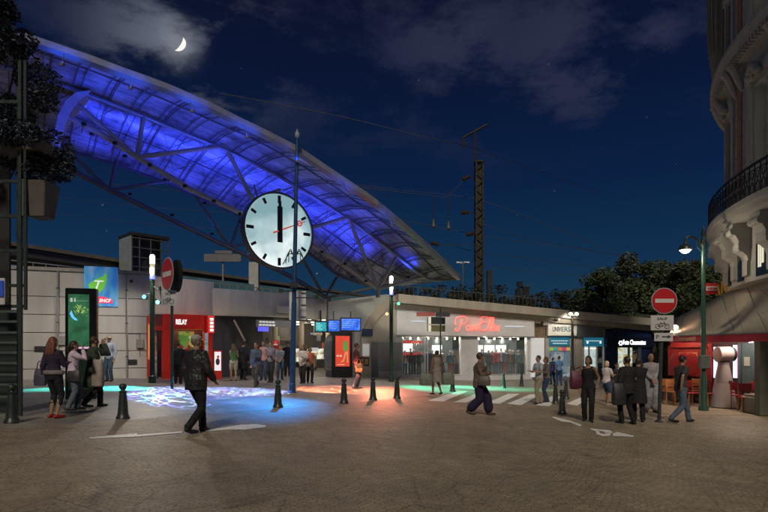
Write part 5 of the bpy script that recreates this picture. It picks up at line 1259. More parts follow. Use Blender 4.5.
# bow bay above the cornice
mb = MB(); c = bp(150.3, FR+.1, 0); mb.lathe(c, [(.02,10.7),(.16,11.2),(.32,11.9),(.42,12.6),(.46,13.4),(.46,22),(.3,22.3)], 24); mb.build('bow_bay', M('bay_stone', (.30,.26,.21), .75, var=.2, streak=True), bld, smooth=True)
mb = MB()
for k in range(18): a = 2*PI*k/18; mb.tube([(c.x+.43*math.cos(a), c.y+.43*math.sin(a), 12.8), (c.x+.47*math.cos(a), c.y+.47*math.sin(a), 13.5), (c.x+.47*math.cos(a), c.y+.47*math.sin(a), 21.8)], .025, 5)
mb.build('bay_ribs', M('bay_stone'), bld)
mb = MB(); arcw(mb, FR-1, FR+.5, 22.4, 23.0, 126, 215); mb.build('roof_cornice', STL, bld)
# balcony slab, consoles, railing
RB = FR+.55
mb = MB(); arcw(mb, FR-.01, RB+.06, 6.12, 6.3, 128, 212); arcw(mb, FR-.01, RB, 5.96, 6.118, 128, 212); arcw(mb, FR-.01, RB-.12, 5.8, 5.958, 128, 212); mb.build('balcony_slab', STL, bld)
rail = MB(); arcw(rail, RB-.03, RB+.02, 7.12, 7.18, 128, 212); arcw(rail, RB-.02, RB+.01, 6.36, 6.39, 128, 212); arcw(rail, RB-.02, RB+.01, 6.98, 7.0, 128, 212)
IR = M('wrought_iron', (.02,.02,.022), .4, metal=.3)
ro = rail.build('balcony_railing', IR, bld)
mb = MB()
for i in range(0, 190):
    ph = 141+i*.3
    if i % 4 == 0: mb.tube([bp(ph,RB,6.3), bp(ph,RB,7.13)], .014, 4)
    # scrolls
    if i % 4 == 2:
        for zc, rr in ((6.54,.095),(6.82,.085)):
            mb.tube([bp(ph+math.degrees(rr*math.cos(2*PI*k/10)/RB)*1.0, RB, zc+rr*1.25*math.sin(2*PI*k/10)) for k in range(11)], .011, 3)
        mb.tube([bp(ph-.45,RB,6.4), bp(ph+.45,RB,6.98)], .009, 3); mb.tube([bp(ph+.45,RB,6.4), bp(ph-.45,RB,6.98)], .009, 3)
mb.build('scrollwork', IR, bld)
for ph in (147.5, 153.5, 160.5, 166.0, 173.0, 179):
    mb = MB(); w_ = 1.1
    prof = [(5.79,.5),(5.6,.52),(5.45,.45),(5.25,.34),(5.1,.36),(4.95,.28),(4.8,.12),(4.65,.08)]
    for (za, ra), (zb_, rb) in zip(prof, prof[1:]):
        v = []
        for z, r in ((za,ra),(zb_,rb)):
            for f_ in (ph-w_, ph+w_): v += [bp(f_,FR-.01,z), bp(f_,FR+r,z)]
        mb.add(v, [(0,1,5,4),(2,6,7,3),(1,3,7,5),(0,2,3,1),(4,5,7,6)])
    mb.tube([bp(ph-w_-.08,FR+.47,5.55), bp(ph+w_+.08,FR+.47,5.55)], .12, 10); mb.tube([bp(ph-w_-.05,FR+.27,5.02), bp(ph+w_+.05,FR+.27,5.02)], .09, 10)
    mb.build('console', STL, bld)
    mb = MB(); arcw(mb, FR, FR+.1, 4.2, 4.64, ph-w_*.8, ph+w_*.8, 1); mb.build('pilaster', STL, bld)
# lit openings on the first floor
for ph, hw, lit in ((170.2, .9, True), (163.3, .7, False), (157, .7, False)):
    mb = MB(); arcw(mb, FR+.004, FR+.03, 4.1, 5.5, ph-hw-.5, ph+hw+.5); f = mb.build('window_surround', M('dark_pane'), bld)
    if lit:
        mb = MB(); arcw(mb, FR+.032, FR+.04, 4.35, 5.35, ph-.75, ph-.42); arcw(mb, FR+.032, FR+.04, 4.35, 5.3, ph-.28, ph+.1); arcw(mb, FR+.032, FR+.04, 4.45, 5.15, ph+.25, ph+.75); mb.build('pane', E('window_cream', (.92,.86,.62), .8), f)
# ================================================================== trees and foliage
def leafmat(name, col, var=.45):
    m = M(name, col, .55, var=var, scale=1.6, bump=0, spec=.3); return m
def crown(mb, centers, n, size, rnd, squash=.8):
    for _ in range(n):
        c, r = rnd.choice(centers)
        while True:
            d = Vector((rnd.uniform(-1,1), rnd.uniform(-1,1), rnd.uniform(-1,1)))
            if .05 < d.length < 1: break
        d = d.normalized()*(d.length**.6)*(1.25 if rnd.random() < .06 else 1)
        p = Vector(c)+Vector((d.x*r, d.y*r, d.z*r*squash))
        s = size*rnd.uniform(.4,1.7)
        a = Vector((rnd.uniform(-1,1), rnd.uniform(-1,1), rnd.uniform(-.5,.5))).normalized(); b = a.cross(Vector((rnd.uniform(-1,1), rnd.uniform(-1,1), rnd.uniform(-1,1)))).normalized()
        i = len(mb.v); mb.v += [p-a*s, p-b*s*.45, p+a*s, p+b*s*.45]; mb.f.append((i,i+1,i+2,i+3)); mb.mi.append(0)
BARK = M('bark', (.06,.045,.035), .85, var=.3, bump=.6)
def tree(name, label, base, h, spread, leaf, n, size, seed, group=None, trunk_r=.2, low=.3, nb=38, cat='tree'):
    rnd = random.Random(seed); t = thing(name, label, cat, base, group=group)
    b = Vector(base); mb = MB(); top = b+Vector((rnd.uniform(-.4,.4), 0, h*.6)); mb.tube([b, b.lerp(top,.5)+Vector((rnd.uniform(-.2,.2),0,0)), top], [trunk_r,trunk_r*.75,trunk_r*.45], 8)
    cs = []
    for i in range(nb):
        zr = low+(1-low)*rnd.random()**.8; prof = math.sin(PI*min(1, (zr-low)/(1-low)*.85+.15))**.6
        a = rnd.uniform(0, 2*PI); rr = spread*prof*rnd.uniform(.25,.95)
        c = b+Vector((rr*math.cos(a), rr*math.sin(a), h*zr*.95)); cs.append((c, spread*rnd.uniform(.09,.34)))
        if i % 2 == 0: s0 = b.lerp(top, rnd.uniform(.45,1)); mb.tube([s0, s0.lerp(c,.5)+Vector((0,0,.15*h*.1)), c], [trunk_r*.35,trunk_r*.2,.02], 5)
    mb.build('trunk', BARK, t, smooth=True)
    mb = MB(); crown(mb, cs, n, size, rnd); mb.build('crown', leaf, t)
    return t
LF1 = leafmat('leaf_dark', (.075,.10,.05)); LF2 = leafmat('leaf_green', (.08,.12,.04)); LF3 = leafmat('leaf_grey', (.09,.105,.065))
def tbase(px, d): x = (px-384)*d/F; return (x, d, G(x))
TG = 'trees behind the shops'
for px, d, ytop, sp_, lf, lab, sd in ((583,47,291,2.6,LF3,'low rounded tree at the left end of the wood behind the shops',1),(603,46,270,3.2,LF1,'dark broad tree above the bright shop window',2),(628,48,254,3.4,LF3,'tallest of the trees behind the shops, with a pointed top',3),
        (653,46,262,3.4,LF1,'dark tree behind the right no entry sign',4),(680,44,269,3.3,LF3,'tree behind the lit bell lantern',5),(700,36,281,2.2,LF2,'bright green tree just above the left end of the awning',6),(668,38,296,2.0,LF2,'small yellowish green tree right of the no entry disc',7),(614,40,303,1.9,LF2,'low leafy tree hanging over the gap beside the blue shop',8),(712,33,268,2.2,LF1,'dark tree squeezed between the green lamp and the corner building',9),(640,41,282,2.6,LF1,'dark tree directly above the glowing white shop sign',10),(690,42,258,2.8,LF3,'grey green tree reaching up behind the green lamp post',12),(596,40,296,1.8,LF3,'small low tree just above the ribbed shop fascia',13)):
    b_ = tbase(px, d); h_ = P(0,ytop,d).z-b_[2]; tree('tree', lab, b_, h_, sp_, lf, 15000, .115, sd, TG, .22, .22 if d > 42 else .35)
# bushes along the railway bank
rnd = random.Random(11)
LB = leafmat('leaf_bush', (.05,.052,.03))
k = 0
for i in range(17):
    px = 402+i*10.5+rnd.uniform(-3,3); d = 42+rnd.uniform(0,5); top = rnd.uniform(272,287)+ (px-400)*.06
    if 470 < px < 520: top += 4
    p = P(px, top, d); zb_ = 4.2; t = thing('bush', 'scrubby dark bush on the railway bank above the shops', 'bush', (p.x, p.y, zb_), group='bushes on the railway bank')
    cs = [(Vector((p.x+rnd.uniform(-.7,.7), p.y+rnd.uniform(-.5,.5), zb_+(p.z-zb_)*rnd.uniform(.15,.85))), rnd.uniform(.3,.6)) for _ in range(9)]
    mb = MB(); crown(mb, cs, 700, .1, rnd); mb.build('foliage', LB, t)
    mb = MB()
    for q in range(5): mb.tube([(p.x,p.y,zb_-.3), cs[q][0], cs[q][0]+Vector((rnd.uniform(-.2,.2),0,.35))], [.04,.02,.01], 4)
    mb.build('stems', BARK, t)
# thin fence on the bank
t = thing('bank_railing', 'thin dark railing along the top of the bank above the shops', 'railing', sf((5, 5, -2)))
mb = MB(sf); 
for i in range(60): a = i*.3; z0 = interp([(0,5.1),(12,4.4),(18,4.1)], a); mb.box(a, a+.025, z0-.1, z0+.75, -1.2, -1.18)
mb.build('balusters', TDARK, t)
mb = MB(sf); mb.prism([(0,5.85),(12,5.15),(12,5.19),(0,5.89)], -1.2, -1.17); mb.prism([(12,5.15),(17.8,4.83),(17.8,4.87),(12,5.19)], -1.2, -1.17); mb.build('top_rail', TDARK, t)
# left: dark tree rising through the tower, flowering clumps
LN = leafmat('leaf_night', (.012,.017,.028)); FLW = M('flower_pale', (.13,.17,.26), .6, var=.4, scale=8, bump=0)  # blue tint of the floodlights is put into the leaf colour
tree('tree', 'large dark tree filling the upper left corner, blue floodlight tint painted into its leaves', (-8.95, 12.6, G(-8.9)), 9.7, 1.45, LN, 26000, .042, 21, None, .13, .5, 60)
rnd = random.Random(5)
def clump(px0, px1, py0, py1, d, n, mats, name, label, cat, size=.035, group=None):
    t = thing(name, label, cat, P((px0+px1)/2, py1, d), group=group)
    cs = [(P(rnd.uniform(px0,px1), rnd.uniform(py0,py1), d+rnd.uniform(-.25,.25)), rnd.uniform(.12,.24)) for _ in range(14)]
    mb = MB(); crown(mb, cs, n, size, rnd); mb.build('foliage', mats[0], t)
    mb = MB(); crown(mb, [(c+Vector((0,-.05,.05)), r) for c, r in cs], n//4, size*.7, rnd); mb.build('flowers', mats[1], t)
clump(2, 38, 128, 140, 10.9, 1600, (LN, FLW), 'flowering_plant', 'pale flowering clump spilling from the upper left planter', 'plant')
clump(28, 50, 160, 178, 11.3, 2200, (LN, LN), 'trailing_plant', 'dark leafy plant growing from the tapering planter', 'plant')
clump(48, 70, 148, 180, 12.2, 1500, (LN, FLW), 'trailing_plant', 'blue tinted trailing plant below the curved leg of the canopy', 'plant')
planter(-6, 40, 138, 150, 11.0, .5, 'wide low planter high on the left tower under pale flowers', .9)
# ================================================================== cafe
cafe = thing('cafe', 'corner cafe front with red panels, awning and bright doorways', 'cafe', (11.5, 20, G(12)))
fe = [(P(669.5,340,19.9).x,19.9),(P(700,340,18.6).x,18.6),(P(735,340,17.3).x,17.3),(P(768,340,16.2).x,16.2),(12.9,13.0),(13.2,9)]
be = [P(676.5,317.5,22.8),P(700,306,21.6),P(722,295,20.6),P(746,284.6,19.0),P(768,277,17.6)]; be.append(Vector((13.3,14,4.2))); 
fe3 = [Vector((x, y, 2.42)) for x, y in fe]
fr_ = spline(fe3[:5]+[fe3[5]], 5); bk = spline([be[0],be[1],be[2],be[3],be[4],be[5]], 5)
mb = MB(); n = len(fr_)
v = []
for i in range(n):
    for k in range(7):
        t_ = k/6; p = fr_[i].lerp(bk[i], t_); sag = -.10*math.sin(PI*t_)*(1 if i % 5 else .35); v.append(p+Vector((0,0,sag)))
mb.add(v, [(i*7+k, (i+1)*7+k, (i+1)*7+k+1, i*7+k+1) for i in range(n-1) for k in range(6)])
AW = M('awning_canvas', (.52,.48,.39), .8, var=.16, scale=1.5, bump=.3, bscale=15)
aw = thing('cafe_awning', 'large grey brown awning with a red lettered valance over the terrace', 'awning', (11, 18, 2.2))
o = mb.build('canvas', AW, aw, smooth=True); sm = o.modifiers.new('solid', 'SOLIDIFY'); sm.thickness = .02
mb = MB()
v = []
for i in range(n):
    p = fr_[i]; v += [p+Vector((0,-.01,.0)), p+Vector((0,-.02,-.26-.02*(i % 2)))]
mb.add(v, [(2*i, 2*i+1, 2*i+3, 2*i+2) for i in range(n-1)])
VR = M('valance_red', (.66,.05,.085), .7, var=.12, scale=3)
o = mb.build('valance', VR, aw); sm = o.modifiers.new('solid', 'SOLIDIFY'); sm.thickness = .015
mb = MB()
for i in range(0, n, 5): 
    mb.tube([fr_[i]+Vector((0,0,-.02)), fr_[i].lerp(bk[i],.5)+Vector((0,0,-.07)), bk[i]], .025, 5)
mb.tube([p+Vector((0,.03,-.02)) for p in fr_], .03, 5); mb.build('awning_frame', STEELG, aw)
f = Fr(fe[0], fe[1]); mb = MB(f); mb.text('Continentale', .35, f.L-.12, 2.215, .05, h=.16, ex=.004, slant=.35); mb.build('lettering', M('letter_gold', (.65,.5,.3), .5), aw)
mb = MB(); mb.tube([fe3[0], be[0]], .04, 6); mb.tube([fe3[0]+Vector((0,0,-.22)), be[0]+Vector((.2,.5,-.8))], .02, 5); mb.build('end_bar', STEELG, aw)
mb = MB()
for i in range(0, n):
    if i % 5 == 2: mb.tube([fr_[i].lerp(bk[i], k/6)+Vector((0,0,-.10*math.sin(PI*k/6)*(1 if i % 5 else .35)+.012)) for k in range(7)], .005, 4)
mb.build('seams', M('seam_dark', (.10,.09,.07), .8), aw)
# gold letters standing on the back edge
f = Fr(be[1][:2], be[3][:2]); t = thing('gold_letters', 'gold capital letters standing on the awning ridge', 'sign', (be[1].x, be[1].y, be[1].z))
for i, ch in enumerate('ANDY'):
    a = f.at(716)+(f.at(741)-f.at(716))*i/4; z0 = interp([(0,be[1].z),(f.L,be[3].z)], a)+.10; mb = MB(f); mb.text(ch, a, a+(f.at(737)-f.at(712.5))*.21, z0, .0, h=.42, ex=.03, bold=.03); mb.build('letter', M('gold_paint', (.60,.36,.05), .4, metal=.3, var=.15), t)

a = P(706.2,294,18.0); b = P(718,283,18.0); t = thing('red_white_sign', 'small red and white blade sign on the green lamp post above the awning', 'sign', (a.x, a.y, a.z))
MB().box(a.x-.12,b.x,a.y+.0,a.y+.05,a.z,b.z).build('plate', M('sign_red'), t); MB().box(a.x,b.x-.02,a.y-.012,a.y-.002,a.z+(b.z-a.z)*.3,a.z+(b.z-a.z)*.7).build('white_band', M('sign_white'), t)
mb = MB(); 
for i in range(4): mb.box(a.x+.04+.08*i, a.x+.09+.08*i, a.y-.018, a.y-.013, a.z+(b.z-a.z)*(.4), a.z+(b.z-a.z)*(.6))
mb.build('print', M('sign_red'), t)
# inner front of the cafe
ff = Fr((9.9,23.3), (13.0,17.6)); L_ = ff.L; zc = G(11)+RAISE
RD = M('cafe_red', (.20,.012,.011), .5, var=.25, scale=2)
def cb(name, mat, px0, px1, py0, py1, c0=-.1, c1=0):
    a0, a1 = ff.at(px0), ff.at(px1); pm = (px0+px1)/2; mb = MB(ff); mb.box(a0, a1, ff.z(pm,py1), ff.z(pm,py0), c0, c1); return mb.build(name, mat, cafe)
cb('back_wall', M('cafe_dark', (.05,.03,.028), .8), 666, 800, 322, 402, -.5, -.4)
cb('red_panel', RD, 668, 704, 346, 376, -.05, 0)
cb('red_header', RD, 672, 705, 341, 347.5, .0, .1)
cb('red_door', RD, 706, 711, 343, 398)
cb('bright_doorway', E('door_glow', (.85,.80,.95), 1.5), 713.5, 722, 347, 378)
cb('bright_doorway', E('door_glow'), 733, 737.5, 345, 378)
cb('bright_doorway', E('door_glow'), 756.5, 761, 349, 392)
cb('bright_window', E('door_glow'), 748.5, 752, 341, 350)
cb('pink_edge', E('pink_edge', (.8,.05,.35), 1.0), 737.5, 738.6, 345, 378, .0, .02); cb('pink_edge', E('pink_edge'), 755.6, 756.5, 349, 392, .0, .02)
cb('door_frame', M('teal_frame', (.06,.10,.11), .4), 739, 742, 343, 400, 0, .06); cb('door_frame', M('teal_frame'), 742.5, 755, 343, 400, -.05, .03)
cb('door_notice', M('notice_pale', (.32,.36,.33), .5), 745, 751, 357, 366, .04, .06)
mb = MB(ff)
for i in range(9): mb.box(ff.at(679+2.2*i), ff.at(680.2+2.2*i), ff.z(690,356), ff.z(690,352.8-(i%3)*.5), .003, .012)
if 0: mb.text('BRASSERIE', ff.at(679), ff.at(699), ff.z(690,356), .012, h=.24, ex=.004, bold=.01)
mb.build('lettering', M('letter_dull', (.42,.20,.12), .5), cafe)
mb = MB(ff)
for x in (676, 684, 692): mb.ell((ff.at(x), ff.z(x,364), .01), (.28,.45,.03), 12, 8)
mb.build('oval_ornament', M('cafe_red2', (.20,.01,.012), .4), cafe, smooth=True)
light('cafe_light', 'POINT', (10.6, 20.4, 2.55), 120, (1,.55,.35), radius=.2); light('cafe_light', 'POINT', (11.6, 18.2, 2.6), 140, (1,.75,.6), radius=.2)
mb = MB(); 
for x, y in ((10.6,20.4),(11.6,18.2)): mb.ell((x, y, 2.72), (.12,.12,.1), 10, 6)
lp = mb.build('ceiling_globe', E('globe', (1,.8,.6), 4), cafe, smooth=True)
# terrace pillar and planter, right edge
q = P(764, 395, 16.4); t = thing('cafe_pillar', 'square olive pillar at the right edge under the awning', 'pillar', (q.x, q.y, G(q.x)))
z0 = G(11)+RAISE; MB().box(q.x-.12, q.x+.14, q.y, q.y+.25, z0, 2.3).build('shaft', M('pillar_olive', (.14,.14,.10), .6), t, bevel=.01)
a = P(751.5, 410, 16.9); t = thing('stone_planter', 'low grey stone planter block in the right corner', 'planter', (a.x+.4, a.y, z0))
MB().box(a.x, a.x+1.4, a.y-.2, a.y+.5, z0, z0+.5).build('block', M('planter_grey', (.26,.24,.20), .8, var=.2), t, bevel=.03); MB().box(a.x+.05, a.x+1.35, a.y-.15, a.y+.45, z0+.5, z0+.58).build('rim', M('planter_grey'), t, bevel=.02)
# grey sculptural heater: tapered skirt, neck, horizontal drum
p = gnd(723.5, 407.5); d_ = p.y; t = thing('grey_cone_sculpture', 'pale grey cone with a horizontal drum head standing before the terrace', 'sculpture', p)
k_ = d_/F; GC = M('cone_grey', (.42,.39,.37), .55, var=.12, scale=3, streak=True)
mb = MB(); mb.lathe(p, [(12.2*k_,.03),(11.6*k_,.1),(8.4*k_,24*k_),(8.0*k_,25*k_)], 4 if False else 24); mb.build('skirt', GC, t, smooth=True)
mb = MB(); mb.lathe(p, [(8.2*k_,25.2*k_),(5.2*k_,42*k_),(5.0*k_,46*k_)], 20); mb.build('neck', GC, t, smooth=True)
mb = MB(); c = p+Vector((.03,0,53*k_)); mb.lathe(c, [(4.5*k_,-7.5*k_),(7.6*k_,-7.2*k_),(7.8*k_,5.5*k_),(6.8*k_,6*k_)], 24, 'x'); mb.build('drum', GC, t, smooth=True)
mb = MB(); mb.lathe(c, [(6.7*k_,6.1*k_),(6.9*k_,8.8*k_),(4.2*k_,10*k_),(.02,10.2*k_)], 20, 'x'); mb.build('drum_mouth', CAST, t, smooth=True)
mb = MB(); mb.lathe(c, [(.02,-8*k_),(5.5*k_,-7.6*k_)], 20, 'x'); mb.build('drum_cap', GC, t)
mb = MB(); mb.lathe(p, [(5.3*k_,47*k_-.02),(5.6*k_,45.4*k_)], 20); mb.build('collar', CAST, t)
mb = MB(); mb.tube(spline([p+Vector((.1,-8.3*k_,.75)), p+Vector((.25,-9*k_,.8)), p+Vector((.42,-8*k_,.55)), p+Vector((.47,-10*k_,.2))], 5), .012, 4); mb.cbox(p+Vector((.06,-7.8*k_,.86)), (.1,.06,.1)); mb.build('cable', CAST, t)
# cafe chairs and tables
CH = [M('chair_red', (.33,.02,.035), .5), M('chair_wood', (.42,.17,.05), .5, var=.2)]
def chair(ci):
    t = thing('cafe_chair', 'x', 'chair', group='chairs on the cafe terrace')
    for sx in (-.19,.19):
        MB().tube([(sx,.18,0),(sx,.17,.45)], .018, 6).build('leg', CH[1], t, local=True); MB().tube([(sx,-.2,0),(sx,-.18,.45),(sx*.95,-.24,.9)], .018, 6).build('leg', CH[1], t, local=True)
    MB().box(-.21,.21,-.2,.21,.44,.475).build('seat', CH[ci], t, local=True, bevel=.01)
    mb = MB(); mb.box(-.19,.19,-.235,-.215,.62,.88); mb.box(-.19,.19,-.225,-.205,.52,.56); mb.build('backrest', CH[ci], t, local=True)
    return t
def table():
    t = thing('cafe_table', 'x', 'table', group='round tables on the cafe terrace')
    MB().lathe((0,0,.70), [(.02,0),(.31,.0),(.32,.015),(.31,.03),(.02,.03)], 20).build('tabletop', M('table_red', (.35,.05,.06), .35), t, local=True, smooth=True)
    MB().lathe((0,0,0), [(.22,0),(.2,.02),(.04,.05),(.025,.1),(.025,.7)], 12).build('leg', CAST, t, local=True, smooth=True)
    return t
c0, c1_, tb = chair(0), chair(1), table(); used = [False,False,False]
zt_ = G(11)+RAISE-.004
for i, (px, d, rz, ci, lab) in enumerate([(667,20.2,150,1,'orange wooden cafe chair, leftmost, behind the bald man'),(675,19.6,200,1,'orange wooden cafe chair right of the no entry pole'),(683,20.4,170,0,'red cafe chair behind the walking man in grey'),
      (691,19.2,185,0,'red cafe chair just left of the green lamp post'),(698,20.2,150,1,'wooden cafe chair behind the green lamp post'),(709,19.0,190,0,'red cafe chair between the lamp post and the grey cone'),(741,18.1,200,0,'large red cafe chair right of the grey cone'),(747.5,17.4,165,0,'red cafe chair in front of the bright doorway'),(754,18.2,120,0,'red cafe chair behind the stone planter'),(672,21.6,30,0,'red cafe chair at the back left of the terrace'),(687,21.8,-20,0,'red cafe chair at the back near the oval panels'),(702,21.4,40,0,'red cafe chair at the back behind the meter box'),(738,19.6,10,0,'red cafe chair by the magenta edged doorway')]):
    src = (c0, c1_)[ci]; x = (px-384)*d/F
    o = src if not used[ci] else dup(src, (0,0,0)); used[ci] = True
    o.location = (x, d, zt_); o.rotation_euler = (0,0,R(rz)); o['label'] = lab
for i, (px, d, lab) in enumerate([(678,20.9,'round cafe table furthest left under the awning'),(694,20.7,'round cafe table behind the green lamp post'),(748,18.9,'round cafe table right of the grey cone')]):
    o = tb if i == 0 else dup(tb, (0,0,0)); o.location = ((px-384)*d/F, d, zt_); o['label'] = lab
# ================================================================== people
def caps(mb, pts, rs, n=10):
    """closed swept capsule with rounded ends"""
    pts = [Vector(p) for p in pts]
    a = (pts[0]-pts[1]).normalized(); b = (pts[-1]-pts[-2]).normalized()
    P_ = [pts[0]+a*rs[0]*.95, pts[0]+a*rs[0]*.7]+pts+[pts[-1]+b*rs[-1]*.7, pts[-1]+b*rs[-1]*.95]
    R_ = [rs[0]*.3, rs[0]*.72]+list(rs)+[rs[-1]*.72, rs[-1]*.3]
    mb.tube(P_, R_, n)
def sect(mb, secs, n=16):
    """closed elliptical loft: (centre, rx, ry)"""
    vs = []; fs = []
    for c, rx, ry in secs:
        for k in range(n):
            q = 2*PI*k/n; vs.append(Vector(c)+Vector((rx*math.cos(q), ry*math.sin(q), 0)))
    for i in range(len(secs)-1):
        for k in range(n): fs.append((i*n+k, i*n+(k+1)%n, (i+1)*n+(k+1)%n, (i+1)*n+k))
    fs += [tuple(reversed(range(n))), tuple(range((len(secs)-1)*n, len(secs)*n))]
    mb.add(vs, fs)
def fuse(mb, name, mat, parent, voxel, smooth=2, sc=1.0, folds=0):
    me = bpy.data.meshes.new(name); me.from_pydata([v*sc for v in mb.v], [], mb.f); me.update()
    o = bpy.data.objects.new('tmp', me); COL.objects.link(o)
    r = o.modifiers.new('r', 'REMESH'); r.mode = 'VOXEL'; r.voxel_size = voxel
    s_ = o.modifiers.new('s', 'SMOOTH'); s_.iterations = smooth; s_.factor = .5
    dg = bpy.context.evaluated_depsgraph_get(); m2 = bpy.data.meshes.new_from_object(o.evaluated_get(dg))
    bpy.data.objects.remove(o); bpy.data.meshes.remove(me)
    if folds:
        sd = Vector((sum(ord(ch) for ch in mat.name)*.37, 0, 0))
        ns = [v.normal.copy() for v in m2.vertices]
        for v, nn in zip(m2.vertices, ns):
            p = v.co; f_ = noise.noise(Vector((p.x*9, p.y*9, p.z*6))+sd)*.9+noise.noise(Vector((p.x*20+p.z*7, p.y*20, p.z*15))+sd)*.7-abs(noise.noise(Vector((p.x*11, p.y*11, p.z*24))-sd))*.8
            v.co = p+nn*max(0, f_+.35)*folds
        m2.update()
    m2.name = name; m2.materials.clear(); m2.materials.append(mat)
    m2.polygons.foreach_set('use_smooth', [True]*len(m2.polygons)); m2.update()
    ob = bpy.data.objects.new(name, m2); COL.objects.link(ob); ob.parent = parent; return ob
def ik(a, c, l1, l2, hint):
    a = Vector(a); c = Vector(c); d = c-a; L = min(d.length, (l1+l2)*.999); dn = d.normalized(); c = a+dn*L
    x = (l1*l1-l2*l2+L*L)/(2*L); h = math.sqrt(max(0, l1*l1-x*x)); hv = Vector(hint); hv = (hv-dn*hv.dot(dn)).normalized()
    return a+dn*x+hv*h, c
ARM = {'down': (.05,.03,-.52), 'fwd': (.03,.22,-.46), 'back': (.05,-.20,-.46), 'phone': (-.07,.21,.10), 'bent': (-.06,.30,-.22), 'cross': (-.25,.20,-.24), 'hip': (.08,.10,-.42),
       'carry': (.12,.02,-.52), 'reach': (.0,.46,-.12), 'clasp': (-.15,.22,-.42), 'point': (.12,.38,-.02), 'strap': (-.06,.14,-.12), 'face': (-.09,.23,.13)}
def cloth(name, col, var=.22):
    return M('cloth_'+name, col, .8, var=var, scale=7, bump=.6, bscale=14, spec=.25, bd=.02)
def person(px, feet, top, head, label, stride=.12, arms=('down','down'), upper=('shirt',(.3,.3,.3)), lower=('trousers',(.03,.03,.04)), hair=('short',(.02,.015,.01)), skin=(.32,.19,.12), shoes=(.015,.015,.018), hat=None, lean=2, head_turn=0, bulk=1.0, vox=.012, female=False, key='', d=None, group=None, sleeves='long', step=None, extra=None):
    g_ = gnd(px, feet) if d is None else Vector(((px-384)*d/F, d, gz((px-384)*d/F, d)))
    H = (feet-top)*g_.y/F if d is None else (CZ+(HY-top)*d/F-g_.z)
    sc = H/1.745*1.0
    t = thing('person', label, 'person', g_, R(head), group=group or 'people on the square')
    key = key or str(px)
    SK = M('skin_%s' % '_'.join(str(c) for c in skin), skin, .5, var=.08, bump=.1, spec=.3)
    Z = Vector((0,0,1)); lr = R(lean)
    piv = Vector((0,0,.95))
    def T(v):      # lean of the upper body
        v = Vector(v)
        if v.z > .95: q = v-piv; v = piv+Vector((q.x, q.y*math.cos(lr)+q.z*math.sin(lr), q.z*math.cos(lr)-q.y*math.sin(lr)))
        return v
    fw = .92 if female else 1.0
    sh = .165*fw*bulk**.5
    st_ = stride
    legs = []
    drop = 0 if st_ < .1 else (.9-math.sqrt(max(.1, .9**2-st_**2)))*.8
    for s_, f_ in ((-1, st_), (1, -st_)):
        hip = Vector((s_*.088, 0, .91-drop)); ank = Vector((s_*(.085 if st_ > .05 else .10), f_, .085+(.06 if f_ < -.15 else 0)))
        kn, ank = ik(hip, ank, .43, .425, (s_*.08, 1, 0)); toe_dir = Vector((s_*.22, 1, 0)).normalized()
        legs.append((hip, kn, ank, toe_dir, f_))
    shoulders = [T((s_*sh, 0, 1.41)) for s_ in (-1, 1)]
    armsP = []
    for s_, a, S0 in ((-1, arms[0], shoulders[0]), (1, arms[1], shoulders[1])):
        o = ARM[a]; w = S0+Vector((s_*o[0], o[1], o[2])); el, w = ik(S0, w, .285, .255, (s_*.45, .05, -1) if o[2] > -.2 else (s_*.55, -1, -.35)); armsP.append((S0, el, w))
    bz = lambda z: T((0, 0, z)) if z > .95 else Vector((0,0,z-drop*.9))
    tor = [(.82,.12,.09),(.88,.155,.11),(.96,.16*(1.05 if female else 1),.115),(1.06,.138*fw,.10),(1.16,.132*fw,.098),(1.27,.155*fw,.115),(1.36,.16*fw,.11),(1.42,.135*fw,.09),(1.47,.06,.058),(1.53,.05,.052)]
    def torso(mb, grow, z0=.82, z1=1.5, flare=0):
        secs = []
        for z, rx, ry in tor:
            if z0-.03 <= z <= z1: 
                b = bulk if z < 1.4 else 1
                secs.append((bz(z), rx*b+grow, ry*b+grow))
        sect(mb, secs)
    # ---- body
    mb = MB(); torso(mb, 0, .82, 1.6)
    hc = T((0, .015, 1.62)); ht = Matrix.Rotation(R(head_turn), 3, 'Z')
    def hp(x, y, z): return hc+ht@Vector((x, y, z))
    mb.ell(hp(0,-.01,.02), (.074,.094,.104), 16, 12); mb.ell(hp(0,.022,-.035), (.056,.066,.078), 14, 10)
    caps(mb, [hp(0,.082,.015), hp(0,.104,-.012)], [.009,.014], 8)
    for s_ in (-1,1): mb.ell(hp(s_*.076,-.005,-.002), (.012,.022,.032), 8, 6)
    caps(mb, [T((0,-.01,1.42)), hp(0,-.015,-.07)], [.056,.05])
    for (S0, el, w), s_ in zip(armsP, (-1,1)):
        caps(mb, [T((s_*.06,0,1.42)), S0, S0.lerp(el,.3), el, el.lerp(w,.25), w], [.05,.055,.048,.038,.040,.026])
        dn = (w-el).normalized(); side = dn.cross(Vector((0,1,0)) if abs(dn.y) < .8 else Z).normalized()*s_; pn = side.cross(dn).normalized()
        if pn.dot(Vector((-s_,.3,0))) < 0: pn = -pn
        # palm facing inward: side direction is forward/back across the knuckles
        fwd_ = pn.cross(dn).normalized()
        if fwd_.y < 0 and abs(fwd_.y) > .3: fwd_ = -fwd_
        pc = w+dn*.045
        for k_ in (-1.5,-.5,.5,1.5): caps(mb, [w+dn*.01+fwd_*k_*.011, w+dn*.088+fwd_*k_*.019], [.017,.013], 6)
        for k_, l_ in zip((-1.5,-.5,.5,1.5), (.058,.072,.078,.068)):
            b0 = w+dn*.088+fwd_*k_*.0205; b1 = b0+(dn+pn*.12+fwd_*k_*.05).normalized()*l_*.5; b2 = b1+(dn*.85+pn*.5).normalized()*l_*.5
            caps(mb, [b0,b1,b2], [.0105,.010,.008], 6)
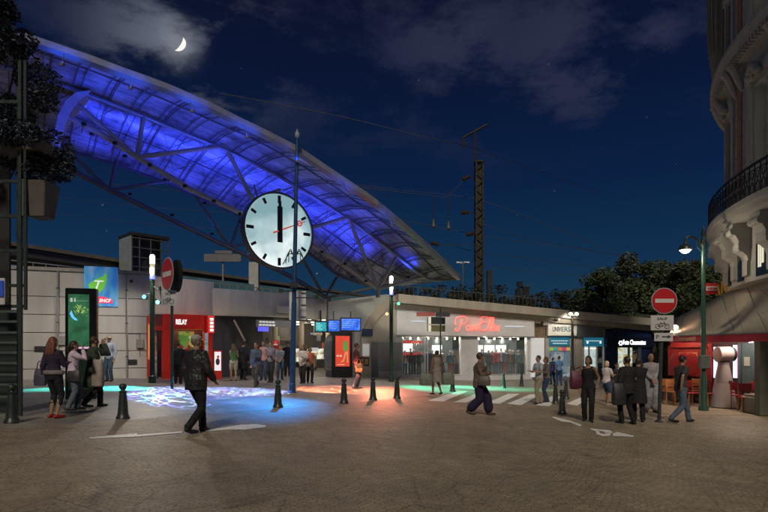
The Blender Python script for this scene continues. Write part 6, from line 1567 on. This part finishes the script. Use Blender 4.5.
        caps(mb, [w+dn*.02+fwd_*.022, w+dn*.055+fwd_*.048+pn*.012, w+dn*.085+fwd_*.055+pn*.02], [.015,.012,.010], 6)
    for hip, kn, ank, td, f_ in legs:
        caps(mb, [hip+Vector((0,0,.02)), hip.lerp(kn,.35), kn, kn.lerp(ank,.3)+Vector((0,-.012,0)), ank], [.088*bulk**.5,.078,.052,.052,.034], 12)
        pt = -.04 if f_ < -.15 else 0
        caps(mb, [ank+Vector((0,-.045,-.045)), ank+td*.07+Vector((0,0,-.055+pt)), ank+td*.15+Vector((0,0,-.062+pt))], [.032,.033,.024], 10)
    fuse(mb, 'body', SK, t, vox*.72, 1, sc)
    # ---- shoes
    SH = M('shoe_%s' % '_'.join(str(c) for c in shoes), shoes, .4, var=.1)
    for hip, kn, ank, td, f_ in legs:
        mb = MB(); pt = -.04 if f_ < -.15 else 0
        caps(mb, [ank+Vector((0,-.05,-.045)), ank+td*.07+Vector((0,0,-.05+pt)), ank+td*.165+Vector((0,0,-.058+pt))], [.042,.043,.032], 10)
        if upper[0] != 'none' and lower[0] in ('trousers','wide'): caps(mb, [ank+Vector((0,-.015,.03)), ank+Vector((0,-.02,-.03))], [.044,.044])
        o = fuse(mb, 'shoe', SH, t, vox*.8, 1, sc)
    # ---- lower clothes
    kind, colr = lower; LM = cloth('low_'+key, colr); mb = MB(); g2 = .014
    if kind in ('trousers','wide','capri','shorts'):
        secs = [(bz(z), rx*bulk+g2, ry*bulk+g2) for z, rx, ry in tor if z < 1.03]; sect(mb, secs)
        for i_, (hip, kn, ank, td, f_) in enumerate(legs):
            s_ = -1 if i_ == 0 else 1
            if kind == 'trousers': caps(mb, [hip+Vector((0,0,.02)), hip.lerp(kn,.4), kn, kn.lerp(ank,.5), ank+Vector((0,-.01,-.005))], [.104*bulk**.5,.096,.074,.068,.064], 12)
            elif kind == 'wide': caps(mb, [hip+Vector((0,0,.02)), hip.lerp(kn,.4), kn, kn.lerp(ank,.75)], [.125,.125,.125,.13], 12)
            elif kind == 'capri': caps(mb, [hip+Vector((0,0,.02)), hip.lerp(kn,.4), kn, kn.lerp(ank,.45)], [.10,.088,.064,.055], 12)
            else: caps(mb, [hip+Vector((0,0,.02)), hip.lerp(kn,.4), kn+Vector((0,0,.07))], [.105,.10,.085], 12)
    else:   # skirt / dress
        zb = {'skirt': .56, 'long': .22, 'robe': .12}[kind]; w_ = {'skirt': .21, 'long': .24, 'robe': .21}[kind]
        sect(mb, [((0,0,zb-drop*0), w_, w_*.85+st_*.4), ((0,0,(zb+.9)/2), w_*.93, w_*.75+st_*.25), ((0,0,.88), .175*bulk, .135*bulk), (bz(1.02), .15*bulk, .115*bulk)])
    fuse(mb, 'trousers' if kind in ('trousers','wide','capri') else ('shorts' if kind == 'shorts' else 'skirt'), LM, t, vox, 2, sc, .009)
    # ---- upper clothes
    kind, colr = upper; UM = cloth('up_'+key, colr) if kind != 'leather' else M('leather_'+key, colr, .46, var=.3, scale=5, bump=.9, bscale=9, bd=.03)
    g3 = {'shirt': .016, 'jacket': .034, 'leather': .036, 'coat': .036, 'top': .012, 'dress': .016}[kind]; mb = MB()
    z_lo = .86; torso(mb, g3, z_lo, 1.47 if kind != 'top' else 1.44)
    if kind in ('jacket','leather'): sect(mb, [(bz(.80), .175*bulk+.01, .135*bulk+.01), (bz(.88), .18*bulk, .14*bulk), (bz(1.0), .178*bulk, .138*bulk)])
    if kind == 'coat': sect(mb, [(Vector((0,0,.50)), .22*bulk, .17*bulk+st_*.3), (Vector((0,0,.75)), .205*bulk, .16*bulk+st_*.15), (bz(1.0), .18*bulk, .14*bulk)])
    if kind == 'dress': sect(mb, [(Vector((0,0,.52)), .20, .16+st_*.3), (Vector((0,0,.75)), .19, .15), (bz(1.0), .16*bulk, .125*bulk)])
    for (S0, el, w), s_ in zip(armsP, (-1,1)):
        gg = g3*.75
        if sleeves == 'long': caps(mb, [T((s_*.05,0,1.41)), S0+Vector((0,0,-.005)), S0.lerp(el,.5), el, el.lerp(w,.9)], [.06+gg,.062+gg,.056+gg,.048+gg,.034+gg])
        elif sleeves == 'short': caps(mb, [T((s_*.05,0,1.41)), S0+Vector((0,0,-.005)), S0.lerp(el,.55)], [.06+gg,.062+gg,.058+gg])
        elif sleeves == 'half': caps(mb, [T((s_*.05,0,1.41)), S0+Vector((0,0,-.005)), S0.lerp(el,.5), el.lerp(w,.12)], [.06+gg,.062+gg,.056+gg,.05+gg])
        else: caps(mb, [T((s_*.05,0,1.42)), T((s_*.12,0,1.42))], [.055,.05])
    nm = {'shirt':'shirt','jacket':'jacket','leather':'leather_jacket','coat':'coat','top':'top','dress':'dress'}[kind]
    fuse(mb, nm, UM, t, vox, 2, sc, .009)
    if kind in ('jacket','leather','coat','shirt'):
        mb = MB(); q = T((0,-.008,1.475)); sect(mb, [(q+Vector((0,0,-.03)), .078, .075), (q+Vector((0,.005,.02)), .068, .066)]); fuse(mb, 'collar', UM, t, vox*.8, 1, sc)
    # ---- hair, hat, face
    hk, hcol = hair
    HM = M('hair_%s' % '_'.join(str(c) for c in hcol), hcol, .5, var=.3, scale=12, bump=.7, bscale=50)
    if hk != 'none':
        mb = MB(); mb.ell(hp(0,-.022,.035), (.083,.097,.102), 16, 12)
        if hk in ('long','tail','bob'): mb.ell(hp(0,-.055,-.01), (.085,.065,.10), 12, 10)
        if hk == 'long':
            for s_ in (-.045, 0, .045): caps(mb, [hp(s_*1.2,-.07,0), hp(s_*1.5,-.095,-.12), hp(s_*1.7,-.11,-.24)], [.045,.045,.03])
        if hk == 'bob':
            for s_ in (-1,1): caps(mb, [hp(s_*.07,-.03,.03), hp(s_*.08,-.03,-.07)], [.03,.03])
        if hk == 'tail': caps(mb, [hp(0,-.10,.03), hp(0,-.155,-.02), hp(0,-.15,-.14), hp(0,-.13,-.2)], [.03,.034,.028,.012])
        if hk == 'bun': mb.ell(hp(0,-.115,.06), (.045,.04,.045), 10, 8)
        if hk == 'curly':
            r_ = random.Random(px)
            for _ in range(26):
                v = Vector((r_.uniform(-1,1), r_.uniform(-1,.3), r_.uniform(-.6,1))).normalized(); mb.ell(hp(v.x*.085,-.02+v.y*.095,.03+v.z*.10), (.026,.026,.026), 6, 5)
        fuse(mb, 'hair', HM, t, vox*.7, 1, sc)
    if hat:
        HT = cloth('hat_'+key, hat[1])
        mb = MB(); mb.ell(hp(0,-.015,.075), (.092,.108,.072), 16, 10)
        if hat[0] == 'cap': sect(mb, [(hp(0,.10,.045), .07, .075), (hp(0,.10,.058), .066, .07)])
        else: sect(mb, [(hp(0,-.01,.045), .145, .155), (hp(0,-.01,.06), .14, .15)])
        fuse(mb, 'cap' if hat[0] == 'cap' else 'hat', HT, t, vox*.6, 1, sc)
    EY = M('eye_dark', (.015,.012,.01), .2, bump=0)
    for s_ in (-1,1):
        mb = MB(); mb.ell(hp(s_*.03,.072,.018), (.011,.01,.007), 8, 6); mb.ell(hp(s_*.03,.078,.038), (.018,.008,.004), 8, 5)
        o = mb.build('eye', EY, t, local=True, smooth=True); o.scale = (sc,)*3
    mb = MB(); mb.ell(hp(0,.080,-.05), (.022,.008,.006), 8, 5); o = mb.build('mouth', M('lip', (.22,.07,.06), .5, bump=0), t, local=True, smooth=True); o.scale = (sc,)*3
    t['_'] = 0; del t['_']
    q = Matrix.Rotation(R(head), 3, 'Z')
    def W_(v): return g_+q@(Vector(v)*sc)
    return dict(t=t, wr=[W_(a[2]) for a in armsP], sh=[W_(a[0]) for a in armsP], W=W_, sc=sc, hp=lambda *a: W_(hp(*a)), legs=legs)
def bag(c, size, col, label, name='handbag', handle=.18, rz=0, strap_to=None, mat=None, bulge=1.0, group=None):
    c = Vector(c); t = thing(name, label, 'bag', c-Vector((0,0,size[2]/2)), group=group)
    m_ = mat or M('bag_%s' % '_'.join(str(x) for x in col), col, .5, var=.25, scale=8, bump=.5)
    q = Matrix.Rotation(rz, 3, 'Z'); w, d_, h = size; mb = MB()
    secs = []
    for z, kx, ky in ((-.5,.80,.7),(-.46,.95,.95),(-.2,1.0,1.05*bulge),(.15,.96,.9*bulge),(.42,.86,.5),(.5,.8,.3)):
        secs.append((z, kx, ky))
    vs = []; fs = []; n = 16
    for z, kx, ky in secs:
        for k in range(n):
            a = 2*PI*k/n; cx = math.copysign(abs(math.cos(a))**.6, math.cos(a)); sy = math.copysign(abs(math.sin(a))**.6, math.sin(a)); vs.append(c+q@Vector((cx*w/2*kx, sy*d_/2*ky, z*h)))
    for i in range(len(secs)-1):
        for k in range(n): fs.append((i*n+k, i*n+(k+1)%n, (i+1)*n+(k+1)%n, (i+1)*n+k))
    fs += [tuple(reversed(range(n))), tuple(range((len(secs)-1)*n, len(secs)*n))]
    mb.add(vs, fs); mb.build('bag_body', m_, t, smooth=True)
    mb = MB(); a0 = c+q@Vector((-w*.3,0,h*.48)); a1 = c+q@Vector((w*.3,0,h*.48))
    if strap_to is not None: mb.tube(spline([a0, a0.lerp(strap_to,.5)+q@Vector((-.02,.03,0)), strap_to, a1.lerp(strap_to,.5)+q@Vector((.02,-.02,0)), a1], 5), .010, 5)
    else: mb.tube(spline([a0, c+q@Vector((-w*.15,0,h*.5+handle*.8)), c+q@Vector((w*.15,0,h*.5+handle*.8)), a1], 5), .010, 5)
    mb.build('strap', m_, t, smooth=True)
    return t
# ---- left group
r = person(54, 418, 337, -12, 'woman with long auburn hair seen from behind, dark top and capri trousers, red shoes', .03, ('carry','bent'), ('shirt',(.035,.025,.05)), ('capri',(.018,.018,.025)), ('long',(.16,.05,.03)), shoes=(.35,.02,.02), vox=.010, female=True, lean=-2)
bag(r['wr'][0]+Vector((-.06,.0,-.02)), (.24,.12,.32), (.06,.055,.09), 'dark slouchy handbag at the side of the auburn haired woman')
mb = MB(); 
W_ = r['W']; q_ = []
for k in range(17): a = 2*PI*k/16; q_.append(W_((.178*math.cos(a), .135*math.sin(a), .98)))
mb.tube(q_, .05, 8, flat=None); o = mb.build('waist_scarf', cloth('scarf', (.20,.17,.17)), None, smooth=True); o.parent = r['t']; o.matrix_parent_inverse = r['t'].matrix_basis.inverted()
r = person(73, 410, 341, -62, 'woman in white blouse with dark ponytail, hands raised to her face, shoulder bag', .10, ('phone','phone'), ('shirt',(.62,.50,.62)), ('trousers',(.11,.14,.17)), ('tail',(.03,.015,.012)), vox=.010, female=True)
bag(r['W']((.17,.02,.86)), (.30,.12,.24), (.03,.025,.03), 'dark shoulder bag worn by the woman in the white blouse', strap_to=r['W']((-.10,-.13,1.42)))
r = person(93, 407.5, 336.5, -40, 'man in a long dark green coat photographing the totem, beside the white bloused woman', .22, ('face','face'), ('coat',(.045,.06,.04)), ('trousers',(.02,.025,.02)), ('short',(.05,.025,.015)), vox=.010)
bag(r['W']((.24,.02,.85)), (.26,.2,.62), (.30,.25,.21), 'long beige scarf bag hanging from the arm of the man in the green coat', name='shoulder_bag', strap_to=r['sh'][1]+Vector((0,0,.06)))
r = person(109.5, 381.5, 336, 175, 'man in light blue shirt and straw hat by the grey wall', .03, ('down','phone'), ('shirt',(.36,.42,.52)), ('trousers',(.05,.08,.13)), ('short',(.03,.02,.015)), hat=('hat',(.40,.33,.24)), vox=.013)
# ---- man in the leather jacket
r = person(196, 433, 335.5, -28, 'man in a black leather jacket and grey cap walking away through the blue light', .25, ('down','fwd'), ('leather',(.018,.017,.020)), ('trousers',(.012,.012,.014)), ('short',(.16,.13,.11)), hat=('cap',(.32,.30,.28)), bulk=1.16, vox=.009, lean=1, head_turn=-25)
person(178, 384, 342, 10, 'person in dark clothes standing at the red kiosk, partly hidden', .05, ('bent','bent'), ('jacket',(.015,.013,.015)), ('trousers',(.015,.015,.018)), ('short',(.03,.02,.015)), vox=.014)
# ---- far group at the entrance
person(233.6, 381, 344, 20, 'woman in green top and pale knee shorts at the left of the entrance', .04, ('clasp','bent'), ('top',(.05,.13,.05)), ('shorts',(.42,.38,.33)), ('long',(.06,.03,.015)), vox=.014, female=True, sleeves='none')
person(243, 380, 341.5, -15, 'tall person all in black right behind the woman in the green top', .04, ('down','down'), ('coat',(.012,.012,.016)), ('trousers',(.012,.012,.015)), ('short',(.02,.015,.012)), vox=.014)
r = person(256.5, 387, 342.5, 165, 'woman walking out of the entrance in a slate jacket and brown trousers', .24, ('bent','down'), ('jacket',(.07,.10,.14)), ('trousers',(.06,.05,.045)), ('long',(.10,.035,.015)), vox=.013, female=True)
person(263.5, 380.5, 341, 180, 'person in a pink shirt just behind the walking woman in the slate jacket', .05, ('down','down'), ('shirt',(.45,.24,.22)), ('trousers',(.04,.06,.10)), ('short',(.03,.02,.01)), vox=.014)
person(271, 382.5, 341.5, 170, 'man in a mauve grey shirt with folded arms in the entrance crowd', .10, ('cross','cross'), ('shirt',(.20,.19,.24)), ('trousers',(.025,.025,.03)), ('short',(.03,.02,.015)), vox=.013)
person(280, 380, 345, 195, 'person in a grey striped top at the right of the entrance crowd', .05, ('clasp','down'), ('shirt',(.17,.20,.24)), ('trousers',(.05,.08,.14)), ('short',(.03,.02,.01)), vox=.013, sleeves='short')
person(267.5, 374.5, 338, 180, 'person in a white and blue top at the back of the entrance crowd', .04, ('bent','bent'), ('shirt',(.40,.50,.58)), ('trousers',(.03,.05,.10)), ('short',(.05,.03,.02)), vox=.015)
person(287.5, 377, 342, 190, 'person in dark clothes deep in the entrance, left of the blue mast', .04, ('down','down'), ('shirt',(.02,.02,.025)), ('trousers',(.02,.02,.025)), ('short',(.02,.015,.01)), vox=.015)
r = person(303, 383.5, 345, 172, 'woman in a white jacket over a lilac top, right of the blue mast', .12, ('bent','clasp'), ('jacket',(.55,.52,.50)), ('trousers',(.025,.02,.025)), ('bob',(.16,.08,.04)), vox=.012, female=True)
bag(r['W']((-.25,.05,.86)), (.24,.12,.2), (.10,.08,.06), 'brown handbag carried by the woman in the white jacket')
person(309.8, 383, 347, 200, 'woman in an orange top close behind the woman in the white jacket', .06, ('down','bent'), ('shirt',(.55,.16,.08)), ('trousers',(.03,.025,.03)), ('bob',(.13,.06,.03)), vox=.013, female=True, sleeves='short')
# red and white festival head: round balloon held above the crowd
p = P(276.3, 344, 24.2); o = thing('balloon', 'round red and white balloon above the entrance crowd', 'balloon', p)
mb = MB(); mb.ell(p, (.16,.14,.19), 16, 12); mb.build('envelope', M('balloon_red', (.55,.04,.035), .35), o, smooth=True)
mb = MB(); mb.ell(p+Vector((0,-.05,-.03)), (.12,.11,.07), 12, 8); mb.build('white_band', M('balloon_white', (.7,.7,.7), .4), o, smooth=True)
mb = MB(); mb.tube([p-Vector((0,0,.18)), p+Vector((.03,.05,-.75))], .006, 4); mb.build('string', WHITE, o)
# ---- man in maroon
r = person(356, 388.5, 343, -80, 'man in a maroon shirt and grey jeans standing before the red poster', .07, ('bent','clasp'), ('shirt',(.06,.022,.03)), ('trousers',(.085,.10,.13)), ('short',(.04,.02,.015)), vox=.011, skin=(.22,.12,.08))
bag(r['W']((.22,.08,.80)), (.28,.12,.34), (.22,.16,.10), 'tan shopping bag held by the man in maroon')
# ---- woman with bags
r = person(437, 395, 350.5, 25, 'woman in a sleeveless grey dress carrying large shopping bags, walking away', .16, ('carry','carry'), ('dress',(.22,.19,.175)), ('shorts',(.16,.14,.13)), ('bun',(.02,.015,.012)), vox=.011, female=True, sleeves='none', skin=(.16,.085,.055))
BK = M('bag_checked', (.11,.125,.105), .6, var=.5, scale=14)
bag(r['wr'][0]+Vector((-.16,.02,-.26)), (.52,.25,.42), 0, 'big checked shopping bag on the left of the woman in the grey dress', name='shopping_bag', mat=BK, handle=.16)
bag(r['wr'][1]+Vector((.20,-.02,-.24)), (.50,.25,.44), 0, 'big checked shopping bag on the right of the woman in the grey dress', name='shopping_bag', mat=BK, handle=.16)
bag(r['W']((.24,.06,1.0)), (.26,.14,.26), (.04,.045,.06), 'small dark bag tucked under the right arm of the woman in the grey dress')
# ---- woman in the brown coat
r = person(479, 415, 353, -105, 'woman in a brown jacket and wide purple trousers striding across the setts', .27, ('strap','bent'), ('jacket',(.14,.095,.075)), ('wide',(.022,.016,.045)), ('short',(.05,.03,.02)), bulk=1.18, vox=.010, female=True, head_turn=25, skin=(.30,.17,.11), shoes=(.05,.03,.025))
bag(r['W']((.24,.16,.98)), (.34,.15,.26), (.10,.08,.075), 'brown shoulder bag under the arm of the woman in the brown jacket', rz=R(-15), strap_to=r['sh'][1]+Vector((0,0,.07)))
# ---- couple on the crossing
person(539, 404, 355.5, 112, 'man in pale grey shirt and beige trousers on the crossing', .14, ('bent','bent'), ('shirt',(.34,.37,.40)), ('trousers',(.27,.23,.18)), ('short',(.03,.02,.015)), vox=.012, sleeves='short')
person(546.5, 402.5, 357, 100, 'woman in a dark striped top and jeans beside the man in the pale shirt', .08, ('bent','down'), ('shirt',(.13,.11,.10)), ('trousers',(.03,.05,.09)), ('bob',(.07,.03,.02)), vox=.012, female=True)
person(553, 384.5, 357.5, 15, 'person in dark blue coat before the poster window, left of a pair', .05, ('down','down'), ('jacket',(.03,.05,.12)), ('trousers',(.03,.05,.10)), ('short',(.06,.04,.03)), vox=.016)
person(559.3, 385.5, 356, 5, 'person in bright blue shirt before the poster window, right of a pair', .08, ('down','bent'), ('shirt',(.12,.24,.50)), ('trousers',(.03,.06,.14)), ('short',(.05,.03,.02)), vox=.016, sleeves='short')
# ---- right-hand group
r = person(588, 421.5, 356, 158, 'woman with dark hair in black with a large purple bag on her shoulder', .09, ('hip','down'), ('top',(.016,.015,.018)), ('trousers',(.016,.015,.018)), ('bob',(.02,.013,.01)), vox=.010, female=True, sleeves='none', skin=(.25,.14,.09), head_turn=-30, bulk=1.08)
bag(r['W']((.30,.02,1.10)), (.34,.17,.48), (.09,.014,.035), 'large dark purple bag hanging from the shoulder of the woman in black', strap_to=r['sh'][1]+Vector((0,0,.05)), bulge=1.2)
person(606.5, 405.5, 361, -60, 'blond woman in a white top and blue knee shorts facing the blue shop', .06, ('clasp','bent'), ('shirt',(.62,.55,.55)), ('shorts',(.05,.08,.16)), ('bob',(.55,.42,.28)), vox=.011, female=True, sleeves='short', shoes=(.3,.28,.26))
r = person(627.5, 424, 356.5, 20, 'person in black jacket with a big dark bag, left one of the dark pair', .12, ('carry','strap'), ('jacket',(.022,.020,.022)), ('trousers',(.012,.012,.015)), ('short',(.03,.018,.012)), vox=.010, bulk=1.04)
bag(r['W']((-.30,-.02,.78)), (.36,.2,.55), (.018,.018,.022), 'big black bag carried by the left one of the dark pair', handle=.25)
person(638.5, 421.5, 357.5, -15, 'person in a long black coat with arms folded, right one of the dark pair', .12, ('cross','cross'), ('coat',(.020,.018,.019)), ('trousers',(.012,.012,.014)), ('short',(.05,.03,.02)), vox=.010)
person(650.5, 412.5, 353.5, 175, 'bald man in a loose pale grey tunic and trousers with folded hands', .05, ('clasp','clasp'), ('dress',(.30,.28,.29)), ('wide',(.24,.23,.25)), ('none',(.05,.04,.03)), vox=.011, bulk=1.14, skin=(.30,.17,.11))
person(680.5, 422.5, 355.5, -78, 'young man in a dark grey t-shirt and blue jeans striding right past the cafe', .33, ('fwd','back'), ('shirt',(.055,.05,.05)), ('trousers',(.085,.115,.155)), ('short',(.015,.012,.01)), vox=.010, sleeves='short', lean=5, skin=(.30,.18,.12))
person(616.5, 404, 363, 200, 'person in dark clothes just behind the blond woman, half hidden by the dark pair', .05, ('down','down'), ('shirt',(.02,.022,.03)), ('trousers',(.02,.02,.025)), ('short',(.03,.02,.015)), vox=.014)

# ================================================================== lights
sun = light('sun', 'SUN', (0,0,40), 1.6, (1,.89,.72)); sun.data.angle = R(8)
# moon-like key: direction given by azimuth behind and left of the camera
dirv = Vector((.02, .78, -.66)).normalized(); sun.rotation_euler = dirv.to_track_quat('-Z','Y').to_euler()
def gobo(l, cols, scale, thin=.06, base=.0, boost=1.0):
    """metal pattern wheel in the projector: bright net of lines"""
    l.data.use_nodes = True; nt = l.data.node_tree; nt.nodes.clear(); L = nt.links.new
    o = nd(nt, 'ShaderNodeOutputLight'); e = nd(nt, 'ShaderNodeEmission'); L(e.outputs[0], o.inputs[0])
    tc = nd(nt, 'ShaderNodeTexCoord'); sp = nd(nt, 'ShaderNodeSeparateXYZ'); L(tc.outputs['Normal'], sp.inputs[0])
    def mt(op, a, b):
        q = nd(nt, 'ShaderNodeMath', operation=op)
        for i, v in enumerate((a, b)):
            if isinstance(v, (int, float)): q.inputs[i].default_value = v
            else: L(v, q.inputs[i])
        return q.outputs[0]
    cb = nd(nt, 'ShaderNodeCombineXYZ'); L(mt('DIVIDE', sp.outputs[0], sp.outputs[2]), cb.inputs[0]); L(mt('DIVIDE', sp.outputs[1], sp.outputs[2]), cb.inputs[1])
    nz = nd(nt, 'ShaderNodeTexNoise'); nz.inputs['Scale'].default_value = scale*.6; L(cb.outputs[0], nz.inputs[0])
    vm = nd(nt, 'ShaderNodeVectorMath', operation='MULTIPLY_ADD'); L(nz.outputs['Color'], vm.inputs[0]); vm.inputs[1].default_value = (.10,.10,0); L(cb.outputs[0], vm.inputs[2])
    vo = nd(nt, 'ShaderNodeTexVoronoi', feature='DISTANCE_TO_EDGE'); vo.inputs['Scale'].default_value = scale; L(vm.outputs[0], vo.inputs[0])
    mr = nd(nt, 'ShaderNodeMapRange', interpolation_type='SMOOTHSTEP'); L(vo.outputs['Distance'], mr.inputs[0]); mr.inputs[1].default_value = .0; mr.inputs[2].default_value = thin; mr.inputs[3].default_value = boost; mr.inputs[4].default_value = base
    n2 = nd(nt, 'ShaderNodeTexNoise'); n2.inputs['Scale'].default_value = scale*.35; n2.inputs['Detail'].default_value = 1; L(cb.outputs[0], n2.inputs[0])
    cr = nd(nt, 'ShaderNodeValToRGB'); L(n2.outputs[0], cr.inputs[0]); el = cr.color_ramp.elements
    el[0].position = .35; el[0].color = (*cols[0],1); el[1].position = .65; el[1].color = (*cols[-1],1)
    for i in range(1, len(cols)-1): q = el.new(.35+.3*i/(len(cols)-1)); q.color = (*cols[i],1)
    L(cr.outputs[0], e.inputs[0]); L(mr.outputs[0], e.inputs[1])
def pool(src, px, py, e, col_, size, blend=.7, gb=None):
    l = light('pool_light', 'SPOT', src, e, col_, gnd(px, py), size, blend, .02)
    if gb: gobo(l, *gb)
    return l
up = Vector((0,-.12,0))
pool(c1+up, 120, 388, 6500, (.05,.85,.75), 28, 1.0)
pool(c1+up+Vector((-.1,0,0)), 55, 389, 9000, (.05,.75,.7), 20, 1.0)
GB = [(.10,.12,1),(.35,.35,1),(.04,.4,1),(.6,.75,1),(.3,.15,.9)]
pool(c2+up, 190, 391, 9000, (1,1,1), 50, .4, gb=(GB, 19, .09, .03, 1.0))
s0 = spots_pos[0]
pool(s0, 262, 403, 2600, (.0,.30,.95), 48, 1.0)
pool(s0+Vector((-.1,0,.3)), 215, 399, 900, (.0,.22,1.0), 40, 1.0)
for sp_, tx, ty, e_, sz_, gb_, lab, sx_ in ((Vector((-2.3, 19.2, 3.7)), 338, 390, 11000, 60, ([(1,.18,.06),(1,.42,.26),(1,.18,.08)], 9, .09, .05, 1.0), 'added dark projector on a short arm right of the blue mast', -.72),
        (Vector((-3.5, 19.0, 3.9)), 236, 391.5, 11000, 64, (GB, 12, .09, .03, 1.0), 'added dark projector on a short arm left of the blue mast', .4)):
    m_ = thing('gobo_projector', lab, 'projector', sp_)  # projectors added beside the mast to cast the patterned pools
    MB().cbox(sp_, (.14,.14,.14)).build('case', CAST, m_); MB().tube([sp_, sp_+Vector((sx_,.1,0))], .02, 6).build('arm', CAST, m_)
    tg_ = gnd(tx, ty); l = light('pool_light', 'SPOT', sp_+(tg_-sp_).normalized()*.14, e_, (1,1,1), tg_, sz_, .35, .02); gobo(l, *gb_)
pool(c3+up+Vector((0,0,-.1)), 404, 392, 1700, (1,.17,.07), 38, 1.0)
pool(c3+up+Vector((0,0,-.1)), 345, 391, 1000, (1,.20,.08), 40, 1.0)
pool(c4+up, 436, 389, 5500, (.10,.8,.48), 44, 1.0)
pool(c4+up, 480, 388, 12000, (.10,.8,.48), 40, 1.0)
